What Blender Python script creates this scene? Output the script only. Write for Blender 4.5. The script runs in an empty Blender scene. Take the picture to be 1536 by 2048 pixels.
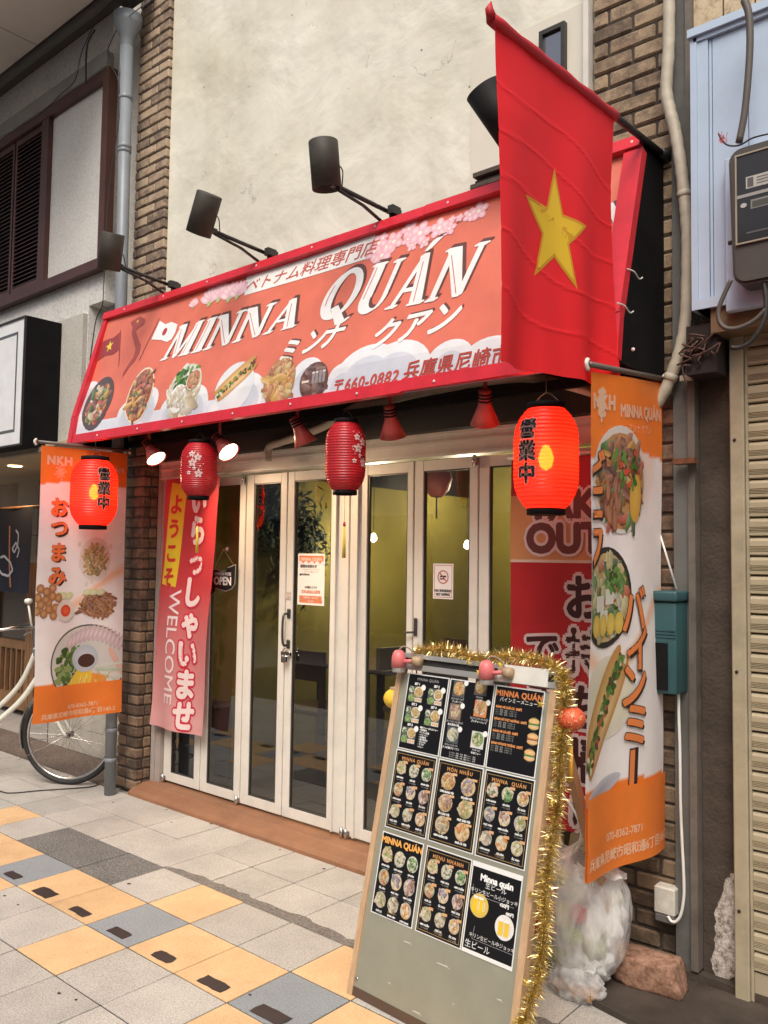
import bpy, bmesh, math, random
from mathutils import Vector, Matrix, noise
random.seed(7)
R = math.radians
S = bpy.context.scene
COL = S.collection
# ---------------------------------------------------------------- camera
FPX, PITCH, ROLL, YAW, CH = 1675.8, .05703, .0141, .70892, 1.53
_c, _s = math.cos(YAW), math.sin(YAW)
_f = Vector((-_s, _c, 0)); _r = Vector((_c, _s, 0)); _u = Vector((0, 0, 1))
CW = _f*math.cos(PITCH) + _u*math.sin(PITCH)
CU = _u*math.cos(PITCH) - _f*math.sin(PITCH)
CR = _r*math.cos(ROLL) + CU*math.sin(ROLL)
CU = CU*math.cos(ROLL) - _r*math.sin(ROLL)
CP = Vector((0, 0, CH))
cam_d = bpy.data.cameras.new('camera'); cam = bpy.data.objects.new('camera', cam_d); COL.objects.link(cam)
m3 = Matrix((CR, CU, -CW)).transposed()
cam.matrix_world = Matrix.Translation(CP) @ m3.to_4x4()
cam_d.sensor_fit = 'HORIZONTAL'; cam_d.sensor_width = 36; cam_d.lens = FPX/1536*36
cam_d.clip_end = 200; cam_d.clip_start = .05
S.camera = cam
def at(px, py, X=None, Y=None, Z=None):
    """point of the place seen at a photo pixel on a plane of the building (measuring aid)"""
    d = CW + CR*((px-768)/FPX) - CU*((py-1024)/FPX)
    t = X/d.x if X is not None else Y/d.y if Y is not None else (Z-CH)/d.z
    return CP + d*t
# ---------------------------------------------------------------- light
w = bpy.data.worlds.new('World'); S.world = w; w.use_nodes = True
nt = w.node_tree; bg = nt.nodes['Background']
sky = nt.nodes.new('ShaderNodeTexSky'); sky.sky_type = 'NISHITA'; sky.sun_disc = False
SUN_EL, SUN_ROT = 52, 152
sky.sun_elevation = R(SUN_EL); sky.sun_rotation = R(SUN_ROT)
sky.air_density = 1.0; sky.dust_density = 6.0; sky.ozone_density = 0.3
nt.links.new(sky.outputs[0], bg.inputs[0]); bg.inputs[1].default_value = 0.105
sun_d = bpy.data.lights.new('sun', 'SUN'); sun_d.energy = 1.65; sun_d.angle = R(28); sun_d.color = (1, .985, .93)
sun = bpy.data.objects.new('sun', sun_d); COL.objects.link(sun)
sd = Vector((math.sin(R(SUN_ROT))*math.cos(R(SUN_EL)), math.cos(R(SUN_ROT))*math.cos(R(SUN_EL)), math.sin(R(SUN_EL))))
sun.rotation_euler = (-sd).to_track_quat('-Z', 'Y').to_euler()
vs = S.view_settings; vs.view_transform = 'Standard'; vs.look = 'None'; vs.gamma = 1; vs.exposure = 0.48
vs.use_curve_mapping = False
try:
    S.cycles.max_bounces = 8; S.cycles.transparent_max_bounces = 16; S.cycles.use_denoising = True
    S.cycles.sample_clamp_indirect = 6
except Exception: pass

# ---------------------------------------------------------------- materials
def nodes(name):
    m = bpy.data.materials.new(name); m.use_nodes = True
    n = m.node_tree.nodes; l = m.node_tree.links
    return m, n, l, n['Principled BSDF']
MC = {}
def mat(name, col, rough=.6, metal=0, var=.12, scale=6, bump=0, bscale=60, detail=4, spec=.5, dirt=0, streak=0, obj_rand=0):
    """colour with two octaves of mottling, optional speckle bump and per-object variation"""
    if name in MC: return MC[name]
    m, n, l, p = nodes(name)
    tc = n.new('ShaderNodeTexCoord'); g = n.new('ShaderNodeNewGeometry')
    nz = n.new('ShaderNodeTexNoise'); nz.inputs['Scale'].default_value = scale; nz.inputs['Detail'].default_value = detail
    nz.inputs['Roughness'].default_value = .65
    mp = n.new('ShaderNodeMapping')
    if streak: mp.inputs['Scale'].default_value = (streak, streak, 1)
    l.new(g.outputs['Position'], mp.inputs[0]); l.new(mp.outputs[0], nz.inputs['Vector'])
    mr = n.new('ShaderNodeMapRange'); mr.inputs[1].default_value = .3; mr.inputs[2].default_value = .7
    mr.inputs[3].default_value = 1-var; mr.inputs[4].default_value = 1+var
    l.new(nz.outputs[0], mr.inputs[0])
    fac = mr.outputs[0]
    if obj_rand:
        oi = n.new('ShaderNodeObjectInfo'); mr2 = n.new('ShaderNodeMapRange')
        mr2.inputs[3].default_value = 1-obj_rand; mr2.inputs[4].default_value = 1+obj_rand
        l.new(oi.outputs['Random'], mr2.inputs[0]); mm = n.new('ShaderNodeMath'); mm.operation = 'MULTIPLY'
        l.new(fac, mm.inputs[0]); l.new(mr2.outputs[0], mm.inputs[1]); fac = mm.outputs[0]
    vm = n.new('ShaderNodeVectorMath'); vm.operation = 'SCALE'; vm.inputs[0].default_value = col
    l.new(fac, vm.inputs['Scale'])
    out = vm.outputs[0]
    if dirt:
        n2 = n.new('ShaderNodeTexNoise'); n2.inputs['Scale'].default_value = 2.3; n2.inputs['Detail'].default_value = 8
        n2.inputs['Roughness'].default_value = .75
        l.new(mp.outputs[0], n2.inputs['Vector'])
        r2 = n.new('ShaderNodeMapRange'); r2.inputs[1].default_value = .5; r2.inputs[2].default_value = .72
        r2.inputs[4].default_value = dirt; l.new(n2.outputs[0], r2.inputs[0])
        mx = n.new('ShaderNodeMix'); mx.data_type = 'RGBA'
        l.new(r2.outputs[0], mx.inputs[0]); l.new(out, mx.inputs[6]); mx.inputs[7].default_value = (col[0]*.3, col[1]*.28, col[2]*.25, 1)
        out = mx.outputs[2]
    l.new(out, p.inputs['Base Color'])
    p.inputs['Roughness'].default_value = rough; p.inputs['Metallic'].default_value = metal
    p.inputs['Specular IOR Level'].default_value = spec
    if bump:
        nb = n.new('ShaderNodeTexNoise'); nb.inputs['Scale'].default_value = bscale; nb.inputs['Detail'].default_value = 3
        l.new(g.outputs['Position'], nb.inputs['Vector'])
        b = n.new('ShaderNodeBump'); b.inputs['Strength'].default_value = min(1, bump); b.inputs['Distance'].default_value = .004*max(1, bump)
        l.new(nb.outputs[0], b.inputs['Height']); l.new(b.outputs[0], p.inputs['Normal'])
    MC[name] = m; return m
def speckle(name, base, dark, light, sc=120, rough=.75, thr=.42, bump=.4, big=.15, obj_rand=.06):
    """terrazzo / stucco like speckled mineral surface"""
    if name in MC: return MC[name]
    m, n, l, p = nodes(name)
    g = n.new('ShaderNodeNewGeometry')
    a = n.new('ShaderNodeTexNoise'); a.inputs['Scale'].default_value = sc; a.inputs['Detail'].default_value = 3; a.inputs['Roughness'].default_value = .8
    l.new(g.outputs['Position'], a.inputs['Vector'])
    cr = n.new('ShaderNodeValToRGB'); e = cr.color_ramp.elements
    e[0].position = thr-.1; e[0].color = (*dark, 1); e[1].position = .66; e[1].color = (*light, 1)
    k = e.new(thr+.06); k.color = (*base, 1); l.new(a.outputs[0], cr.inputs[0])
    b = n.new('ShaderNodeTexNoise'); b.inputs['Scale'].default_value = 3.5; b.inputs['Detail'].default_value = 9; b.inputs['Roughness'].default_value = .7
    l.new(g.outputs['Position'], b.inputs['Vector'])
    mr = n.new('ShaderNodeMapRange'); mr.inputs[1].default_value = .3; mr.inputs[2].default_value = .7
    mr.inputs[3].default_value = 1-big; mr.inputs[4].default_value = 1+big*.7; l.new(b.outputs[0], mr.inputs[0])
    oi = n.new('ShaderNodeObjectInfo'); mr2 = n.new('ShaderNodeMapRange')
    mr2.inputs[3].default_value = 1-obj_rand; mr2.inputs[4].default_value = 1+obj_rand; l.new(oi.outputs['Random'], mr2.inputs[0])
    mm = n.new('ShaderNodeMath'); mm.operation = 'MULTIPLY'; l.new(mr.outputs[0], mm.inputs[0]); l.new(mr2.outputs[0], mm.inputs[1])
    vm = n.new('ShaderNodeVectorMath'); vm.operation = 'SCALE'; l.new(cr.outputs[0], vm.inputs[0]); l.new(mm.outputs[0], vm.inputs['Scale'])
    l.new(vm.outputs[0], p.inputs['Base Color']); p.inputs['Roughness'].default_value = rough
    bp = n.new('ShaderNodeBump'); bp.inputs['Strength'].default_value = bump; bp.inputs['Distance'].default_value = .003
    l.new(a.outputs[0], bp.inputs['Height']); l.new(bp.outputs[0], p.inputs['Normal'])
    MC[name] = m; return m
def brickmat(name, c1, c2):
    m, n, l, p = nodes(name)
    g = n.new('ShaderNodeNewGeometry'); oi = n.new('ShaderNodeObjectInfo')
    a = n.new('ShaderNodeTexNoise'); a.inputs['Scale'].default_value = 14; a.inputs['Detail'].default_value = 9; a.inputs['Roughness'].default_value = .72
    l.new(g.outputs['Position'], a.inputs['Vector'])
    ad = n.new('ShaderNodeMath'); ad.operation = 'MULTIPLY_ADD'; ad.inputs[1].default_value = .34; ad.inputs[2].default_value = -.17
    l.new(oi.outputs['Random'], ad.inputs[0]); a2 = n.new('ShaderNodeMath'); l.new(a.outputs[0], a2.inputs[0]); l.new(ad.outputs[0], a2.inputs[1])
    cr = n.new('ShaderNodeValToRGB'); e = cr.color_ramp.elements
    e[0].position = .3; e[0].color = (c2[0]*.5, c2[1]*.5, c2[2]*.55, 1); e[1].position = .6; e[1].color = (*c1, 1)
    k = e.new(.44); k.color = (*c2, 1); l.new(a2.outputs[0], cr.inputs[0])
    hs = n.new('ShaderNodeTexNoise'); hs.inputs['Scale'].default_value = 160; hs.inputs['Detail'].default_value = 2
    l.new(g.outputs['Position'], hs.inputs['Vector'])
    mr = n.new('ShaderNodeMapRange'); mr.inputs[1].default_value = .3; mr.inputs[2].default_value = .7; mr.inputs[3].default_value = .78; mr.inputs[4].default_value = 1.15
    l.new(hs.outputs[0], mr.inputs[0]); vm = n.new('ShaderNodeVectorMath'); vm.operation = 'SCALE'
    l.new(cr.outputs[0], vm.inputs[0]); l.new(mr.outputs[0], vm.inputs['Scale']); l.new(vm.outputs[0], p.inputs['Base Color'])
    p.inputs['Roughness'].default_value = .85
    b = n.new('ShaderNodeBump'); b.inputs['Strength'].default_value = .8; b.inputs['Distance'].default_value = .006
    l.new(a.outputs[0], b.inputs['Height']); l.new(b.outputs[0], p.inputs['Normal'])
    MC[name] = m; return m
def emit(name, col, st):
    m, n, l, p = nodes(name); p.inputs['Base Color'].default_value = (*col, 1)
    p.inputs['Emission Color'].default_value = (*col, 1); p.inputs['Emission Strength'].default_value = st; return m
def printmat(name, rough=.55, sheen=0, spec=.4, wear=.06, trans=0):
    m, n, l, p = nodes(name)
    a = n.new('ShaderNodeAttribute'); a.attribute_name = 'Col'
    g = n.new('ShaderNodeNewGeometry'); nz = n.new('ShaderNodeTexNoise'); nz.inputs['Scale'].default_value = 9; nz.inputs['Detail'].default_value = 6
    l.new(g.outputs['Position'], nz.inputs['Vector'])
    mr = n.new('ShaderNodeMapRange'); mr.inputs[1].default_value = .3; mr.inputs[2].default_value = .7; mr.inputs[3].default_value = 1-wear; mr.inputs[4].default_value = 1+wear
    l.new(nz.outputs[0], mr.inputs[0]); vm = n.new('ShaderNodeVectorMath'); vm.operation = 'SCALE'
    l.new(a.outputs['Color'], vm.inputs[0]); l.new(mr.outputs[0], vm.inputs['Scale']); l.new(vm.outputs[0], p.inputs['Base Color'])
    p.inputs['Roughness'].default_value = rough; p.inputs['Specular IOR Level'].default_value = spec
    if trans:
        t = n.new('ShaderNodeBsdfTranslucent'); l.new(vm.outputs[0], t.inputs[0]); mx = n.new('ShaderNodeMixShader'); mx.inputs[0].default_value = trans
        l.new(p.outputs[0], mx.inputs[1]); l.new(t.outputs[0], mx.inputs[2]); l.new(mx.outputs[0], n['Material Output'].inputs[0])
    return m

# ---------------------------------------------------------------- object helpers
def tag(o, label=None, cat=None, group=None, kind=None):
    if label: o['label'] = label
    if cat: o['category'] = cat
    if group: o['group'] = group
    if kind: o['kind'] = kind
    return o
def thing(name, label, cat, loc=(0, 0, 0), rz=0, group=None):
    o = bpy.data.objects.new(name, None); COL.objects.link(o); o.location = loc; o.rotation_euler = (0, 0, rz)
    o.empty_display_size = .1
    return tag(o, label, cat, group)
class MB:
    def __init__(s): s.v = []; s.f = []; s.m = []; s.sm = []
    def add(s, vs_, fs, mi=0, smooth=False):
        o = len(s.v); s.v += [tuple(a) for a in vs_]; s.f += [tuple(i+o for i in f) for f in fs]
        s.m += [mi]*len(fs); s.sm += [smooth]*len(fs); return s
    def box(s, a, b, mi=0):
        x0, y0, z0 = a; x1, y1, z1 = b
        x0, x1 = sorted((x0, x1)); y0, y1 = sorted((y0, y1)); z0, z1 = sorted((z0, z1))
        return s.add([(x0,y0,z0),(x1,y0,z0),(x1,y1,z0),(x0,y1,z0),(x0,y0,z1),(x1,y0,z1),(x1,y1,z1),(x0,y1,z1)],
              [(0,3,2,1),(4,5,6,7),(0,1,5,4),(1,2,6,5),(2,3,7,6),(3,0,4,7)], mi)
    def bevbox(s, a, b, bv=.004, mi=0, seg=1):
        bm = bmesh.new(); bmesh.ops.create_cube(bm, size=1)
        for v in bm.verts: v.co = Vector([(a[k]+b[k])/2 + v.co[k]*abs(b[k]-a[k]) for k in range(3)])
        bmesh.ops.bevel(bm, geom=bm.edges[:], offset=bv, segments=seg, affect='EDGES', profile=.6)
        s.bm(bm, mi, seg > 1); return s
    def bm(s, bm, mi=0, smooth=False):
        bm.verts.index_update(); s.add([v.co[:] for v in bm.verts], [[v.index for v in f.verts] for f in bm.faces], mi, smooth); bm.free(); return s
    def beam(s, a, b, w_, h, up=(0, 0, 1), mi=0):
        a, b = Vector(a), Vector(b); d = (b-a).normalized(); up = Vector(up)
        x = d.cross(up).normalized(); z = x.cross(d).normalized(); vs_ = []
        for p in (a, b):
            for i, j in ((-1,-1),(1,-1),(1,1),(-1,1)): vs_.append(p + x*(i*w_/2) + z*(j*h/2))
        return s.add(vs_, [(0,1,2,3),(7,6,5,4),(0,4,5,1),(1,5,6,2),(2,6,7,3),(3,7,4,0)], mi)
    def tube(s, pts, r, n=8, mi=0, cap=True, smooth=True):
        pts = [Vector(p) for p in pts]; rr = r if isinstance(r, (list, tuple)) else [r]*len(pts)
        vs_ = []; prev = None
        for k, p in enumerate(pts):
            d = (pts[min(k+1, len(pts)-1)] - pts[max(k-1, 0)]).normalized()
            x = d.orthogonal().normalized() if prev is None else (prev - d*prev.dot(d)).normalized()
            prev = x; y = d.cross(x)
            for i in range(n):
                t = 2*math.pi*i/n; vs_.append(p + (x*math.cos(t) + y*math.sin(t))*rr[k])
        fs = [(k*n+i, k*n+(i+1) % n, (k+1)*n+(i+1) % n, (k+1)*n+i) for k in range(len(pts)-1) for i in range(n)]
        if cap: fs += [tuple(range(n))[::-1], tuple((len(pts)-1)*n+i for i in range(n))]
        return s.add(vs_, fs, mi, smooth)
    def lathe(s, prof, c=(0, 0, 0), axis=(0, 0, 1), n=24, mi=0, smooth=True):
        c = Vector(c); ax = Vector(axis).normalized(); x = ax.orthogonal().normalized(); y = ax.cross(x); vs_ = []
        for r, z in prof:
            for i in range(n):
                t = 2*math.pi*i/n; vs_.append(c + ax*z + (x*math.cos(t)+y*math.sin(t))*r)
        fs = [(k*n+i, k*n+(i+1) % n, (k+1)*n+(i+1) % n, (k+1)*n+i) for k in range(len(prof)-1) for i in range(n)]
        return s.add(vs_, fs, mi, smooth)
    def build(s, name, mats, parent=None):
        me = bpy.data.meshes.new(name); me.from_pydata(s.v, [], s.f)
        for m in (mats if isinstance(mats, (list, tuple)) else [mats]): me.materials.append(m)
        me.polygons.foreach_set('material_index', s.m); me.polygons.foreach_set('use_smooth', s.sm); me.update()
        o = bpy.data.objects.new(name, me); COL.objects.link(o)
        if parent: o.parent = parent; o.matrix_parent_inverse = parent.matrix_basis.inverted() if False else Matrix()
        return o
def local(parent):
    """builders below work in world coordinates: things sit at the origin of their own base, so shift the mesh"""
    return parent
def obj(name, mb, m, parent=None):
    """mesh in world coordinates under a parent empty (mesh is shifted into the parent's frame)"""
    o = mb.build(name, m)
    if parent:
        M = Matrix.Translation(parent.location) @ parent.rotation_euler.to_matrix().to_4x4()
        if parent.parent:
            q = parent.parent; M = (Matrix.Translation(q.location) @ q.rotation_euler.to_matrix().to_4x4()) @ M
        o.data.transform(M.inverted()); o.parent = parent
    return o
def smoothpath(pts, n=6):
    pts = [Vector(p) for p in pts]; out = []
    for i in range(len(pts)-1):
        p0, p1, p2, p3 = pts[max(i-1, 0)], pts[i], pts[i+1], pts[min(i+2, len(pts)-1)]
        for k in range(n):
            t = k/n; out.append(.5*((2*p1)+(p2-p0)*t+(2*p0-5*p1+4*p2-p3)*t*t+(3*p1-p0-3*p2+p3)*t**3))
    out.append(pts[-1]); return out
def copy_tree(o, parent=None):
    c = o.copy(); COL.objects.link(c)
    if parent: c.parent = parent
    for ch in list(o.children): copy_tree(ch, c)
    return c

# ---------------------------------------------------------------- flat print (vertex coloured artwork on real sheets)
_TC = {}
def glyphs(body, shear=0, spacing=1, off=0):
    key = (body, shear, spacing, off)
    if key in _TC: return _TC[key]
    cu = bpy.data.curves.new('t', 'FONT'); cu.body = body; cu.size = 1; cu.shear = shear; cu.space_character = spacing
    cu.resolution_u = 3; cu.offset = off; cu.fill_mode = 'BOTH'
    o = bpy.data.objects.new('t', cu); COL.objects.link(o)
    me = o.to_mesh(); vs_ = [(v.co.x, v.co.y) for v in me.vertices]; fs = [tuple(p.vertices) for p in me.polygons]
    o.to_mesh_clear(); bpy.data.objects.remove(o); bpy.data.curves.remove(cu)
    _TC[key] = (vs_, fs); return _TC[key]
def mixc(a, b, t): return tuple(a[i]*(1-t)+b[i]*t for i in range(3))
class Art:
    def __init__(s): s.v = []; s.f = []; s.c = []; s.k = 0; s.rng = random.Random(5)
    def prim(s, pts, faces, col, lay):
        s.k += 1; z = lay*.0006 + (s.k % 25)*.00002; o = len(s.v)
        s.v += [(p[0], p[1], z) for p in pts]; s.f += [tuple(i+o for i in f) for f in faces]
        s.c += (col if isinstance(col, list) else [col]*len(pts))
    def grid(s, u0, v0, u1, v1, nu, nv, fn, lay=0):
        for i in range(nu):
            for j in range(nv):
                a, b = u0+(u1-u0)*i/nu, u0+(u1-u0)*(i+1)/nu; c, d = v0+(v1-v0)*j/nv, v0+(v1-v0)*(j+1)/nv
                o = len(s.v); s.v += [(a,c,lay*.0006),(b,c,lay*.0006),(b,d,lay*.0006),(a,d,lay*.0006)]
                s.f.append((o,o+1,o+2,o+3)); s.c += [fn(x, y) for x, y in ((a,c),(b,c),(b,d),(a,d))] if fn.__code__.co_argcount == 2 else [fn((a+b)/2, (c+d)/2, 0)]*4
    def rect(s, u0, v0, u1, v1, col, lay=1): s.prim([(u0,v0),(u1,v0),(u1,v1),(u0,v1)], [(0,1,2,3)], col, lay)
    def frame(s, u0, v0, u1, v1, t, col, lay=1):
        s.rect(u0,v0,u1,v0+t,col,lay); s.rect(u0,v1-t,u1,v1,col,lay); s.rect(u0,v0+t,u0+t,v1-t,col,lay); s.rect(u1-t,v0+t,u1,v1-t,col,lay)
    def poly(s, pts, col, lay=1): s.prim(pts, [tuple(range(len(pts)))], col, lay)
    def line(s, pts, w_, col, lay=1):
        for (a, b), (c, d) in zip(pts, pts[1:]):
            L = math.hypot(c-a, d-b) or 1; nx, ny = -(d-b)/L*w_/2, (c-a)/L*w_/2
            s.poly([(a+nx,b+ny),(a-nx,b-ny),(c-nx,d-ny),(c+nx,d+ny)], col, lay)
    def ell(s, u, v, rx, ry, col, lay=1, n=20, rot=0, col2=None):
        ca, sa = math.cos(rot), math.sin(rot); pts = [(u, v)]; cs = [col2 or col]
        for rr in (.5, 1):
            for i in range(n):
                t = 2*math.pi*i/n; x, y = rx*rr*math.cos(t), ry*rr*math.sin(t); pts.append((u+x*ca-y*sa, v+x*sa+y*ca)); cs.append(mixc(col2 or col, col, rr))
        fs = [(0, 1+i, 1+(i+1) % n) for i in range(n)] + [(1+i, 1+n+i, 1+n+(i+1) % n, 1+(i+1) % n) for i in range(n)]
        s.prim(pts, fs, cs, lay)
    def star(s, u, v, r, col, lay=1, rot=0, inner=.39, n=5):
        pts = []
        for k in range(2*n):
            t = math.pi/2 + rot + k*math.pi/n; q = r if k % 2 == 0 else r*inner; pts.append((u+q*math.cos(t), v+q*math.sin(t)))
        s.prim(pts+[(u, v)], [(2*n, k, (k+1) % (2*n)) for k in range(2*n)], col, lay)
    def text(s, body, u, v, size, col, lay=2, align='l', shear=0, bold=0, outline=None, ow=0, spacing=1, shadow=None, sh=(0, 0), sx=1, rot=0):
        vs_, fs = glyphs(body, shear, spacing)
        if not vs_: return 0
        x0 = min(p[0] for p in vs_); x1 = max(p[0] for p in vs_); wd = (x1-x0)*size*sx
        ox = u - x0*size*sx - (wd/2 if align == 'c' else wd if align == 'r' else 0)
        cr_, sr_ = math.cos(rot), math.sin(rot)
        def put(dx, dy, c, L):
            q = []
            for p in vs_:
                a, b = ox + p[0]*size*sx + dx - u, p[1]*size + dy; q.append((u + a*cr_-b*sr_, v + a*sr_+b*cr_))
            s.prim(q, fs, c, L)
        if shadow: 
            for k in range(1, 4): put(sh[0]*k/3, sh[1]*k/3, shadow, lay-1.2)
        if outline:
            for k in range(10): put(ow*math.cos(k*math.pi/5), ow*math.sin(k*math.pi/5), outline, lay-.6)
        if bold:
            for k in range(6): put(bold*math.cos(k*math.pi/3), bold*math.sin(k*math.pi/3), col, lay)
        put(0, 0, col, lay+.1); return wd
    def vtext(s, body, u, v, size, step, col, **k):
        for i, ch in enumerate(body): s.text(ch, u, v-i*step-size*.85, size, col, align='c', **k)
    def food(s, u, v, rx, ry, pal, n=50, plate=(.75,.74,.7), rim=None, lay=2, blob=.16, elong=2.0, rot=0, base=None, fill=.8):
        r = s.rng; s.ell(u, v, rx, ry, rim or mixc(plate, (0,0,0), .15), lay, 22, rot); s.ell(u, v, rx*.93, ry*.93, plate, lay+.3, 22, rot)
        if base: s.ell(u, v, rx*fill, ry*fill, base, lay+.6, 18, rot)
        for k in range(n):
            t = r.random()*6.283; q = math.sqrt(r.random())*fill; x, y = rx*q*math.cos(t), ry*q*math.sin(t)
            cx, cy = u+x*math.cos(rot)-y*math.sin(rot), v+x*math.sin(rot)+y*math.cos(rot)
            b = min(rx, ry)*blob*(.6+.8*r.random()); e = 1+r.random()*(elong-1); c = mixc(r.choice(pal), (r.random()*.3,)*3, .12*r.random())
            a = r.random()*3.14
            pts = []; jit = [.8+.4*r.random() for _ in range(7)]
            for i in range(7):
                tt = 6.283*i/7; px_, py_ = b*e*math.cos(tt)*jit[i], b/e**.3*math.sin(tt)*jit[i]
                pts.append((cx+px_*math.cos(a)-py_*math.sin(a), cy+px_*math.sin(a)+py_*math.cos(a)))
            s.prim(pts, [tuple(range(7))], [mixc(c, (1,1,1), .12)]*3+[mixc(c, (0,0,0), .35)]*4, lay+.9+.012*k)
    def clip(s, u0, v0, u1, v1):
        """drop faces whose vertices all fall outside the sheet, clamp the rest to its edge"""
        keep = [f for f in s.f if any(u0 <= s.v[i][0] <= u1 and v0 <= s.v[i][1] <= v1 for i in f)]
        s.f = keep; s.v = [(min(max(a, u0), u1), min(max(b, v0), v1), c) for a, b, c in s.v]
    def build(s, name, mapping, m, parent=None, maxedge=0, cut=None):
        me = bpy.data.meshes.new(name); me.from_pydata(s.v, [], s.f)
        ca = me.color_attributes.new('Col', 'FLOAT_COLOR', 'POINT')
        ca.data.foreach_set('color', [x for c in s.c for x in (c[0], c[1], c[2], 1)])
        if maxedge:
            bm = bmesh.new(); bm.from_mesh(me)
            if cut: bmesh.ops.bisect_plane(bm, geom=bm.verts[:]+bm.edges[:]+bm.faces[:], plane_co=(0, cut, 0), plane_no=(0, 1, 0), dist=1e-6)
            for _ in range(5):
                es = [e for e in bm.edges if e.calc_length() > maxedge]
                if not es: break
                bmesh.ops.triangulate(bm, faces=[f for f in bm.faces if len(f.verts) > 3 and any(e.calc_length() > maxedge for e in f.edges)])
                es = [e for e in bm.edges if e.calc_length() > maxedge]
                bmesh.ops.subdivide_edges(bm, edges=es, cuts=1)
            bm.to_mesh(me); bm.free()
        co = [0.0]*(3*len(me.vertices)); me.vertices.foreach_get('co', co)
        out = []
        for k in range(0, len(co), 3): out += mapping(co[k], co[k+1], co[k+2])
        me.vertices.foreach_set('co', out); me.materials.append(m); me.update()
        o = bpy.data.objects.new(name, me); COL.objects.link(o)
        if parent:
            M = Matrix.Translation(parent.location) @ parent.rotation_euler.to_matrix().to_4x4()
            o.data.transform(M.inverted()); o.parent = parent
        return o
# ================================================================ measured planes
YP = 3.155      # front of the brick pillars
YD = 3.30       # folding doors
XL, XR = -5.0, -1.275   # sign board
# ---------------------------------------------------------------- materials
M_beige = speckle('tile_beige', (.40,.37,.33), (.19,.17,.15), (.54,.51,.465), 150, .7, .4, .25, .19, .09)
M_orange = speckle('tile_orange', (.60,.38,.19), (.42,.25,.12), (.68,.46,.26), 120, .7, .36, .2, .2, .07)
M_blue = speckle('tile_blue', (.235,.255,.27), (.15,.165,.18), (.33,.35,.37), 150, .7, .4, .2, .1)
M_asph = speckle('asphalt_patch', (.14,.135,.125), (.06,.058,.055), (.30,.28,.26), 110, .9, .44, .7, .3)
M_joint = mat('joint', (.05,.04,.033), .95)
M_mortar = mat('mortar', (.055,.042,.033), .95, bump=.5)
M_brick = brickmat('brick_tan', (.43,.325,.225), (.31,.225,.155))
M_brickd = brickmat('brick_brown', (.225,.145,.088), (.125,.08,.052)); M_brickr = brickmat('brick_shade', (.19,.13,.078), (.10,.068,.043))  # M_brickr is a darker copy, shade of the lower right painted in
M_brickt = brickmat('brick_weathered', (.36,.26,.165), (.22,.155,.10))
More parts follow.
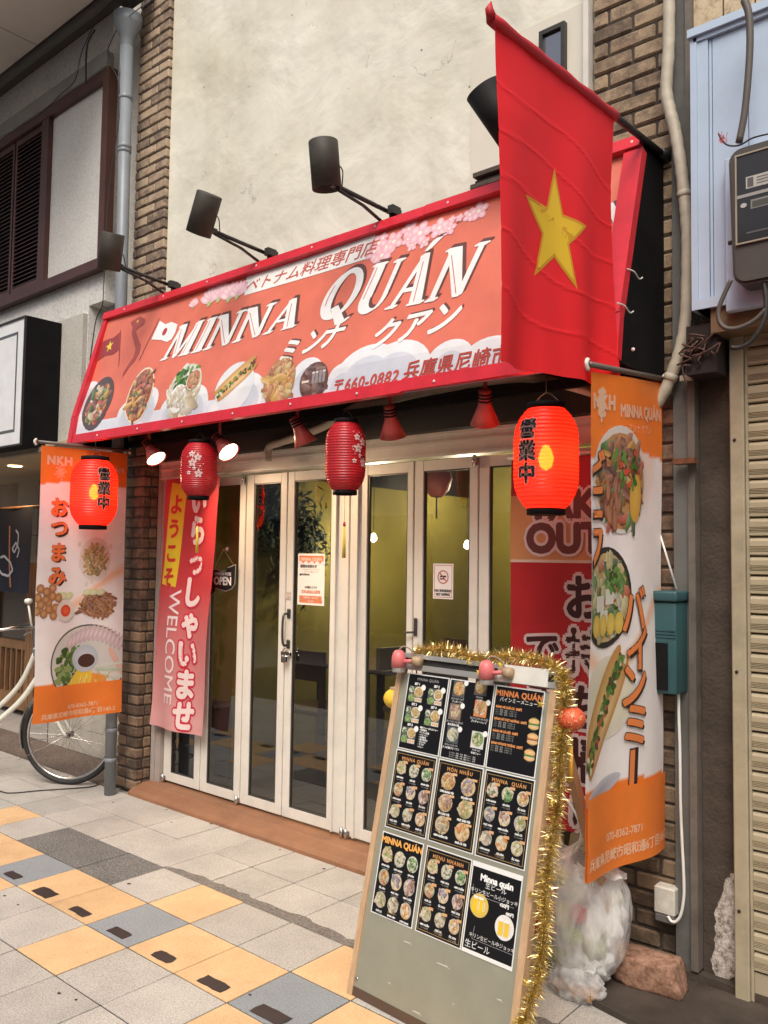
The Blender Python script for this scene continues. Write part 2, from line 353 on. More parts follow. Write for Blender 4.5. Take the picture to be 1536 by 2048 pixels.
def plaster():
    m, n, l, p = nodes('plaster')
    g = n.new('ShaderNodeNewGeometry')
    a = n.new('ShaderNodeTexNoise'); a.inputs['Scale'].default_value = 1.6; a.inputs['Detail'].default_value = 12; a.inputs['Roughness'].default_value = .62
    b = n.new('ShaderNodeTexNoise'); b.inputs['Scale'].default_value = 2.6; b.inputs['Detail'].default_value = 7; b.inputs['Roughness'].default_value = .45; b.inputs['Distortion'].default_value = .3
    v = n.new('ShaderNodeTexVoronoi'); v.feature = 'DISTANCE_TO_EDGE'; v.inputs['Scale'].default_value = 1.3
    wv = n.new('ShaderNodeTexNoise'); wv.inputs['Scale'].default_value = 4; wv.inputs['Detail'].default_value = 6
    ws = n.new('ShaderNodeVectorMath'); ws.operation = 'SCALE'; ws.inputs['Scale'].default_value = .9
    wa = n.new('ShaderNodeVectorMath'); l.new(g.outputs['Position'], wv.inputs['Vector']); l.new(wv.outputs['Color'], ws.inputs[0])
    l.new(g.outputs['Position'], wa.inputs[0]); l.new(ws.outputs[0], wa.inputs[1]); l.new(wa.outputs[0], v.inputs['Vector'])
    for x in (a, b): l.new(g.outputs['Position'], x.inputs['Vector'])
    cr = n.new('ShaderNodeValToRGB'); e = cr.color_ramp.elements
    e[0].position = .32; e[0].color = (.60,.565,.45,1); e[1].position = .62; e[1].color = (.75,.725,.615,1); l.new(a.outputs[0], cr.inputs[0])
    ck = n.new('ShaderNodeMapRange'); ck.inputs[1].default_value = 0; ck.inputs[2].default_value = .006; ck.inputs[3].default_value = .55; ck.inputs[4].default_value = 1
    l.new(v.outputs['Distance'], ck.inputs[0])
    mk = n.new('ShaderNodeMapRange'); mk.inputs[1].default_value = .36; mk.inputs[2].default_value = .42; l.new(b.outputs[0], mk.inputs[0])
    mxf = n.new('ShaderNodeMath'); mxf.operation = 'MAXIMUM'; l.new(ck.outputs[0], mxf.inputs[0]); l.new(mk.outputs[0], mxf.inputs[1])
    sp = n.new('ShaderNodeTexVoronoi'); sp.inputs['Scale'].default_value = 7; l.new(g.outputs['Position'], sp.inputs['Vector'])
    sr = n.new('ShaderNodeMapRange'); sr.inputs[1].default_value = .035; sr.inputs[2].default_value = .05; sr.inputs[3].default_value = .3; sr.inputs[4].default_value = 1; l.new(sp.outputs['Distance'], sr.inputs[0])
    mm = n.new('ShaderNodeMath'); mm.operation = 'MULTIPLY'; l.new(mxf.outputs[0], mm.inputs[0]); l.new(sr.outputs[0], mm.inputs[1])
    st = n.new('ShaderNodeTexNoise'); st.inputs['Scale'].default_value = 5; st.inputs['Detail'].default_value = 6; sm = n.new('ShaderNodeMapping'); sm.inputs['Scale'].default_value = (1, 1, .07)
    l.new(g.outputs['Position'], sm.inputs[0]); l.new(sm.outputs[0], st.inputs['Vector']); s2 = n.new('ShaderNodeMapRange'); s2.inputs[1].default_value = .48; s2.inputs[2].default_value = .75; s2.inputs[3].default_value = 1; s2.inputs[4].default_value = .92
    l.new(st.outputs[0], s2.inputs[0]); m9 = n.new('ShaderNodeMath'); m9.operation = 'MULTIPLY'; l.new(mm.outputs[0], m9.inputs[0]); l.new(s2.outputs[0], m9.inputs[1])
    vm = n.new('ShaderNodeVectorMath'); vm.operation = 'SCALE'; l.new(cr.outputs[0], vm.inputs[0]); l.new(m9.outputs[0], vm.inputs['Scale'])
    l.new(vm.outputs[0], p.inputs['Base Color']); p.inputs['Roughness'].default_value = .36
    bp = n.new('ShaderNodeBump'); bp.inputs['Strength'].default_value = .8; bp.inputs['Distance'].default_value = .045
    l.new(b.outputs[0], bp.inputs['Height']); l.new(bp.outputs[0], p.inputs['Normal']); return m
M_plaster = plaster()
M_white = mat('white_aluminium', (.66,.63,.57), .38, var=.05, scale=9, dirt=.18, bump=.06, bscale=20)
M_cream = mat('cream_metal', (.38,.32,.22), .5, var=.1, scale=8, dirt=.5)  # darkened base, the weak light at lower right is in the colour
M_black = mat('black_board', (.008,.0075,.008), .7, var=.3, spec=.12)
M_blackm = mat('black_metal', (.028,.025,.023), .5, var=.3, scale=20, dirt=.3)
M_steel = mat('grey_steel', (.115,.112,.105), .6, var=.15, scale=5, dirt=.6, streak=.5)  # grey lowered to carry the dimness beside the right pillar
M_pipe = mat('grey_pipe', (.20,.225,.245), .42, var=.1, scale=7, dirt=.15)
M_concrete = mat('dark_concrete', (.062,.045,.033), .9, var=.4, scale=7, streak=.6, dirt=.8, bump=.9, bscale=70)  # dirt streaks, over a base also darkened for the dim right side
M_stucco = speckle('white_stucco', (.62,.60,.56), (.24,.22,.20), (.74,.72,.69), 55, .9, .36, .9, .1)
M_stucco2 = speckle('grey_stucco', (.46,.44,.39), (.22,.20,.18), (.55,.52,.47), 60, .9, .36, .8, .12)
M_red = mat('red_paint', (.60,.022,.035), .32, var=.12, scale=12, dirt=.12, bump=.15, bscale=15)
M_beam = mat('grey_render', (.25,.235,.21), .8, var=.15, scale=3, dirt=.3)
M_brownf = mat('brown_frame', (.075,.03,.022), .45, var=.2, dirt=.1)
M_threshold = mat('painted_step', (.24,.115,.06), .6, var=.16, scale=5, dirt=.5, bump=.3)
M_chrome = mat('chrome', (.62,.6,.57), .22, metal=1, var=.1)
M_rubber = mat('black_rubber', (.015,.015,.016), .65)

# ================================================================ ground
g = MB(); g.box((-30, -12, -.12), (12, 12, -.016)); ground = tag(g.build('ground', mat('ground_base', (.30,.27,.24), .9)), kind='structure')
# paving: one object per tile
TX, TY, TS, TT = -4.4675, 2.516, .3055, .2975
pav = thing('pavement', None, None); pav['kind'] = 'structure'
bed = MB(); bed.box((-9, -2, -.016), (3, 3.10, -.004)); obj('joint_bed', bed, M_joint, pav)
def tilemesh(m):
    mb = MB(); mb.bevbox((0, -(TT-.006), -.012), (TS-.006, 0, 0), .0018); me = mb.build('tile', m); d = me.data; bpy.data.objects.remove(me); return d
TM = {k: tilemesh(m) for k, m in dict(b=M_beige, o=M_orange, u=M_blue, a=M_asph).items()}
for j in range(-2, 7):
    for i in range(-12, 13):
        k = 'b'
        if j == 0: k = 'o' if i % 3 == 1 else 'b'
        if j == 0 and i in (0, 1, 2): k = 'a'
        if j == 1: k = 'u' if i % 3 == 1 else 'o'
        if j == 2: k = 'o' if i % 3 == 1 else 'b'
        o = bpy.data.objects.new('tile', TM[k]); COL.objects.link(o); o.parent = pav
        o.location = (TX+i*TS, TY-j*TT, random.uniform(-.0009, .0009)); o.rotation_euler = (random.uniform(-.002,.002), random.uniform(-.002,.002), random.uniform(-.0015,.0015))
# black tape pads on the kerb row of coloured tiles
M_tape = mat('dark_tape', (.028,.018,.018), .6, var=.2)
for i in range(-8, 10):
    mb = MB(); w_, h_ = .135*random.uniform(.85, 1.08), .060*random.uniform(.8, 1.15); n = 16; pts = []
    bl = random.choice((.12, .15, .3, .8))
    for k in range(n):
        t = 2*math.pi*k/n; cx, sy_ = math.cos(t), math.sin(t); q = max(abs(cx), abs(sy_)); e = 1-bl*.3*(1-1/q if q else 0)
        sc = (1/q)**(1-bl*.6); pts.append((cx*sc*w_/2+random.uniform(-.003,.003), sy_*sc*h_/2+random.uniform(-.003,.003)))
    c = Vector((TX+(i+.55)*TS, TY-2*TT+.052, .0012))
    mb.add([(p[0]+c.x, p[1]+c.y, .0012) for p in pts]+[(p[0]*.93+c.x, p[1]*.9+c.y, .0028) for p in pts],
           [tuple(range(n, 2*n))]+[(k, (k+1) % n, n+(k+1) % n, n+k) for k in range(n)])
    obj('tape_pad', mb, M_tape, pav)
# smeared repair strip along the long joint, and chewing gum spots
mb = MB(); xs = [-3.56+.03*k for k in range(int(2.7/.03))]; up = []; dn = []
for x in xs:
    wv = .028+.018*noise.noise((x*7, 0, 0))+.012*noise.noise((x*31, 4, 0)); t = min(1, (x+3.56)/.2)
    up.append((x, TY+.012+wv*1.5*t+.004, .0014)); dn.append((x, TY-.006-max(0, .02*noise.noise((x*5, 9, 2))+.008*noise.noise((x*40, 9, 2)))*(1 if x > -3.0 else .3), .0014))
mb.add(up+dn, [(k, k+1, len(xs)+k+1, len(xs)+k) for k in range(len(xs)-1)])
obj('repair_strip', mb, speckle('repair', (.16,.14,.12), (.09,.08,.07), (.27,.24,.21), 90, .9, .42, .6, .3), pav)
mb = MB()
for (px, py) in [(422,1648),(343,1645),(9,1792),(152,2000),(118,1987),(258,1768),(333,1620),(648,1738),(36,1810),(500,1990),(560,1700),(226,1605)]:
    c = at(px, py, Z=0); r0 = random.uniform(.004, .009); mb.add([(c.x+r0*1.3*math.cos(a*.9), c.y+r0*math.sin(a*.9), .0015) for a in range(7)], [tuple(range(7))])
obj('gum_spots', mb, mat('gum', (.03,.025,.022), .8), pav)
# worn stone ledge before the neighbour on the left, dark paving right of the shop
mb = MB(); mb.box((-9, 3.105, -.1), (-5.03, 3.48, .012)); tag(mb.build('stone_ledge', speckle('ledge', (.13,.095,.075), (.07,.05,.04), (.2,.155,.13), 60, .85, .42, .5, .3)), kind='structure')
mb = MB(); mb.add([(-1.50,2.775,.001),(-1.24,2.725,.001),(1.5,2.35,.001),(1.5,3.12,.001),(-1.5,3.12,.001),(-1.50,2.775,.022),(-1.24,2.725,.022),(1.5,2.35,.022),(1.5,3.12,.022),(-1.5,3.12,.022)],
    [(5,6,7,8,9),(0,1,6,5),(1,2,7,6),(2,3,8,7),(4,0,5,9)])
tag(mb.build('dark_slab', mat('dark_slab', (.05,.038,.03), .7, var=.4, scale=5, dirt=.5, bump=.8, bscale=25)), kind='structure')
mb = MB(); mb.box((-1.235, 3.121, -.02), (1.5, 3.6, .05)); tag(mb.build('shutter_sill', M_concrete), kind='structure')

# ================================================================ shop building
shop = thing('shop_building', 'two storey shop front with cream plaster upper wall between brick pillars', 'building', (-3.1, 3.4, 0))
mb = MB(); mb.box((-4.66, 3.185, 2.9), (-1.585, 3.35, 6.4)); obj('plaster_wall', mb, M_plaster, shop)
for q in ((-5.02, -4.655), (-1.59, -1.24)): mb = MB(); mb.box((q[0], 3.34, 0), (q[1], 3.5, 6.4)); obj('wall_core', mb, M_beam, shop)
mb = MB(); mb.box((-4.79, 3.20, 2.158), (-1.56, 3.335, 2.9)); mb.box((-4.79, 3.335, 2.158), (-4.78, 7, 2.9))
fas = obj('dark_fascia', mb, speckle('fascia', (.014,.010,.009), (.008,.006,.006), (.035,.028,.022), 160, .6, .5, .4, .3), shop)
# smooth panel joints, window and trim of the plaster wall at its right end
mb = MB()
a, b = at(945, 105, Y=3.18), at(1172, 13, Y=3.18); c = at(945, 340, Y=3.18)
mb.box((a.x, 3.172, 2.9), (-1.60, 3.184, a.z-.01)); obj('wall_panel', mb, mat('panel_cream', (.66,.62,.52), .5, var=.06, scale=2), shop)
mb = MB(); mb.box((-1.612, 3.13, 2.9), (-1.588, 3.183, 4.6)); obj('edge_trim', mb, M_white, shop)
wn = MB(); A, B = at(1082, 68, Y=3.165), at(1133, 150, Y=3.165); z0, z1 = A.z-.48, A.z
wx0, wx1 = A.x, B.x
for q in ((wx0, z0, wx1, z0+.02), (wx0, z1-.02, wx1, z1), (wx0, z0+.02, wx0+.018, z1-.02), (wx1-.018, z0+.02, wx1, z1-.02)):
    wn.box((q[0], 3.145, q[1]), (q[2], 3.171, q[3]))
wo = obj('window', wn, M_blackm, shop)
mb = MB(); mb.box((wx0+.018, 3.16, z0+.02), (wx1-.018, 3.168, z1-.02))
m, n, l, p = nodes('window_mirror'); p.inputs['Base Color'].default_value = (.28,.28,.29,1); p.inputs['Metallic'].default_value = .9; p.inputs['Roughness'].default_value = .12
obj('pane', mb, m, wo)
# weathered dark ledge behind the sign, under the up-lighter
mb = MB(); A = at(948, 352, Y=3.1)
for dz, dy in ((0, .08), (-.03, .06), (-.062, .1)): mb.box((A.x, 3.17-dy, A.z+dz-.012), (-1.6, 3.171, A.z+dz+.008))
obj('rusty_ledge', mb, mat('rusty', (.075,.06,.048), .9, var=.4, scale=15, bump=.6), shop)
# threshold of painted concrete
th = MB(); prof = [(3.02,.0),(3.105,.0),(3.108,.018),(3.135,.038),(3.16,.044),(3.2,.052),(3.212,.060),(3.36,.066),(3.36,-.05)]
prof = prof[1:]; x0, x1 = -4.80, -1.56; n_ = len(prof)
th.add([(x0, y, z) for y, z in prof]+[(x1, y, z) for y, z in prof], [(k, k+1, n_+k+1, n_+k) for k in range(n_-1)]+[tuple(range(n_)), tuple(range(n_, 2*n_))])
obj('threshold', th, M_threshold, shop)
# header, jambs of the folding doors
hd = MB(); hd.box((-4.76, 3.262, 2.04), (-1.56, 3.36, 2.156)); hd.box((-4.76, 3.252, 2.10), (-1.56, 3.262, 2.112)); hd.box((-4.76, 3.25, 2.044), (-1.56, 3.262, 2.052)); hd.box((-4.76, 3.25, 2.144), (-1.56, 3.262, 2.156))
obj('door_header', hd, M_white, shop)
jb = MB(); jb.box((-4.757, 3.275, .05), (-4.705, 3.36, 2.04)); jb.box((-4.80, 3.268, .04), (-4.757, 3.36, 2.9)); obj('door_jamb', jb, mat('jamb_grey', (.36,.31,.28), .6, dirt=.4), shop)
jb = MB(); jb.box((-1.60, 3.262, .05), (-1.56, 3.36, 2.04)); obj('door_jamb', jb, M_white, shop)
# interior room
M_yel = mat('yellow_wall', (.36,.31,.07), .7, var=.15, scale=2)
room = MB(); room.box((-4.8, 7.0, 0), (-1.3, 7.1, 2.9)); obj('back_wall', room, M_yel, shop)
room = MB(); room.box((-4.88, 3.36, 0), (-4.8, 7.0, 2.9)); obj('side_wall', room, M_yel, shop)
room = MB(); room.box((-1.4, 3.36, 0), (-1.3, 7.0, 2.9)); obj('side_wall', room, M_yel, shop)
room = MB(); room.box((-4.8, 3.36, 2.9), (-1.4, 7.0, 2.99)); obj('ceiling', room, mat('room_ceiling', (.25,.24,.2), .8), shop)
room = MB(); room.box((-4.8, 3.36, .0), (-1.4, 7.0, .06)); obj('floor', room, mat('room_floor', (.05,.04,.033), .35, var=.2), shop)

# ---------------------------------------------------------------- bricks
def brick_mesh(L, H, D, seed, m):
    bm = bmesh.new(); bmesh.ops.create_cube(bm, size=1)
    for v in bm.verts: v.co = Vector((v.co.x*L, v.co.y*D, v.co.z*H))
    bmesh.ops.bevel(bm, geom=bm.edges[:], offset=.007, segments=1, affect='EDGES')
    for v in bm.verts:
        q = v.co*22+Vector((seed*7.1, seed*3.3, 0)); v.co += Vector((noise.noise(q), noise.noise(q+Vector((9,0,0))), noise.noise(q+Vector((0,9,0)))))*.0035
    mb = MB(); mb.bm(bm); o = mb.build('brick', m); d = o.data; bpy.data.objects.remove(o); return d
BM_ = {}
def brick(parent, x0, x1, y0, y1, z, m, H=.0595):
    L, D = round(x1-x0, 3), round(y1-y0, 3); s_ = random.randrange(3); key = (L, D, s_, m.name)
    if key not in BM_: BM_[key] = brick_mesh(L, H, D, s_+L*10, m)
    o = bpy.data.objects.new('brick', BM_[key]); COL.objects.link(o); o.parent = parent
    o.location = Vector(((x0+x1)/2, (y0+y1)/2+random.uniform(-.002,.002), z+H/2))-parent.location
    o.rotation_euler = (random.uniform(-.006,.006), random.uniform(-.006,.006), random.uniform(-.006,.006))
CO = .0685
pl = thing('brick_pillar', 'left brick pillar of tan and brown bricks between the grey downpipe and the shop doors', 'pillar', (-4.85, 3.2, 0))
mb = MB(); mb.box((-5.012, 3.163, 0), (-4.808, 3.33, 2.55)); mb.box((-5.012, 3.163, 2.55), (-4.668, 3.33, 5.8)); obj('mortar', mb, M_mortar, pl)
k = 0; z = .012
while z < 5.7:
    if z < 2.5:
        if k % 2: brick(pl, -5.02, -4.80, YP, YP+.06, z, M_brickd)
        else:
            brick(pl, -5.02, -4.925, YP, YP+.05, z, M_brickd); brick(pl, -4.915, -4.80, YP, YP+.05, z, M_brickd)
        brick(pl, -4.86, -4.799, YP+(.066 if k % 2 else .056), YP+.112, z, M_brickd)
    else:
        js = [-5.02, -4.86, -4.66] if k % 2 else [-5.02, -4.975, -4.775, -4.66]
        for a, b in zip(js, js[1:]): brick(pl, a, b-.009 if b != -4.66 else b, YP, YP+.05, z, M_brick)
    k += 1; z += CO
pr_ = thing('brick_pillar', 'right brick pillar behind the flag pole and the orange banner', 'pillar', (-1.41, 3.2, 0))
mb = MB(); mb.box((-1.567, 3.163, 0), (-1.245, 3.33, 5.0)); obj('mortar', mb, M_mortar, pr_)
k = 0; z = .012
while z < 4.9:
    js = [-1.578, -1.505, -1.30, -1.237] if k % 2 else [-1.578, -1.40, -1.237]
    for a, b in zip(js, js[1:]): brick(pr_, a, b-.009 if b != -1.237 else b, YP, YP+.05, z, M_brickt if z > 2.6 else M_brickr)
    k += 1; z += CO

# ================================================================ folding door leaves
def glassmat():
    m, n, l, p = nodes('door_glass'); n.remove(p)
    t = n.new('ShaderNodeBsdfTransparent'); t.inputs[0].default_value = (.54,.54,.52,1)
    gl = n.new('ShaderNodeBsdfGlossy'); gl.inputs['Roughness'].default_value = .02; gl.inputs['Color'].default_value = (.85,.88,.9,1)
    f = n.new('ShaderNodeFresnel'); f.inputs[0].default_value = 1.5
    mr = n.new('ShaderNodeMapRange'); mr.inputs[3].default_value = .09; mr.inputs[4].default_value = 1.0; l.new(f.outputs[0], mr.inputs[0])
    ge = n.new('ShaderNodeNewGeometry'); iv = n.new('ShaderNodeMath'); iv.operation = 'SUBTRACT'; iv.inputs[0].default_value = 1; l.new(ge.outputs['Backfacing'], iv.inputs[1])
    mu = n.new('ShaderNodeMath'); mu.operation = 'MULTIPLY'; l.new(iv.outputs[0], mu.inputs[0]); l.new(mr.outputs[0], mu.inputs[1])
    mx = n.new('ShaderNodeMixShader'); l.new(mu.outputs[0], mx.inputs[0]); l.new(t.outputs[0], mx.inputs[1]); l.new(gl.outputs[0], mx.inputs[2])
    l.new(mx.outputs[0], n['Material Output'].inputs[0]); return m
M_glass = glassmat()
M_grey = mat('dark_grey_metal', (.09,.085,.08), .4, metal=.6)
leaves = [(-4.70,-4.322,'narrow white door leaf beside the left brick pillar, behind the welcome banner'),
          (-4.314,-3.934,'white glazed door leaf with the black open sign'),
          (-3.926,-3.570,'white glazed door leaf with the dark pull handle and padlock'),
          (-3.562,-3.075,'white glazed door leaf with the white and orange notice'),
          (-3.067,-2.636,'white glazed door leaf right of the middle lantern'),
          (-2.628,-2.245,'white glazed door leaf with the no smoking sign'),
          (-2.237,-1.862,'white glazed door leaf between the no smoking leaf and the takeout banner'),
          (-1.854,-1.604,'last white door leaf on the right, hidden mostly by the takeout banner')]
glassx = [(-4.626,-4.379),(-4.253,-3.990),(-3.858,-3.622),(-3.507,-3.212),(-2.946,-2.674),(-2.572,-2.293),(-2.180,-1.92),(-1.80,-1.66)]
for k, ((a, b, lab), (g0, g1)) in enumerate(zip(leaves, glassx)):
    t = thing('door_leaf', lab, 'door', ((a+b)/2, YD+.02, .07), 0, 'folding glass door leaves')
    z0, z1, zg0, zg1 = .078, 2.03, .135, 1.977
    fr = MB(); y0, y1 = YD, YD+.035
    fr.bevbox((a, y0, z0), (g0, y1, z1), .003); fr.bevbox((g1, y0, z0), (b, y1, z1), .003)
    fr.box((g0, y0+.001, z0+.002), (g1, y1-.001, zg0)); fr.box((g0, y0+.001, zg1), (g1, y1-.001, z1-.002))
    if b-g1 > .09: fr.bevbox((g1+.042, y0-.014, z0), (g1+.052, y0+.001, z1), .002)
    if g0-a > .09: fr.bevbox((a+.055, y0-.014, z0), (a+.066, y0+.001, z1), .002)
    obj('frame', fr, M_white, t)
    bd = MB()
    for q in ((g0, zg0, g0+.008, zg1), (g1-.008, zg0, g1, zg1), (g0, zg0, g1, zg0+.008), (g0, zg1-.008, g1, zg1)): bd.box((q[0], y0+.006, q[1]), (q[2], y0+.012, q[3]))
    obj('glazing_bead', bd, M_grey, t)
    gl = MB(); gl.box((g0+.001, y0+.014, zg0+.001), (g1-.001, y0+.019, zg1-.001)); obj('glass', gl, M_glass, t)
    hx = a+.012 if k % 2 == 0 else b-.012
    if k in (0, 1, 3, 4, 5):
        for hz in (.088, 2.005):
            h = MB(); h.lathe([(0,-.03),(.008,-.03),(.008,-.012),(.011,-.008),(.011,.008),(.008,.012),(.008,.03),(0,.03)], (hx, y0-.012, hz), n=12)
            h.box((hx-.02, y0-.004, hz-.018), (hx+.02, y0-.001, hz+.018)); obj('hinge', h, M_chrome, t)
    if k == 2:
        c = at(570, 1262, Y=YD-.03)
        h = MB(); h.tube(smoothpath([(c.x, YD, c.z+.09), (c.x, YD-.045, c.z+.085), (c.x, YD-.045, c.z-.07), (c.x, YD, c.z-.075)], 4), .007, 8)
        h.bevbox((c.x-.014, YD-.008, c.z+.07), (c.x+.014, YD-.001, c.z+.125)); h.bevbox((c.x-.014, YD-.008, c.z-.1), (c.x+.014, YD-.001, c.z-.05)); obj('handle', h, M_grey, t)
        h = MB(); q = c.z-.13; h.bevbox((c.x-.045, YD-.022, q-.012), (c.x+.03, YD-.002, q+.014)); h.tube(smoothpath([(c.x-.012, YD-.03, q-.01), (c.x-.012, YD-.03, q+.025), (c.x+.012, YD-.03, q+.025), (c.x+.012, YD-.03, q-.01)], 4), .004, 6)
        h.bevbox((c.x-.02, YD-.042, q-.048), (c.x+.02, YD-.023, q-.008)); obj('padlock', h, M_chrome, t)
        h = MB(); c = at(577, 1192, Y=YD); h.box((c.x-.02, YD-.003, c.z-.02), (c.x+.018, YD-.001, c.z+.025)); obj('faded_sticker', h, mat('sticker', (.5,.42,.36), .8, var=.4, scale=60), t)
    if k == 5:
        c = at(822, 1255, Y=YD); h = MB(); h.bevbox((a+.008, YD-.01, c.z-.04), (a+.03, YD-.001, c.z+.05)); h.tube([(a+.019, YD-.02, c.z-.02), (a-.03, YD-.03, c.z-.025)], .006, 6); obj('latch', h, M_grey, t)

# ================================================================ sign board (leaning face)
PT, PK, PB = Vector((0, 2.965, 3.112)), Vector((0, 2.765, 2.41)), Vector((0, 2.742, 2.238))   # top, kink, bottom
sg = thing('sign_board', 'long leaning red framed sign board with dishes printed along its lower edge above the doors', 'sign', (-3.1, 2.9, 2.24))
NV = (PK-PT).cross(Vector((1, 0, 0))).normalized()
if NV.y > 0: NV = -NV
LV1 = (PT-PK).length; LV2 = (PK-PB).length; NV2 = (PB-PK).cross(Vector((1, 0, 0))).normalized()
if NV2.y > 0: NV2 = -NV2
def signmap(u, v, z):   # v from the bottom edge
    if v < LV2: q = PB.lerp(PK, v/LV2); n_ = NV2
    else: q = PK.lerp(PT, (v-LV2)/LV1); n_ = NV
    wob = .0035*math.sin(u*5.1+v*9)+.003*math.sin(u*2.3-v*6+1)
    q = q+n_*(z+wob); return [XL+u, q.y, q.z]
def sv(px, py):          # photo position -> (u, v) on the sheet
    d = CW + CR*((px-768)/FPX) - CU*((py-1024)/FPX); t = (PK-CP).dot(NV)/d.dot(NV); P = CP+d*t
    v = LV2+(P-Vector((P.x, PK.y, PK.z))).dot((PT-PK).normalized())
    if v < LV2:
        t = (PK-CP).dot(NV2)/d.dot(NV2); P = CP+d*t; v = LV2-(Vector((P.x, PK.y, PK.z))-P).dot((PK-PB).normalized())
    return P.x-XL, v
SW, SH = XR-XL, LV1+LV2
SAL = (.66,.165,.105); CLW = (.72,.72,.74); CLB = (.40,.44,.54); DSH = (.13,.055,.045); WH = (.80,.78,.76)
ar = Art()
ar.grid(0, 0, SW, SH, 150, 36, lambda x, y: SAL)
# clouds
def cloud(px, py, r, c1=CLW, c2=CLB, lay=1):
    u, v = sv(px, py); ar.ell(u, v-r, r*1.12, r, c1, lay, 30); ar.ell(u, v-r-.12, r*1.15, r, c1, lay, 30); ar.ell(u, v-r-.045, r*.86, r*.93, mixc(c2, c1, .55), lay+.7, 28, col2=mixc(c2, c1, .25))
ar.grid(0, 0, SW, .13, 90, 4, lambda x, y: mixc((.55,.60,.70), CLW, min(1, y*5)), 1.5)
for px, py, r in [(185,762,.10),(262,800,.10),(305,775,.09),(345,795,.09),(395,770,.12),(440,800,.08),(488,738,.10),(500,745,.12),(560,745,.09),(620,715,.10),(690,725,.09),(745,688,.20),(800,680,.19),(905,678,.11),(985,672,.16),(1080,640,.2),(1160,600,.25)]:
    cloud(px, py, r)
ar.grid(0, 0, SW, .05, 90, 2, lambda x, y: mixc((.50,.57,.68), (.62,.66,.72), .5+.5*math.sin(x*9)), 2.6)
# white caption plate
q = [sv(*p) for p in ((490,592),(494,548),(753,470),(750,514))]
ar.poly(q, (.78,.77,.74), 3)
cu, cv = sv(620, 535); hgt = abs(q[1][1]-q[0][1])
ar.text('ベトナム料理専門店', (q[0][0]+q[3][0])/2+.01, (q[0][1]+q[3][1])/2+.024, .088, (.50,.10,.07), 4, 'c', shear=.2, bold=.0014, spacing=1.0, sx=1.22)
# display lettering built from strokes: unit height letters
def serif(x, y, w_=.2): return [(x-w_/2, y), (x+w_/2, y), (x+w_/2, y+.035), (x-w_/2, y+.035)]
def ringpoly(cx, cy, ro, so, ri, si, dx, n=26):
    out = []
    for k in range(n):
        a, b = 2*math.pi*k/n, 2*math.pi*(k+1)/n
        out.append([(cx+ro*math.cos(a), cy+so*math.sin(a)), (cx+ro*math.cos(b), cy+so*math.sin(b)), (cx+dx+ri*math.cos(b), cy+si*math.sin(b)), (cx+dx+ri*math.cos(a), cy+si*math.sin(a))])
    return out
T, t_ = .22, .065
LET = {
 'I': (.32, [[(.06,0),(.06+T,0),(.06+T,1),(.06,1)], serif(.16,0,.32), serif(.16,.965,.32)], [[(.095,.05),(.115,.05),(.115,.95),(.095,.95)]]),
 'N': (.92, [[(.12,0),(.12+t_,0),(.12+t_,1),(.12,1)], [(.05,1),(.3,1),(.84,0),(.70,0)], [(.78,0),(.84,0),(.84,1),(.78,1)], serif(.145,0,.24), serif(.81,.965,.26), [(0,.965),(.2,.965),(.2,1),(0,1)]], [[(.155,.86),(.175,.86),(.735,.05),(.715,.05)]]),
 'M': (1.1, [[(.12,0),(.165,0),(.21,1),(.16,1)], [(.12,1),(.33,1),(.58,.0),(.5,0)], [(.5,0),(.56,0),(.88,1),(.82,1)], [(.78,0),(1.0,0),(.95,1),(.76,1)], serif(.14,0,.24), serif(.89,0,.34), serif(.2,.965,.2), serif(.9,.965,.22)], [[(.2,.88),(.22,.88),(.5,.1),(.485,.1)], [(.81,.05),(.83,.05),(.82,.92),(.8,.92)]]),
 'A': (.92, [[(.10,0),(.155,0),(.50,1),(.44,1)], [(.38,1),(.52,1),(.87,0),(.63,0)], [(.24,.30),(.66,.30),(.66,.345),(.25,.345)], serif(.13,0,.24), serif(.75,0,.36)], [[(.47,.85),(.49,.85),(.70,.05),(.68,.05)]]),
 'U': (.86, [[(.10,.3),(.10+T,.3),(.10+T,1),(.10,1)], [(.70,.3),(.75,.3),(.75,1),(.70,1)], serif(.2,.965,.34), serif(.725,.965,.24)] +
        [[(.425+.325*math.cos(a), .3+.32*math.sin(a)), (.425+.325*math.cos(b), .3+.32*math.sin(b)), (.50+.20*math.cos(b), .3+.25*math.sin(b)), (.50+.20*math.cos(a), .3+.25*math.sin(a))] for a, b in [(math.pi+math.pi*k/12, math.pi+math.pi*(k+1)/12) for k in range(12)]], [[(.135,.3),(.155,.3),(.155,.93),(.135,.93)]]),
 'Q': (1.02, ringpoly(.5,.5,.47,.52,.30,.44,.05)+[[(.42,.22),(.52,.25),(.98,-.14),(.80,-.16)], [(.8,-.16),(.98,-.14),(1.08,-.05),(1.0,-.05)]], [[(.10,.5),(.125,.5),(.16,.28),(.14,.28)], [(.10,.5),(.125,.5),(.16,.72),(.14,.72)]]),
}
LET['Á'] = (LET['A'][0], LET['A'][1]+[[(.42,1.08),(.50,1.08),(.68,1.30),(.52,1.28)]], LET['A'][2])
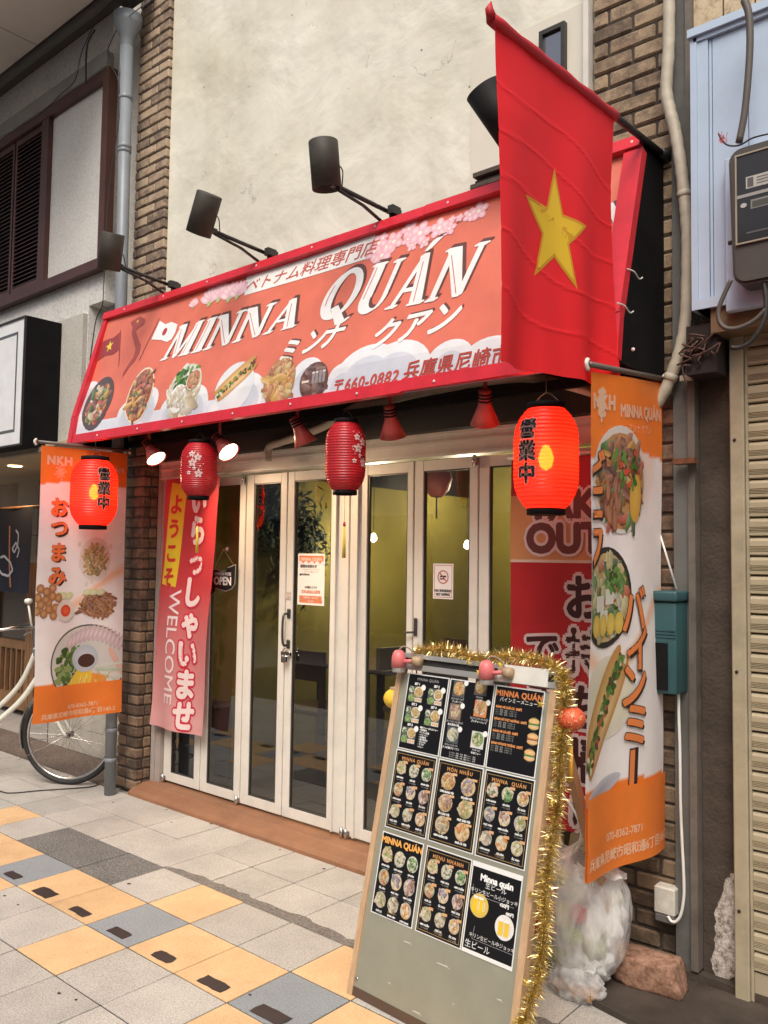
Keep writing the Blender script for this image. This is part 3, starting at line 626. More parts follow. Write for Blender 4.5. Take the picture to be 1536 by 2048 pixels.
def display(word, px0, px1, pyb0, pyb1, hpx0, hpx1):
    """letters along a baseline between two photo columns"""
    tot = sum(LET[c][0] for c in word)+.08*(len(word)-1); (u0, v0), (u1, v1) = sv(px0, pyb0), sv(px1, pyb1)
    H0 = sv(px0, hpx0)[1]-v0; H1 = sv(px1, hpx1)[1]-v1; L = u1-u0-.3*(H0+H1)/2*.6; x = 0
    for c in word:
        wd, P, I = LET[c]
        def mp(q, dx=0, dy=0):
            t = (x+q[0])/tot; Hh = H0+(H1-H0)*t; return (u0+L*t+q[1]*Hh*.34+dx, v0+(v1-v0)*t+q[1]*Hh+dy)
        for k in range(1, 5):
            for q in P: ar.poly([mp(a, .0065*k, .005*k) for a in q], DSH, 3.4)
        for q in P:
            for dx in (-.010, -.004, .004, .010): ar.poly([mp(a, dx, dx*.4) for a in q], (.80,.79,.77), 4.6)
        for q in I: ar.poly([mp(a) for a in q], (.50,.06,.05), 5.4)
        x += wd+.08
display('MINNA', 322, 600, 722, 652, 662, 598)
display('QUÁN', 628, 944, 643, 585, 560, 493)
sy = lambda px, py: sv(px, py)
for ch, px, py, s_ in (('ミ',575,722,.145),('ン',625,702,.145),('ナ',664,690,.15),('ク',768,690,.16),('ア',825,675,.165),('ン',885,660,.17)):
    u, v = sy(px, py); ar.text(ch, u, v, s_, WH, 4.5, 'c', shear=.35, bold=.005, shadow=DSH, sh=(.012, .012))
u, v = sy(668, 789); ar.text('〒660-0882', u, v+.01, .076, (.50,.07,.05), 5, 'l', shear=.2, bold=.0022, spacing=1.12)
u, v = sy(808, 763); ar.text('兵庫県尼崎市昭和通', u, v+.012, .086, (.42,.06,.04), 5, 'l', shear=.15, bold=.0022, spacing=1.05)
# flags and country outline
u, v = sy(238, 672); r_ = ar
fl = [sy(*p) for p in ((200,688),(215,680),(228,676),(241,665),(238,700),(225,709),(210,711),(194,722))]
ar.poly(fl, (.30,.045,.045), 3); ar.line([sy(243,660), sy(237,732)], .006, (.13,.04,.03), 3.4)
uu, vv = sy(220, 693); ar.star(uu, vv, .045, (.85,.62,.06), 4, rot=.2)
jp = [sy(*p) for p in ((319,641),(330,648),(342,643),(354,648),(350,664),(343,678),(334,684),(322,680),(303,679))]
ar.poly(jp, (.80,.80,.80), 3); uu, vv = sy(329, 663); ar.ell(uu, vv, .022, .027, (.45,.05,.05), 4, 18); ar.line([sy(318,636), sy(279,722)], .005, (.13,.04,.03), 3.4)
vn = [(272,638),(280,632),(290,638),(288,648),(278,655),(272,662),(276,676),(282,690),(279,706),(270,722),(258,735),(244,755),(247,744),(258,727),(268,713),(272,698),(268,683),(264,668),(266,655),(262,645)]
ar.poly([sy(*p) for p in vn], (.36,.075,.06), 3); uu, vv = sy(276, 643); ar.star(uu, vv, .014, (.8,.6,.1), 4)
# blossom sprays
def bloom(px, py, r, c=(.74,.36,.42), c2=(.82,.62,.64), lay=3.2):
    u, v = sy(px, py)
    for k in range(5):
        a = k*1.2566+px; ar.ell(u+r*.62*math.cos(a), v+r*.62*math.sin(a), r*.5, r*.42, c, lay, 10, a, c2)
    ar.ell(u, v, r*.22, r*.22, (.80,.72,.62), lay+.6, 8)
ar.line([sy(760,512), sy(800,482), sy(840,470), sy(890,462), sy(940,432), sy(975,418)], .006, (.30,.12,.08), 3)
ar.line([sy(800,490), sy(850,490), sy(868,482)], .005, (.30,.12,.08), 3)
for px, py, r in [(765,512,.055),(750,505,.05),(760,488,.05),(790,485,.055),(775,495,.045),(820,460,.045),(842,468,.06),(818,480,.035),(826,492,.03),(880,457,.05),(900,458,.035),(905,440,.02),(940,430,.035),(958,422,.045),(850,486,.03),(920,436,.02),(768,478,.03)]: bloom(px, py, r)
for px, py, s_ in [(385,605,.5),(418,598,1),(437,590,1),(458,590,1),(475,585,.9)]:
    for k in range(7):
        a = math.pi*(.15+.7*k/6); u, v = sy(px, py+8); ar.ell(u+.055*s_*math.cos(a), v+.06*s_*math.sin(a), .022*s_, .055*s_, (.72,.40,.46), 3+.1*k, 10, a-math.pi/2, (.85,.68,.70))
    ar.ell(*sy(px, py+10), .018*s_, .02*s_, (.42,.50,.22), 4, 8)
# dishes
BRN = [(.25,.07,.03),(.36,.12,.05),(.16,.04,.02),(.50,.18,.06)]; GRN = [(.07,.17,.03),(.14,.28,.06),(.04,.10,.02)]; ORG = [(.65,.30,.05),(.72,.42,.10)]; PAL = [(.72,.66,.52),(.62,.50,.32)]
def dish(px, py, rx, ry, **k): u, v = sy(px, py); ar.food(u, v, rx, ry, **k); return u, v
dish(196,806,.155,.185, pal=GRN+ORG+PAL+[(.55,.10,.05)]+BRN, n=110, plate=(.05,.035,.035), rim=(.10,.07,.07), base=(.32,.15,.05), fill=.72, lay=4, blob=.13)
dish(280,790,.135,.18, pal=BRN+BRN+[(.6,.12,.05)]+ORG+GRN[:1], n=120, plate=(.42,.12,.05), rim=(.74,.66,.50), base=(.22,.06,.03), fill=.82, lay=4, blob=.12, elong=3)
u, v = dish(369,783,.15,.17, pal=PAL+[(.76,.74,.68)], n=60, plate=(.70,.68,.60), rim=(.55,.56,.40), lay=4, blob=.2, fill=.85)
for k in range(60): ar.ell(u+random.uniform(-.1,.08), v+random.uniform(.0,.14), .022, .012, random.choice(GRN), 6.5+k*.01, 7, random.random()*3)
ar.food(u+.07, v+.06, .06, .065, [(.55,.16,.06),(.62,.36,.16),(.3,.2,.06)], n=26, plate=(.45,.22,.12), rim=(.76,.74,.68), lay=8, blob=.22)
ar.food(u-.04, v-.04, .075, .085, PAL+[(.78,.77,.73),(.72,.55,.45)], n=40, plate=(.76,.75,.71), rim=(.76,.75,.70), lay=8, blob=.17, elong=3)
# filled roll on a plate
u, v = sy(470, 765); ar.ell(u, v-.02, .15, .14, (.66,.66,.68), 4, 26, 0, (.78,.77,.76))
def roll(A, u, v, L, W, rot, lay=5, n=50):
    ca, sa = math.cos(rot), math.sin(rot); tr = lambda x, y: (u+x*ca-y*sa, v+x*sa+y*ca)
    A.ell(*tr(0, W*.45), L, W*.62, (.50,.25,.07), lay, 22, rot, (.70,.48,.20)); A.ell(*tr(0, -W*.5), L*.95, W*.5, (.48,.22,.06), lay+.3, 22, rot, (.72,.52,.26))
    for k in range(n):
        x = A.rng.uniform(-.88, .88)*L; A.ell(*tr(x, W*A.rng.uniform(-.35, .3)), W*.22, W*.13, A.rng.choice(GRN+GRN+[(.70,.62,.42),(.50,.12,.05),(.14,.05,.03)]), lay+1+.012*k, 7, A.rng.random()*3)
roll(ar, u+.0, v+.02, .17, .052, .60)
dish(557,762,.115,.135, pal=ORG+[(.55,.22,.08),(.62,.45,.18),(.4,.12,.05)], n=110, plate=(.45,.22,.08), rim=(.42,.20,.08), lay=4, blob=.16, elong=3)
dish(627,762,.098,.098, pal=[(.10,.04,.03),(.2,.08,.05)], n=26, plate=(.13,.05,.04), rim=(.14,.06,.05), lay=4, blob=.2)
u, v = sy(632, 762)
for k in range(4): ar.rect(u-.03+k*.024, v-.01, u-.012+k*.024, v+.05, (.30,.26,.26), 6); ar.rect(u-.03+k*.024, v+.04, u-.014+k*.024, v+.047, (.7,.68,.66), 6.5)
ar.rect(u-.1, v, u-.05, v+.012, (.7,.6,.5), 6.5)
ar.text('N', sy(1236, 420)[0], sy(1236, 470)[1], .22, WH, 4.5, 'c', shear=.2, bold=.008, shadow=DSH, sh=(.02,.012), sx=.8)
ar.clip(0, 0, SW, SH)
ar.build('printed_sheet', signmap, printmat('vinyl_print', .33, spec=.5, wear=.07), sg, maxedge=.10, cut=LV2)
# frame boards, slightly uneven lengths
def fbeam(a, b, w_, h, name='frame_board', nn=NV, m=M_red):
    mb = MB(); mb.beam(a, b, w_, h, up=nn); return obj(name, mb, m, sg)
for a, b in ((XL, -3.62), (-3.62, -2.30), (-2.30, XR)):
    dz = random.uniform(-.002, .002)
    fbeam(Vector((a, PT.y-.004, PT.z+dz)), Vector((b-.002, PT.y-.004, PT.z+dz)), .05, .055)
    fbeam(Vector((a+.05, PB.y-.006, PB.z+.03+dz*2)), Vector((b+.05 if b < -2 else b, PB.y-.006, PB.z+.03+dz)), .055, .03, nn=NV2)
for x in (XL+.022, XR-.03):
    fbeam(Vector((x, PT.y-.01, PT.z-.03)), Vector((x, PK.y-.01, PK.z)), .045 if x < -3 else .075, .04)
    fbeam(Vector((x, PK.y-.012, PK.z)), Vector((x, PB.y-.012, PB.z+.005)), .05 if x < -3 else .078, .032, nn=NV2)
for x in (XL+.004, XR-.004):
    mb = MB(); pts = [(3.15, 3.13), (PT.y, PT.z), (PK.y+.004, PK.z), (PB.y+.004, PB.z), (3.15, 2.235)]
    mb.add([(x-.004, y, z) for y, z in pts]+[(x+.004, y, z) for y, z in pts], [(0,1,2,3,4), (9,8,7,6,5)]+[(k, (k+1) % 5, 5+(k+1) % 5, 5+k) for k in range(5)])
    obj('side_panel', mb, M_black, sg)
mb = MB(); mb.box((XL, PT.y, PT.z-.01), (XR, 3.18, PT.z+.004)); obj('top_panel', mb, M_black, sg)
mb = MB(); mb.box((XL+.05, PB.y+.03, PB.z+.02), (XR-.05, PB.y+.07, PB.z+.06)); mb.box((XL+.05, 3.12, PB.z+.02), (XR-.05, 3.15, PB.z+.06)); obj('rear_batten', mb, M_black, sg)
mb = MB()
for k in range(9):
    x = XL+.25+k*.43; q = PT+NV*.03; mb.lathe([(0,.003),(.006,.002),(.007,0)], (x, q.y, q.z), NV, 8); q = PB+Vector((0, -.025, .028)); mb.lathe([(0,.003),(.006,.002),(.007,0)], (x+.1, q.y, q.z), (0,-1,0), 8)
obj('screws', mb, mat('screw', (.7,.55,.52), .4), sg)
for py, px in ((545, 1262), (613, 1243), (335, 1400)):
    if px > 1300: continue
    c = at(px, py, X=XR+.004); mb = MB(); mb.tube(smoothpath([(XR+.006, c.y-.04, c.z+.002), (XR+.016, c.y, c.z), (XR+.012, c.y+.05, c.z-.012), (XR+.02, c.y+.065, c.z-.004)], 3), .0028, 5); obj('cable_tie', mb, M_white, sg)
# ================================================================ street surroundings out of frame (seen only in reflections)
op = thing('opposite_building', 'plain row of shops across the arcade, behind the viewer', 'building', (-3, -6, 0))
mb = MB(); mb.box((-16, -6.4, 0), (8, -6, 6)); obj('wall', mb, mat('opp_wall', (.5,.46,.4), .8, var=.3, scale=1), op)
mb = MB()
for k in range(7): mb.box((-15+k*3.2, -5.99, .1), (-12.8+k*3.2, -5.93, 2.4))
obj('shop_window', mb, mat('opp_glass', (.06,.07,.08), .2), op)
# ================================================================ neighbour on the left
YL = 3.10
xe = at(177, 640, Y=YL).x
nb = thing('neighbour_building', 'pale pebble stucco neighbour building with a brown louvred upstairs window', 'building', (-7, 3.4, 0))
mb = MB(); mb.box((-10, YL, 2.42), (xe, 3.4, 3.32)); mb.box((-10, YL, 3.32), (-5.27, 3.4, 5.6)); obj('wall', mb, M_stucco, nb)
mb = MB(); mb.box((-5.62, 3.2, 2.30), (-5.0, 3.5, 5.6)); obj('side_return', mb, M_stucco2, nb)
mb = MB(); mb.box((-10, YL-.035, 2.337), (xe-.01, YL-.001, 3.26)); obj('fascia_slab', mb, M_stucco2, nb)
zb0, zb1 = at(120, 165, Y=3.0).z-.02, at(120, 215, Y=3.0).z
z_t = at(0, 275, Y=YL-.06).z; z_b = at(0, 250, Y=YL-.06).z
mb = MB(); mb.bevbox((-10, YL-.07, z_t-.02), (-5.24, YL-.001, z_b), .01); obj('concrete_beam', mb, M_beam, nb)
z2 = at(0, 290, Y=YL-.03).z; mb = MB(); mb.box((-10, YL-.04, z2), (-5.24, YL-.001, z_t-.022)); obj('white_trim', mb, mat('peeling_white', (.62,.6,.55), .8, var=.1, dirt=.6, scale=20), nb)
# window box
wz1 = z2-.003; wz0 = at(0, 600, Y=YL-.05).z; wx1 = at(215, 400, Y=YL-.05).x
win = MB(); fy0, fy1 = YL-.07, YL-.001
win.box((-10, fy0, wz1-.075), (wx1, fy1, wz1)); obj('window', win, M_brownf, nb); win_o = COL.objects[-1] if False else None
wino = [o for o in nb.children if o.name.startswith('window')][0]
f2 = MB(); f2.box((-10, fy0, wz0-.07), (wx1, fy1, wz0)); obj('sill', f2, M_brownf, wino)
f3 = MB(); f3.box((wx1-.075, fy0-.002, wz0), (wx1, fy1, wz1-.075)); obj('frame', f3, M_brownf, wino)
dv0, dv1 = at(83, 400, Y=YL-.05).x, at(96, 400, Y=YL-.05).x
f4 = MB(); f4.box((dv0, fy0+.003, wz0), (dv1, fy1, wz1-.075)); obj('frame', f4, M_brownf, wino)
f5 = MB(); f5.box((dv1, YL-.028, wz0), (wx1-.075, YL-.002, wz1-.075)); obj('panel', f5, speckle('pebble_white', (.60,.585,.54), (.36,.34,.31), (.74,.72,.68), 60, .9, .3, .9, .05), wino)
sh_ = thing('louvre_shutter', 'brown slatted shutter panels in the upstairs window over the neighbour sign', 'shutter', (dv0-.4, YL-.05, wz0))
x_m = at(25, 420, Y=YL-.05).x
for a, b in ((x_m+.012, dv0-.004), (dv0-1.4, x_m-.012)):
    q = MB(); q.box((a, YL-.045, wz0+.002), (a+.028, YL-.012, wz1-.08)); obj('stile', q, M_brownf, sh_)
    q = MB(); q.box((b-.028, YL-.045, wz0+.002), (b, YL-.012, wz1-.08)); obj('stile', q, M_brownf, sh_)
    q = MB(); q.box((a+.028, YL-.045, wz0+.002), (b-.028, YL-.012, wz0+.05)); obj('rail', q, M_brownf, sh_)
    q = MB(); q.box((a+.028, YL-.045, wz1-.13), (b-.028, YL-.012, wz1-.08)); obj('rail', q, M_brownf, sh_)
    z = wz0+.055; sl = None
    while z < wz1-.14:
        if sl is None:
            q = MB(); q.add([(a+.028, YL-.046, z), (b-.028, YL-.046, z), (b-.028, YL-.016, z+.022), (a+.028, YL-.016, z+.022), (a+.028, YL-.046, z+.006), (b-.028, YL-.046, z+.006), (b-.028, YL-.016, z+.028), (a+.028, YL-.016, z+.028)],
                [(0,1,2,3),(7,6,5,4),(0,4,5,1),(2,6,7,3)]); sl = obj('slat', q, M_brownf, sh_); zs = z
        else:
            o = sl.copy(); COL.objects.link(o); o.location = (0, 0, z-zs)
        z += .0335
mb = MB(); mb.box((-10, YL-.01, wz0), (dv0, YL-.003, wz1-.08)); obj('dark_backing', mb, mat('dark_back', (.012,.009,.008), .8), wino)
# arcade soffit of jointed panels
ZC = 5.41
so = thing('arcade_soffit', None, None); so['kind'] = 'structure'
M_soff = mat('soffit_panel', (.62,.60,.56), .5, var=.12, scale=.8)
ys = [YL-.16, YL-.72, YL-1.3]; xs = [-4.95-1.12*k for k in range(8)]
for a, b in zip(ys, ys[1:]):
    for c, d in zip(xs, xs[1:]):
        mb = MB(); mb.box((d+.006, b+.006, ZC), (c-.006, a-.006, ZC+.02)); obj('panel', mb, M_soff, so)
mb = MB(); mb.box((-14, YL-1.3, ZC+.012), (-4.93, YL, ZC+.05)); obj('backing', mb, M_brownf, so)
mb = MB(); mb.box((-14, YL-.15, ZC-.05), (-5.0, YL-.11, ZC+.01)); obj('edge_rail', mb, mat('rail_grey', (.10,.10,.095), .5), so)
mb = MB(); mb.box((-14, YL-.10, ZC-.02), (-5.0, YL-.04, ZC+.01)); mb.box((-5.03, YL-.4, ZC-.1), (-4.80, YL-.02, ZC+.1)); obj('dark_trough', mb, mat('trough', (.05,.05,.048), .6), so)
# loose cables at the soffit
cab = [([(228,0),(200,30),(165,100),(150,160),(120,190),(95,215),(70,235),(30,262),(0,273)], .006), ([(190,60),(176,85),(172,120),(172,168)], .013), ([(233,60),(219,90),(216,105),(222,130),(238,165),(240,220),(232,280),(216,400),(208,560),(206,600)], .006), ([(300,0),(250,40),(243,60),(240,150)], .007)]
for (pp, r_), lab in zip(cab, ('long thin black cable sagging along the soffit edge', 'short thick black cable end hanging down over the beam', 'thin black cable looping down beside the grey downpipe', 'grey white cable strapped to the top of the downpipe')):
    t = MB(); t.tube(smoothpath([at(x, y, Y=YL-.12) for x, y in pp], 4), r_*.55, 6)
    tag(obj('cable', t, M_blackm if 'black' in lab else M_pipe), lab, 'cable')
t = MB(); t.tube(smoothpath([at(x, y, Y=YL-.06) for x, y in [(206,600),(203,616),(192,640),(183,700),(180,722)]], 4), .004, 6); t.tube(smoothpath([at(x, y, Y=YL-.06) for x, y in [(204,612),(222,618),(238,622)]], 4), .005, 6)
tag(obj('cable', t, M_blackm), 'black cable running down the grey wall strip behind the left end of the sign', 'cable')
# downpipe
dp = thing('downpipe', 'tall grey round downpipe with joint collars beside the left brick pillar', 'pipe', (-4.97, 3.02, 0))
P0, P1 = at(220, 1576, Y=3.03), at(254, 90, Y=3.02)
P0.z = .0; mb = MB(); mb.tube([P0, P0.lerp(P1, .30), P0.lerp(P1, .65), P1], [.036,.038,.04,.042], 14); obj('tube', mb, M_pipe, dp)
for py in (195, 292, 300, 1460, 1520):
    c = at(253 if py < 1000 else 222, py, Y=3.02); mb = MB(); r_ = .0435 if py < 1000 else .0385; mb.lathe([(r_,-.012),(r_+.002,-.01),(r_+.002,.01),(r_,.012)], P0.lerp(P1, (c.z-P0.z)/(P1.z-P0.z)), n=16); obj('collar', mb, M_pipe, dp)
mb = MB(); mb.lathe([(.042,-.02),(.05,.05),(.09,.13),(.10,.2),(.0,.2)], P1, n=16); obj('funnel', mb, M_pipe, dp)
# neighbour sign box
nsb = thing('sign_box', 'white light box sign in a deep black frame on the neighbour wall', 'sign', (-6.4, 2.9, 2.3))
X1 = -5.78; Yf = 2.79; za, zb = 2.305, 3.235
mb = MB(); mb.box((-8.5, Yf+.01, za), (X1, YL-.036, zb)); obj('case', mb, M_black, nsb)
mb = MB()
for q in ((-8.5, za, X1, za+.012), (-8.5, zb-.012, X1, zb), (X1-.012, za+.012, X1, zb-.012)): mb.box((q[0], Yf-.004, q[1]), (q[2], Yf+.01, q[3]))
obj('frame', mb, M_blackm, nsb)
ns = Art(); NW = 2.6
ns.rect(0, 0, NW, zb-za-.024, (.72,.72,.72), 0); ns.frame(0, .09, NW-.10, zb-za-.11, .022, (.10,.10,.10), 1)
ns.ell(NW-.98, .36, .22, .25, (.10,.10,.10), 2, 30); ns.ell(NW-1.0, .37, .14, .17, (.72,.72,.72), 3, 30)
ns.build('printed_panel', lambda u, v, z: [X1-.014-NW+u, Yf+.006-z, za+.012+v], printmat('lightbox', .25), nsb)
# recessed entrance under it
ent = thing('entrance_recess', 'dim recessed entrance with warm tiled wall and wooden lattice door on the far left', 'entrance', (-6.8, 3.6, 0))
mb = MB(); mb.box((-10, 2.97, 2.31), (-5.02, 4.4, 2.335)); obj('ceiling', mb, mat('recess_ceiling', (.42,.33,.22), .7), ent)
mb = MB(); mb.box((-10, 2.93, 2.27), (-5.64, 2.98, 2.305)); obj('lintel', mb, mat('lintel', (.22,.19,.15), .6), ent)
mb = MB(); mb.box((-10, 4.3, 0), (-5.6, 4.4, 2.31)); obj('back_wall', mb, mat('recess_wall', (.28,.22,.16), .5, var=.2, scale=3), ent)
for k in range(7):
    for q in range(3):
        mb = MB(); mb.bevbox((-8.9+k*.47, 4.285, 1.45+q*.29), (-8.44+k*.47, 4.299, 1.73+q*.29), .003); obj('wall_tile', mb, mat('recess_tile', (.40,.33,.25), .35, var=.15, obj_rand=.12), ent)
M_wood = mat('door_wood', (.21,.105,.045), .5, var=.25, scale=6, streak=6)
for a, b in ((-8.6, -7.75), (-7.74, -6.9)):
    for q in ((a, .05, a+.09, 1.45), (b-.09, .05, b, 1.45), (a+.09, .05, b-.09, .2), (a+.09, .62, b-.09, .70)):
        mb = MB(); mb.box((q[0], 3.9, q[1]), (q[2], 3.95, q[3])); obj('door_rail', mb, M_wood, ent)
    for k in range(6):
        x = a+.13+k*.11; mb = MB(); mb.box((x, 3.905, .2), (x+.03, 3.935, .62)); obj('lattice_bar', mb, M_wood, ent)
    mb = MB(); mb.box((a+.09, 3.945, .2), (b-.09, 3.95, 1.45)); obj('door_glass', mb, mat('dim_glass', (.05,.035,.022), .2), ent)
mb = MB(); mb.box((-6.9, 3.88, .0), (-6.78, 3.98, 2.3)); obj('post', mb, M_wood, ent)
# white tiled plinth
for k in range(9):
    for q in range(2):
        x1 = -5.05-k*.165; mb = MB(); mb.bevbox((x1-.162, 3.47, .013+q*.18), (x1, 3.50, .19+q*.18), .002); obj('plinth_tile', mb, mat('plinth_tile', (.44,.40,.34), .4, var=.12, obj_rand=.1, dirt=.3), ent)
mb = MB(); mb.box((-6.6, 3.5, 0), (-5.05, 3.7, .372)); obj('plinth_core', mb, M_mortar, ent)
mb = MB(); mb.box((-6.6, 3.45, .374), (-5.05, 3.6, .395)); obj('plinth_cap', mb, M_wood, ent)
mb = MB(); mb.box((-6.6, 3.5, .395), (-5.02, 3.54, 2.31)); obj('wall', mb, mat('grey_wall', (.24,.22,.2), .6), ent)
dl = thing('downlight', 'small round lit downlight in the recess ceiling at the far left', 'lamp', (0, 0, 0)); c = at(30, 932, Z=2.308); dl.location = c
mb = MB(); mb.lathe([(0,-.001),(.05,-.001),(.055,-.004),(.06,-.001)], c, n=18); obj('disc', mb, emit('downlight', (1,.72,.42), 9), dl)
ld = bpy.data.lights.new('downlight_bulb', 'SPOT'); ld.energy = 26; ld.color = (1,.62,.32); ld.spot_size = R(130); ld.shadow_soft_size = .05; lo = bpy.data.objects.new('downlight_bulb', ld); COL.objects.link(lo); lo.location = Vector((0, 0, -.02)); lo.parent = dl
# noren curtain with embroidery
nr = thing('noren_curtain', 'navy door curtain with a white brush stroke motif in the left entrance', 'curtain', (-7.6, 3.6, 1.2))
a = Art(); Yn = 3.55; q0, q1 = at(68, 1013, Y=Yn), at(60, 1187, Y=Yn); nw, nh = 1.6, q0.z-q1.z
a.grid(0, 0, nw, nh, 40, 12, lambda x, y: (.007,.009,.020))
b1 = [at(x, y, Y=Yn) for x, y in [(18,1052),(17,1090),(16,1130),(17,1175)]]; L2 = lambda P: (P.x-(q0.x-nw), P.z-q1.z)
a.line([L2(p) for p in b1], .022, (.30,.13,.07), 2)
for st in ([(30,1060),(36,1068),(34,1090),(26,1105),(22,1098),(30,1085),(38,1100),(32,1115)], [(2,1115),(8,1112),(18,1125),(22,1140),(14,1152),(4,1148),(0,1140)]):
    a.line([L2(at(x, y, Y=Yn)) for x, y in st], .022, (.35,.36,.42), 2.5)
a.build('cloth', lambda u, v, z: [q0.x-nw+u, Yn-z-.02*math.sin(u*9)*(1-v/nh*.7), q1.z+v], printmat('noren_cloth', .9), nr)
mb = MB(); mb.tube([(q0.x-nw, Yn+.01, q0.z), (q0.x+.2, Yn+.01, q0.z)], .012, 8); obj('rod', mb, M_wood, nr)

# ================================================================ right side: steel post, concrete, shutter, siding
po = thing('steel_post', 'grey rusty steel channel post between the right brick pillar and the dark concrete', 'post', (-1.19, 3.15, 0))
mb = MB(); mb.box((-1.234, 3.13, 0), (-1.172, 3.25, 4.6)); obj('web', mb, M_steel, po)
mb = MB(); mb.box((-1.172, 3.112, .06), (-1.146, 3.25, 4.6)); obj('flange', mb, mat('rust_steel', (.125,.105,.088), .7, var=.2, dirt=.8, scale=12), po)
mb = MB(); c = at(1382, 925, Y=3.11); mb.box((c.x-.05, 3.06, c.z-.008), (c.x+.03, 3.11, c.z+.012)); obj('rusty_hook', mb, mat('rust', (.13,.045,.02), .9, var=.4, scale=30), po)
rb = thing('concrete_building', 'dark stained concrete strip with an exposed pale pebble patch next to the rolling shutter', 'building', (-1.08, 3.2, 0))
mb = MB(); mb.box((-1.144, 3.16, .05), (-.9, 3.4, 5)); obj('wall', mb, M_concrete, rb)
# pebble patch
mb = MB(); L0 = [(1452,1760),(1462,1748),(1476,1745),(1478,1800),(1478,1850),(1477,1900),(1474,1950),(1455,1960),(1434,1958),(1424,1937),(1420,1918),(1429,1895),(1431,1860),(1430,1825),(1440,1800)]
A = []
for (xa1, ya1), (xb1, yb1) in zip(L0, L0[1:]+L0[:1]):
    for k in range(4): A.append(at(xa1+(xb1-xa1)*k/4+random.uniform(-2.5,2.5), ya1+(yb1-ya1)*k/4+random.uniform(-2,2), Y=3.158))
mb.add([(p.x, 3.1575, p.z) for p in A]+[(p.x, 3.161, p.z) for p in A], [tuple(range(60))]+[(k, 60+k, 60+(k+1) % 60, (k+1) % 60) for k in range(60)])
obj('pebble_patch', mb, speckle('pebbles', (.40,.345,.30), (.07,.052,.04), (.66,.60,.56), 60, .9, .42, 1, .1), rb)
mb = MB(); A = at(1370, 0, Y=3.14)
for k in range(4): mb = MB(); mb.box((-1.146+k*.115, 3.135, 3.35), (-1.146+k*.115+.108, 3.16, 4.6)); obj('wall_tile', mb, speckle('buff_tile', (.48,.37,.23), (.25,.17,.1), (.56,.45,.30), 40, .6, .4, .2, .1), rb)
st = thing('rolling_shutter', 'beige ribbed metal rolling shutter with its side rail at the right edge', 'shutter', (-.6, 3.15, 0))
xa, xb = at(1462, 720, Y=3.13).x, at(1490, 720, Y=3.13).x
mb = MB(); mb.bevbox((xa, 3.105, .0), (xb, 3.17, 2.42), .004); mb.box((xb+.002, 3.12, 0), (xb+.012, 3.16, 2.42)); obj('side_rail', mb, M_cream, st)
mb = MB()
for z in (.32, 1.15, 1.98): mb = MB(); mb.lathe([(0,.0),(.006,.0),(.006,-.002),(0,-.002)], (xa+.018, 3.104, z), (0,1,0), 8); obj('rivet_hole', mb, mat('hole', (.03,.02,.015), .9), st)
prof = []
sl = None; z = .125
mb = MB(); mb.box((xb+.013, 3.125, .03), (1.2, 3.15, .12)); obj('bottom_bar', mb, M_cream, st)
M_slat = mat('shutter_slat', (.37,.31,.205), .45, var=.1, scale=10, streak=.3, dirt=.25, bump=.15, bscale=10)  # slat colour holds the dim light of this corner besides its dirt
while z < 2.42:
    if sl is None:
        mb = MB(); p = [(3.130, 0), (3.118, .004), (3.118, .013)]
        for k in range(4): b0 = .013+k*.0055; p += [(3.121, b0+.001), (3.121, b0+.003), (3.1175, b0+.004), (3.1175, b0+.0055)]
        p += [(3.118, .052), (3.124, .0615), (3.132, .0655), (3.132, 0)]
        p = [(a, min(b, .066)) for a, b in p]; m_ = len(p)
        mb.add([(xb+.013, y, z+q) for y, q in p]+[(1.2, y, z+q) for y, q in p], [(k, k+1, m_+k+1, m_+k) for k in range(m_-1)]); sl = obj('slat', mb, M_slat, st); zs = z
    else:
        o = sl.copy(); COL.objects.link(o); o.location = (0, random.uniform(-.001, .001), z-zs)
    z += .0685
mb = MB(); mb.box((xb+.013, 3.134, .0), (1.2, 3.16, 2.42)); obj('backing', mb, M_black, st)
# pale blue siding cabinet with timber underneath
sc = thing('siding_panel', 'pale blue white metal siding cladding above the shutter carrying the electricity meter', 'panel', (-.9, 3.0, 2.4))
M_sid = mat('siding_blue', (.42,.52,.645), .38, var=.05, scale=3, dirt=.12)
x0 = at(1364, 90, Y=3.0).x; zt = at(1400, 60, Y=3.0).z; zb_ = at(1395, 622, Y=3.0).z
x0b = at(1396, 620, Y=3.0).x
xs_ = [at(1386, 70, Y=3.0).x+.01, at(1408, 100, Y=3.0).x+.03, at(1472, 60, Y=3.0).x+.03, -.62, -.36]
def sp(xl, xr, y0, y1, za, zb2, name='board', mm=M_sid, dl=0, dr=0):
    mb = MB(); mb.add([(xl+dl,y0,za),(xr+dr,y0,za),(xr+dr,y1,za),(xl+dl,y1,za),(xl,y0,zb2),(xr,y0,zb2),(xr,y1,zb2),(xl,y1,zb2)], [(0,3,2,1),(4,5,6,7),(0,1,5,4),(1,2,6,5),(2,3,7,6),(3,0,4,7)]); return obj(name, mb, mm, sc)
xa_ = x0b-.005
sp(xa_-.012, xa_+.012, 2.985, 3.12, zb_, zt, 'corner_post'); sp(xa_+.012, xa_+.05, 2.992, 3.1, zb_, zt-.03, 'corner_post')
bx = xa_+.052
for wd_ in (.012, .125, .125, .125, .125, .4): sp(bx, bx+wd_-.003, 3.0, 3.1, zb_+.04, zt-.05); bx += wd_
sp(xa_-.018, -.1, 2.972, 3.1, zt-.03, zt, 'top_trim'); sp(xa_, -.1, 2.985, 3.1, zt-.048, zt-.031, 'top_trim')
sp(xa_+.002, -.1, 2.983, 3.1, zb_-.0, zb_+.038, 'bottom_trim')
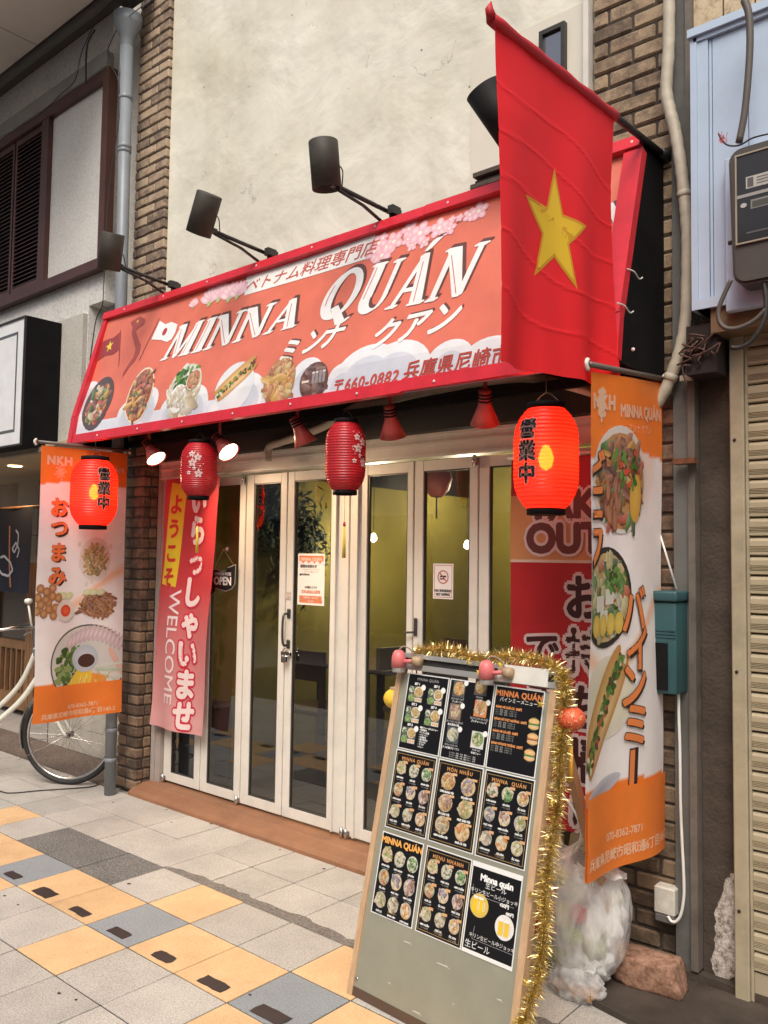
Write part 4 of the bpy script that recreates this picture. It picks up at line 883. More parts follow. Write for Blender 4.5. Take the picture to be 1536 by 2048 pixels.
sp(xa_+.05, -.1, 3.0, 3.14, zb_-.09, zb_-.002, 'timber_rail', mat('old_timber', (.17,.10,.05), .8, var=.3, scale=12, streak=.3))
mb = MB(); mb.box((-1.14, 3.02, 2.22), (-1.03, 3.155, 2.40)); rn = obj('gap_shade_box', mb, mat('gap_shade_box', (.02,.012,.01), .9), sc)  # solid dark box, its colour stands for shade under the siding
mb = MB()
for k in range(14):
    P = Vector((-1.09+random.uniform(-.04,.04), 3.01, 2.31+random.uniform(-.06,.05))); mb.tube(smoothpath([P, P+Vector((random.uniform(-.05,.05),-.01,random.uniform(-.05,.03))), P+Vector((random.uniform(-.06,.06),0,random.uniform(-.08,.04)))], 3), .0035, 5)
tag(obj('wire_tangle', mb, mat('old_wire', (.08,.035,.025), .7, var=.4, scale=40)), 'dark rusty tangle of old wires under the corner of the siding', 'wires', kind='stuff')
# electricity meter
mt = thing('electricity_meter', 'brown grey electricity meter with a dark window on a pale backing board', 'meter', (-.85, 2.9, 2.45))
Ym = 2.86; mx0 = at(1456, 450, Y=Ym).x; mz0 = at(1470, 572, Y=Ym).z; mz1 = at(1500, 288, Y=Ym).z
sp2 = MB(); sp2.bevbox((mx0-.042, 2.955, mz0-.055), (mx0+.3, 2.985, mz1+.02), .004); obj('backing_board', sp2, M_sid, mt)
M_met = mat('meter_case', (.06,.054,.048), .45, var=.12, dirt=.3, scale=12)
bm = bmesh.new(); bmesh.ops.create_cube(bm, size=1)
for v in bm.verts: v.co = Vector((v.co.x*.19+(mx0+.095), v.co.y*.09+(Ym+.045), v.co.z*(mz1-mz0)+(mz0+mz1)/2))
for v in bm.verts:
    if v.co.z < (mz0+mz1)/2: v.co.x = (v.co.x-(mx0+.095))*.86+(mx0+.095)
bmesh.ops.bevel(bm, geom=[e for e in bm.edges if abs((e.verts[0].co-e.verts[1].co).y) > .03], offset=.045, segments=5, affect='EDGES', profile=.5)
bmesh.ops.bevel(bm, geom=[f for f in bm.faces if f.normal.y < -.9][0].edges[:], offset=.010, segments=2, affect='EDGES')
mb = MB(); mb.bm(bm); obj('case', mb, M_met, mt)
wz = mz0+.14; wa, wb_ = mx0+.032, mx0+.172; wt = mz1-.035
mb = MB(); mb.box((wa, Ym-.004, wz), (wb_, Ym-.0005, wt)); obj('window', mb, mat('meter_glass', (.02,.02,.02), .12), mt)
mb = MB()
for q in ((wa-.005, wz-.005, wb_+.005, wz), (wa-.005, wt, wb_+.005, wt+.005), (wa-.005, wz, wa, wt), (wb_, wz, wb_+.005, wt)): mb.box((q[0], Ym-.009, q[1]), (q[2], Ym+.0, q[3]))
obj('window_rim', mb, mat('rim', (.30,.27,.2), .4), mt)
a = Art(); a.rect(.03, .20, .13, .245, (.42,.42,.38), 1); a.rect(.035, .205, .055, .24, (.1,.1,.1), 2)
for k in range(3): a.rect(.065, .21+k*.011, .12, .214+k*.011, (.12,.12,.12), 2)
a.rect(.0, .17, .14, .182, (.30,.30,.28), 1); a.ell(.022, .14, .011, .009, (.4,.4,.38), 2, 10); a.rect(.045, .12, .125, .155, (.20,.21,.19), 1); a.rect(.05, .125, .12, .148, (.07,.075,.065), 2); a.rect(.03, .03, .10, .036, (.1,.1,.1), 1)
a.build('dial_print', lambda u, v, z: [wa+u*.97, Ym-.0045-z, wz+v*.9], printmat('dial', .3), mt)['kind'] = 'stuff'
mb = MB(); mb.lathe([(.0,-.01),(.008,-.01),(.008,.0)], (mx0-.002, Ym+.04, (mz0+mz1)/2-.07), (1,0,0), 10); obj('side_screw', mb, M_grey, mt)
for pts, lab, m_, r_ in (
    ([(1488,0),(1497,25),(1500,70),(1498,130),(1490,220),(1478,285)], 'brown grey cable sheath dropping over the siding into the meter', mat('sheath', (.09,.078,.065), .6), .0125),
    ([(1462,560),(1448,590),(1437,620),(1440,645),(1455,657),(1480,655),(1510,640),(1532,618)], 'thick brown cable looping from the meter under the siding', mat('sheath', (.09,.078,.065), .6), .008),
    ([(1527,560),(1532,600),(1528,640),(1505,680),(1480,695),(1462,695)], 'dark cable bend running from the meter behind the shutter box', M_blackm, .008),
    ([(1437,267),(1445,282),(1458,291),(1480,290),(1505,276),(1536,268)], 'thin black wire with frayed red tape on top of the meter', M_blackm, .003)):
    t = MB(); t.tube(smoothpath([at(x, y, Y=Ym+.02) for x, y in pts], 4), r_, 8); tag(obj('cable', t, m_), lab, 'cable')
mb = MB()
for k in range(26):
    P = at(1446+random.uniform(-5,10), 280+random.uniform(-8,8), Y=Ym+.01); mb.beam(P, P+Vector((random.uniform(-.012,.006), -.004, random.uniform(0,.02))), .0015, .001)
tag(obj('frayed_tape', mb, mat('red_tape', (.6,.06,.05), .6)), 'frayed red tape ends on the thin wire left of the meter', 'tape')
# conduit wrapped in tape
t = MB(); pp = [(1337,-60),(1338,0),(1337,100),(1333,180),(1341,225),(1350,260),(1360,320),(1367,380),(1371,420),(1375,480),(1374,560),(1371,640),(1360,700),(1345,745),(1325,790),(1300,825)]
cp = smoothpath([at(x, y, Y=3.085) for x, y in pp], 5); t.tube(cp, [.0225+.0012*math.sin(k*2.4)+.001*random.random() for k in range(len(cp))], 12)
cd = thing('wrapped_conduit', 'cream tape wrapped pipe curving down the wall right of the sign', 'pipe', (-1.2, 3.085, 2.2)); M_wrap = mat('pipe_wrap', (.46,.41,.32), .55, var=.12, scale=14, dirt=.3, bump=.5, bscale=40); obj('tube', t, M_wrap, cd)
for px, py in ((1351,752),(1374,385)):
    c = at(px, py, Y=3.085); t = MB(); k = min(range(len(cp)), key=lambda i: (cp[i]-c).length); d = (cp[k+1]-cp[k-1]).normalized(); t.lathe([(.024,-.012),(.0265,-.01),(.0265,.01),(.024,.012)], cp[k], d, 14)
    if py > 700: t.box((c.x+.018, 3.08, c.z-.022), (c.x+.062, 3.1, c.z-.002))
    obj('bracket', t, M_wrap, cd)
# second wrapped pipe under the sign
t = MB(); pp = [(536,922),(538,895),(560,885),(600,872),(650,852),(690,826),(720,812),(760,806),(820,790),(880,778),(950,765),(1040,755),(1100,762),(1170,780),(1240,803),(1300,822)]
cp = smoothpath([at(x, y, Y=3.17) for x, y in pp], 4); t.tube(cp, [.021+.0015*random.random() for _ in cp], 10)
tag(obj('wrapped_pipe', t, M_wrap), 'yellowed wrapped pipe sagging across the dark fascia over the doors', 'pipe')
# ================================================================ lamps over the sign
M_lampc = mat('lamp_can', (.050,.044,.036), .6, spec=.3, var=.2, scale=14, dirt=.2)
arm_specs = [((352,575),(222,503),(217,545),'leftmost of the three dark can lamps above the sign, in front of the downpipe', (-.34,.10,-.93)),
             ((545,512),(408,428),(398,470),'middle dark can lamp above the pink lotus print of the sign', (-.50,.06,-.87)),
             ((790,430),(650,330),(649,385),'dark can lamp above the caption plate of the sign, the highest of three', (-.02,.16,-.98))]
def canlamp(b, h, low, lab, axis):
    B_ = at(*b, Y=3.06); X = B_.x; Hc = at(*h, X=X+.0)
    B_ = at(*b, Y=3.06)
    t = thing('arm_lamp', lab, 'lamp', (X, 3.06, B_.z), 0, 'dark can lamps on arms over the sign')
    mb = MB(); mb.box((X-.012, 3.03, B_.z-.10), (X+.03, 3.075, B_.z+.02)); mb.box((X+.012, 2.99, B_.z-.02), (X+.045, 3.05, B_.z+.02)); obj('bracket', mb, M_blackm, t)
    tip = Hc+Vector((.01, .06, -.075))
    mb = MB(); mb.tube([B_+Vector((0,0,-.0)), tip], .011, 8); obj('arm', mb, M_blackm, t)
    mb = MB(); mb.tube([B_+Vector((0,-.0,-.09)), B_.lerp(tip, .55)+Vector((0,0,-.03)), tip+Vector((0,.0,-.012))], .008, 8); obj('brace', mb, M_blackm, t)
    ax = Vector(axis).normalized()  # axis pointing down and back to the sign
    r_ = .066
    mb = MB(); mb.lathe([(0,-.105),(r_-.006,-.105),(r_,-.10),(r_,.105),(r_-.003,.105),(r_-.004,.03),(0,.025)], Hc, ax, 28); obj('can', mb, M_lampc, t)
    mb = MB(); mb.lathe([(0,.03),(.03,.035),(.045,.05),(.0,.052)], Hc, ax, 16); obj('bulb', mb, mat('dead_bulb', (.16,.15,.14), .3), t)
    mb = MB(); mb.box((tip.x-.012, tip.y-.03, tip.z-.012), (tip.x+.012, tip.y+.012, tip.z+.012)); mb.tube(smoothpath([Hc+Vector((.05,.02,-.0)), Hc+Vector((.07,.04,-.03)), tip+Vector((.02,.02,0))], 4), .003, 5); obj('knuckle', mb, M_blackm, t)
for s_ in arm_specs: canlamp(*s_)
c = at(1000, 235, Y=2.80); t = thing('uplight', 'black can lamp tilted upwards, half hidden behind the red flag', 'lamp', c)
ax = Vector((-.30, -.35, .80)).normalized()
mb = MB(); mb.lathe([(0,-.13),(.055,-.125),(.082,.13),(.079,.13),(.052,-.11),(0,-.11)], c, ax, 28); obj('can', mb, mat('lamp_black', (.009,.008,.008), .65, spec=.2), t)
mb = MB(); mb.tube([c-ax*.11, Vector((c.x+.12, 3.0, 3.13))], .011, 8); obj('arm', mb, M_blackm, t)
# red clip spotlights under the sign
M_spot = mat('spot_red', (.50,.085,.07), .42, var=.12, dirt=.2)  # red brightened, light falling on the heads is put into the colour
spots = [((278,876),(305,905),1,(.50,.10,-.62),'lit red cone spotlight aimed right, at the left end under the sign'),
         ((432,868),(448,893),1,(.55,.05,-.50),'lit red cone spotlight half hidden by the left blossom lantern'),
         ((592,835),(603,868),0,(.22,.38,-.85),'unlit red cone spotlight left of the middle blossom lantern'),
         ((795,815),(783,850),0,(-.16,.40,-.88),'unlit red cone spotlight right of the middle blossom lantern'),
         ((985,785),(970,822),0,(-.24,.38,-.80),'unlit red cone spotlight beside the bottom of the red flag')]
for (h, c2, lit, ax, lab) in spots:
    P = at(*c2, Y=2.86); ax = Vector(ax).normalized()
    t = thing('spotlight', lab, 'lamp', P, 0, 'red cone spotlights under the sign')
    mb = MB(); mb.lathe([(0,-.095),(.026,-.09),(.028,-.03),(.034,-.015),(.062,.055),(.060,.055),(.03,-.012),(.0,-.02)], P, ax, 24); obj('shade', mb, M_spot, t)
    mb = MB()
    for k in range(3): mb.lathe([(.0285,-.078+k*.014),(.0292,-.076+k*.014),(.0292,-.072+k*.014),(.0285,-.07+k*.014)], P, ax, 18)
    obj('vent_slots', mb, M_black, t)
    Q = P-ax*.05; mb = MB(); mb.beam(Q, Vector((Q.x, Q.y, 2.285)), .016, .008, up=(0,1,0)); mb.box((Q.x-.03, Q.y-.012, 2.268), (Q.x+.03, Q.y+.012, 2.284)); obj('bracket', mb, M_spot, t)
    mb = MB(); mb.lathe([(0,.046),(.03,.048),(.054,.049),(.056,.047)], P, ax, 20)
    obj('lens', mb, emit('lit_lens', (1,.80,.52), 9) if lit else mat('dead_lens', (.3,.28,.25), .3), t)
    if lit:
        ld = bpy.data.lights.new('spot_bulb', 'SPOT'); ld.energy = 34; ld.color = (1,.70,.42); ld.spot_size = R(115); ld.spot_blend = .7; ld.shadow_soft_size = .04
        lo = bpy.data.objects.new('spot_bulb', ld); COL.objects.link(lo); lo.parent = t; lo.location = ax*.06; lo.rotation_euler = ax.to_track_quat('-Z', 'Y').to_euler()
# ================================================================ lanterns
def paper(name, col, tr, clear=0):
    m, n, l, p = nodes(name); n.remove(p)
    at_ = n.new('ShaderNodeAttribute'); at_.attribute_name = 'Col'
    d = n.new('ShaderNodeBsdfDiffuse'); l.new(at_.outputs['Color'], d.inputs[0]); t = n.new('ShaderNodeBsdfTranslucent'); l.new(at_.outputs['Color'], t.inputs[0])
    mx = n.new('ShaderNodeMixShader'); mx.inputs[0].default_value = tr; l.new(d.outputs[0], mx.inputs[1]); l.new(t.outputs[0], mx.inputs[2])
    gl = n.new('ShaderNodeBsdfGlossy'); gl.inputs['Roughness'].default_value = .35; m2 = n.new('ShaderNodeMixShader'); m2.inputs[0].default_value = .05
    l.new(mx.outputs[0], m2.inputs[1]); l.new(gl.outputs[0], m2.inputs[2]); o = m2.outputs[0]
    if clear:
        tp = n.new('ShaderNodeBsdfTransparent'); tp.inputs[0].default_value = (1,.35,.06,1); m3_ = n.new('ShaderNodeMixShader'); m3_.inputs[0].default_value = clear
        l.new(o, m3_.inputs[1]); l.new(tp.outputs[0], m3_.inputs[2]); o = m3_.outputs[0]
    l.new(o, n['Material Output'].inputs[0]); return m
M_lit = paper('lit_lantern_vinyl', None, .62, .06); M_unlit = paper('lantern_vinyl', None, .3)
def lantern(c, rad, H, lab, lit, motif, face, hook_z, tassel=False):
    t = thing('lantern', lab, 'lantern', c, 0, 'red lanterns under the sign')
    a = Art(); U = 2*math.pi*rad; col = (.80,.035,.022) if lit else (.58,.02,.03); rb_ = (.50,.01,.01) if lit else (.44,.02,.03)
    nr_ = 26
    def radius(s_): # s 0..1
        x = abs(2*s_-1); return rad*(.56+.44*(1-max(0, (x-.30)/.70)**2.6)) if x > .3 else rad
    def mp(u, v, z):
        s_ = min(max(v/H, 0), 1); th = face+(u/U)*2*math.pi
        wire = abs(math.sin(s_*math.pi*nr_)); r_ = radius(s_)-.0028*wire**.7*rad/.12 + z*1.2 + (.002 if z > 0 else 0)
        return [c.x+r_*math.cos(th), c.y+r_*math.sin(th), c.z-H/2+s_*H]
    nv = nr_*4
    a.grid(-U/2, 0, U/2, H, 56, nv, lambda x, y: mixc(col, rb_, max(0, 1-abs(math.sin(y/H*math.pi*nr_))*3)*.8), 0)
    if motif == 'open':
        for i, ch in enumerate('營業中'):
            a.text(ch, 0, H*.79-i*H*.215-H*.10, H*.205, (.012,.008,.01), 2.2, 'c', bold=H*.0095, outline=(.78,.50,.42), ow=H*.017, sx=1.0)
    else:
        W_ = (.80,.62,.60)
        def fl(u, v, r_):
            for k in range(5):
                q = k*1.2566+.3; a.ell(u+r_*.6*math.cos(q), v+r_*.6*math.sin(q), r_*.46, r_*.34, W_, 2, 10, q)
            a.star(u, v, r_*.3, (.62,.1,.14), 3)
        for u, v, r_ in [(-.012,.76,.017),(.012,.70,.02),(-.008,.60,.022),(.016,.40,.021),(-.022,.42,.012),(.0,.50,.01)]: fl(u*rad/.1*1.4, v*H, r_*rad/.1)
        for k in range(14): a.ell(random.uniform(-.045,.05)*rad/.1, H*random.uniform(.42,.86), .004*rad/.1, .003*rad/.1, W_, 2, 6, k)
        a.line([(-.01*rad/.1, .66*H), (.004*rad/.1, .55*H), (.022*rad/.1, .40*H)], .004, (.08,.01,.02), 1.8)
    o = a.build('shade', mp, M_lit if lit else M_unlit, t)
    for p_ in o.data.polygons: p_.use_smooth = True
    for nm, z0, z1 in (('top_cap', c.z+H/2-.004, c.z+H/2+H*.05), ('bottom_cap', c.z-H/2-H*.05, c.z-H/2+.004)):
        r_ = rad*.56; mb = MB(); mb.lathe([(r_-.004, z0-c.z), (r_+.003, z0-c.z), (r_+.003, z1-c.z), (r_-.004, z1-c.z), (r_-.004, z0-c.z)], c, n=28); obj(nm, mb, M_black, t)
    mb = MB(); zt = c.z+H/2+H*.05
    mb.tube(smoothpath([(c.x-rad*.5, c.y, zt-.005), (c.x-rad*.2, c.y, zt+.03), (c.x, c.y, zt+.04), (c.x+rad*.2, c.y, zt+.03), (c.x+rad*.5, c.y, zt-.005)], 3), .0018, 5); mb.tube([(c.x, c.y, zt+.04), (c.x, c.y, hook_z)], .0015, 5); obj('hanging_wire', mb, M_grey, t)
    if tassel:
        b = c.z-H/2-H*.05; mb = MB(); mb.tube([(c.x, c.y, b), (c.x, c.y, b-.12)], .001, 4); mb.lathe([(.0,0),(.006,0),(.005,.022),(0,.022)], (c.x, c.y, b-.145), n=8); obj('tassel_cord', mb, mat('tas_red', (.5,.04,.04), .6), t)
        mb = MB(); mb.tube([(c.x, c.y, b-.14), (c.x+.001, c.y, b-.29)], [.005, .009], 7); obj('tassel', mb, mat('tassel_yellow', (.66,.50,.04), .7), t)
    if lit:
        bc = c+Vector((.0, 0, .0)); mb = MB(); mb.lathe([(0,-.045),(.022,-.03),(.03,0),(.022,.03),(.012,.05),(0,.055)], bc, n=14); obj('bulb', mb, emit('bulb', (1,.50,.13), 38), t)
        ld = bpy.data.lights.new('lantern_bulb', 'POINT'); ld.energy = 9.5; ld.color = (1,.55,.28); ld.shadow_soft_size = .035; lo = bpy.data.objects.new('lantern_bulb', ld); COL.objects.link(lo); lo.parent = t; lo.location = (0, 0, 0)
    return t
def lant(px, py, Y, wpx, hpx, *a, **k):
    c = at(px, py, Y=Y); d = (c-CP).dot(CW); lantern(c, wpx/2*d/FPX, hpx*d/FPX, *a, **k); return c
cam_dir = lambda c: math.atan2(-c.y, -c.x)
c = at(188, 988, Y=2.72); lant(188, 986, 2.72, 92, 132, 'glowing red lantern with black characters at the left end, in front of the snack banner', True, 'open', cam_dir(c)+.42, 2.25)
c = at(398, 940, Y=2.80); lant(398, 940, 2.80, 73, 108, 'unlit red blossom lantern in front of the welcome banner', False, 'bloom', cam_dir(c)-.25, 2.25, tassel=True)
c = at(691, 915, Y=2.80); lant(691, 914, 2.80, 82, 138, 'unlit red blossom lantern above the middle of the glass doors', False, 'bloom', cam_dir(c)+.75, 2.25, tassel=True)
c = at(1092, 918, Y=2.78); lant(1092, 918, 2.78, 130, 204, 'largest glowing red lantern, hanging beneath the flag', True, 'open', cam_dir(c)-.62, 2.25)
# ================================================================ flag and pole
XF = -1.265
a0, a1 = at(1338, 318, X=XF), at(990, 44, X=XF)
fp = thing('flag_pole', 'dark flag pole fixed to the right brick pillar and reaching out over the street', 'pole', a0)
a0 = Vector((XF, 3.16, a0.z+(3.16-a0.y)*(a0.z-a1.z)/(a0.y-a1.y)))
mb = MB(); mb.tube([a0, a1], .0125, 10); obj('shaft', mb, M_blackm, fp)
mb = MB(); mb.lathe([(0,0),(.03,0),(.03,.012),(.018,.02),(.018,.06),(0,.06)], a0, (a1-a0).normalized(), 14); obj('socket', mb, M_blackm, fp)
fl = thing('flag', 'bright red flag with large yellow star hanging from the pole before the sign', 'flag', a1)
FD = (a0-a1).normalized(); FWd = (at(1228, 243, X=XF)-a1).length; FH = a1.z-at(990, 728, X=XF).z-.0
ff = Art(); RED = (.84,.022,.028)
def fold(u, v): # u along the pole, v down
    s_ = min(1, v/.25); w_ = .016*math.sin(u*13+1.9*v+.4)+.006*math.sin(u*27-1.2*v+1.5)*v+.014*math.sin(u*6.5+v*1.8)
    cre = sum(.0020*math.exp(-((v-c_-.12*u-.02*math.sin(u*9+c_*7))/.006)**2) for c_ in (.16, .30, .45, .62, .78))
    return w_*s_*(.5+.7*v)+cre
def flagmap(u, v, z):
    P = a1+FD*u; 
    sag = -.018*math.sin(min(1, max(0, u/FWd))*math.pi)*(v/FH)*0
    y = P.y-.012*(1-u/FWd)*v + (u/FWd)*v*.045
    return [XF+fold(u, v)+z, y, P.z-v+.02*(u/FWd)*v]
ff.grid(0, 0, FWd, FH, 90, 110, lambda x, y: RED, 0)
su, svv = (at(1104, 452, X=XF)-a1).dot(Vector((0,1,0)))-.0, a1.z-at(1104, 452, X=XF).z
YE, YE2 = (.90,.60,.04), (.70,.38,.03)
sy_ = svv+.035
n_ = 10; pts = []; 
for (rr, cc, L) in ((.200, YE2, 2), (.170, YE, 3)):
    pts = []
    for k in range(10):
        t = math.pi/2+k*math.pi/5; q = rr if k % 2 == 0 else rr*.40; pts.append((su+q*math.cos(t), sy_-q*math.sin(t)*1.02))
    ff.prim([(a_+.02, b_) for a_, b_ in pts]+[(su+.02, sy_)], [(10, k, (k+1) % 10) for k in range(10)], cc, L)
o = ff.build('cloth', flagmap, printmat('flag_cloth', .62, spec=.3, wear=.03, trans=.22), fl, maxedge=.03)
for p_ in o.data.polygons: p_.use_smooth = True
mb = MB(); P_ = [a1-FD*.02+FD*(FWd+.03)*k/16 for k in range(17)]; mb.tube(P_, [.017+.002*math.sin(k*1.7) for k in range(17)], 12); mb.tube([a1-FD*.015, a1-FD*.03+Vector((0,0,.025)), a1-FD*.02+Vector((0,0,.05))], [.017,.012,.002], 8); obj('sleeve', mb, mat('flag_red', (.50,.012,.018), .6, var=.1), fl)
# ================================================================ banners
OR = (.80,.21,.03); ORT = (.86,.50,.30); WHB = (.83,.80,.79); PKW = (.78,.68,.68)
PR_cloth = printmat('banner_cloth', .42, spec=.5, wear=.05, trans=.18)
def nobori(name, lab, X0, Ya, Yb, z0, z1, art_fn, dzb=0, dzt=0, amp=.012, ph=0, curl=0):
    """banner hanging square to the wall: u along +Y, v up"""
    W_, H_ = Yb-Ya, z1-z0; t = thing(name, lab, 'banner', (X0, Ya, z0))
    A = Art(); art_fn(A, W_, H_, lambda px, py: ((lambda P: (P.y-Ya, P.z-z0-dzb*(P.y-Ya)/W_))(at(px, py, X=X0))))
    A.clip(0, 0, W_, H_)
    def mp(u, v, z):
        f = v/H_; lo = 1-f
        w_ = amp*(math.sin(u*13+ph+v*1.3)*(.35+lo)+.5*math.sin(v*6+u*5+ph)*lo*1.4)+curl*lo**3*(1-u/W_)**2
        return [X0+w_+z, Ya+u+.006*math.sin(v*5+ph)*lo, z0+v+(dzb*lo+dzt*f)*(u/W_)]
    o = A.build('cloth', mp, PR_cloth, t, maxedge=.03)
    for p_ in o.data.polygons: p_.use_smooth = True
    mb = MB(); zt = z1+.02; mb.tube([(X0, Ya-.02, zt), (X0, Yb+.03, zt+dzt)], .010, 10); obj('rod', mb, mat('plastic_rod', (.13,.10,.085), .35), t)
    for y, z in ((Ya-.03, zt), (Yb+.02, zt+dzt)):
        mb = MB(); mb.tube(smoothpath([(X0, y, z+.014), (X0, y-.012, z), (X0, y, z-.022)], 3), .008, 8); obj('end_hook', mb, M_white, t)
    return t
def flow(A, W_, H_, zo, zo2, fn=None):
    def c(x, y):
        if y > zo+.03*math.sin(x*5): return OR
        if y < zo2+.02*math.sin(x*4+1): return OR
        b = WHB; s_ = math.sin(x*6+y*3+1.2)+.6*math.sin(x*11-y*7)
        q = abs((y-H_*.47)+.12*math.sin(x*7+.5)); 
        if q < .05: return mixc(b, (.80,.42,.20), (1-q/.05)*.8)
        if s_ > 1.1: return mixc(b, (.72,.56,.45), min(1, (s_-1.1)*1.3))
        return mixc(b, (.60,.57,.60), max(0, -s_)*.18)
    A.grid(0, 0, W_, H_, 44, 130, c, 0)
KB = dict(bold=.0035)
def snack(A, W_, H_, p):
    flow(A, W_, H_, H_-.235, .21)
    u, v = p(104, 925); A.text('NKH', p(95, 928)[0], p(95, 928)[1], .075, (.80,.50,.34), 3, 'l', bold=.004, spacing=1.1)
    for k in range(26): q = p(122, 945); A.ell(q[0]+.03*math.cos(k*2.4)*(k/26)*1.3, q[1]-.0+.05*math.sin(k*2.4)*(k/26), .010, .006, (.78,.42,.24), 3, 7, k)
    q = p(160, 938); A.text('MINNA QUÁN', q[0], q[1]-.01, .048, (.80,.50,.34), 3, 'l', bold=.002)
    for ch, px, py in (('お',119,1030),('つ',118,1072),('ま',117,1120),('み',115,1167)):
        u, v = p(px, py); A.text(ch, u, v, .122, (.80,.20,.06), 4, 'c', bold=.006, outline=(.03,.015,.02), ow=.007, shadow=(.03,.015,.02), sh=(.014, -.012))
    u, v = p(190, 1120); A.food(u, v, .105, .14, [(.66,.46,.16),(.55,.35,.12),(.72,.55,.25),(.35,.3,.1)], n=130, plate=(.70,.64,.60), rim=(.72,.67,.65), blob=.09, elong=3.5, fill=.72)
    for k in range(9): A.ell(*p(160+12*k % 70, 1090+(k*37) % 90), .012, .018, (.70,.66,.60), 1.5, 10)
    u, v = p(103, 1212)
    for k in range(15):
        a, r_ = k*2.4, .022*math.sqrt(k)*1.15; A.ell(u+r_*math.cos(a)-.02, v+.02+r_*math.sin(a)*1.1, .026, .028, (.30,.13,.05), 3+.1*k, 12, 0, (.62,.36,.16))
    u, v = p(133, 1222); A.ell(u, v, .062, .066, (.66,.62,.56), 6, 16, 0, (.72,.68,.62)); A.ell(u, v, .034, .037, (.62,.05,.02), 6.6, 14, 0, (.80,.16,.05))
    for px in (118, 128, 140): A.ell(*p(px, 1192), .03, .022, (.55,.60,.30), 3, 10, .4, (.66,.68,.5))
    u, v = p(195, 1210); A.food(u, v, .115, .085, [(.36,.15,.05),(.50,.24,.09),(.24,.09,.03)], n=70, plate=(.40,.20,.08), rim=(.70,.68,.64), blob=.16, elong=4, fill=.95, base=(.34,.15,.06))
    for px in (175, 187, 200): A.ell(*p(px, 1185), .03, .02, (.55,.60,.35), 6, 10, .3, (.68,.70,.5))
    u, v = p(176, 1328); A.ell(u, v, .26, .245, (.10,.10,.09), 1.5, 36); A.ell(u, v, .25, .235, (.62,.62,.58), 1.9, 36)
    for k in range(60): A.ell(u+random.uniform(-.21,-.05), v+random.uniform(-.15,.10), .028, .017, random.choice([(.07,.15,.03),(.13,.25,.06),(.25,.36,.12),(.04,.09,.02)]), 3+k*.01, 8, random.random()*3)
    for k in range(13): A.ell(u-.12+k*.028, v+.14+.05*math.sin(k*.3), .016, .055, (.55,.42,.44), 3+k*.05, 10, -.35, (.74,.66,.68))
    for k in range(8): A.ell(u+.16+.012*k, v+.05-.02*k, .018, .05, (.72,.42,.34), 3.4+k*.03, 10, .5, (.76,.62,.55))
    A.poly([(u-.17,v-.25),(u-.15,v-.14),(u-.06,v-.02),(u+.03,v-.05),(u+.02,v-.25)], (.76,.52,.05), 4.2); A.poly([(u+.0,v-.25),(u+.03,v-.06),(u+.11,v-.08),(u+.17,v-.25)], (.76,.30,.05), 4.4)
    for k in range(26): A.ell(u+random.uniform(-.14,.14), v+random.uniform(-.22,-.08), .004, .05, random.choice([(.80,.60,.10),(.66,.28,.04),(.82,.66,.2)]), 5+k*.01, 6, random.uniform(-.6,.2))
    for k in range(6): A.line([(u+.02+.03*k, v-.02-.02*k), (u+.30, v-.01-.045*k)], .018, ((.45,.55,.4) if k % 2 else (.62,.66,.58)), 3.8)
    A.ell(u-.02, v+.035, .085, .085, (.45,.50,.56), 6, 20, 0, (.60,.64,.68)); A.ell(u-.01, v+.02, .055, .042, (.07,.03,.02), 6.6, 18)
    A.grid(0, 0, W_, .205, 44, 16, lambda x, y: OR, 7.5)
    A.text('070-8362-7871', W_*.55, .062, .034, (.85,.52,.33), 8.4, 'c', bold=.001); A.text('兵庫県尼崎市昭和通6丁目145-2', W_*.5, .020, .036, (.85,.52,.33), 8.4, 'c', bold=.0012)
nobori('snack_banner', 'tall white and orange banner of snack dishes hanging left of the brick pillar', -4.84, 2.462, 3.052, .53, 2.19, snack, dzb=0, dzt=.012, ph=.4)
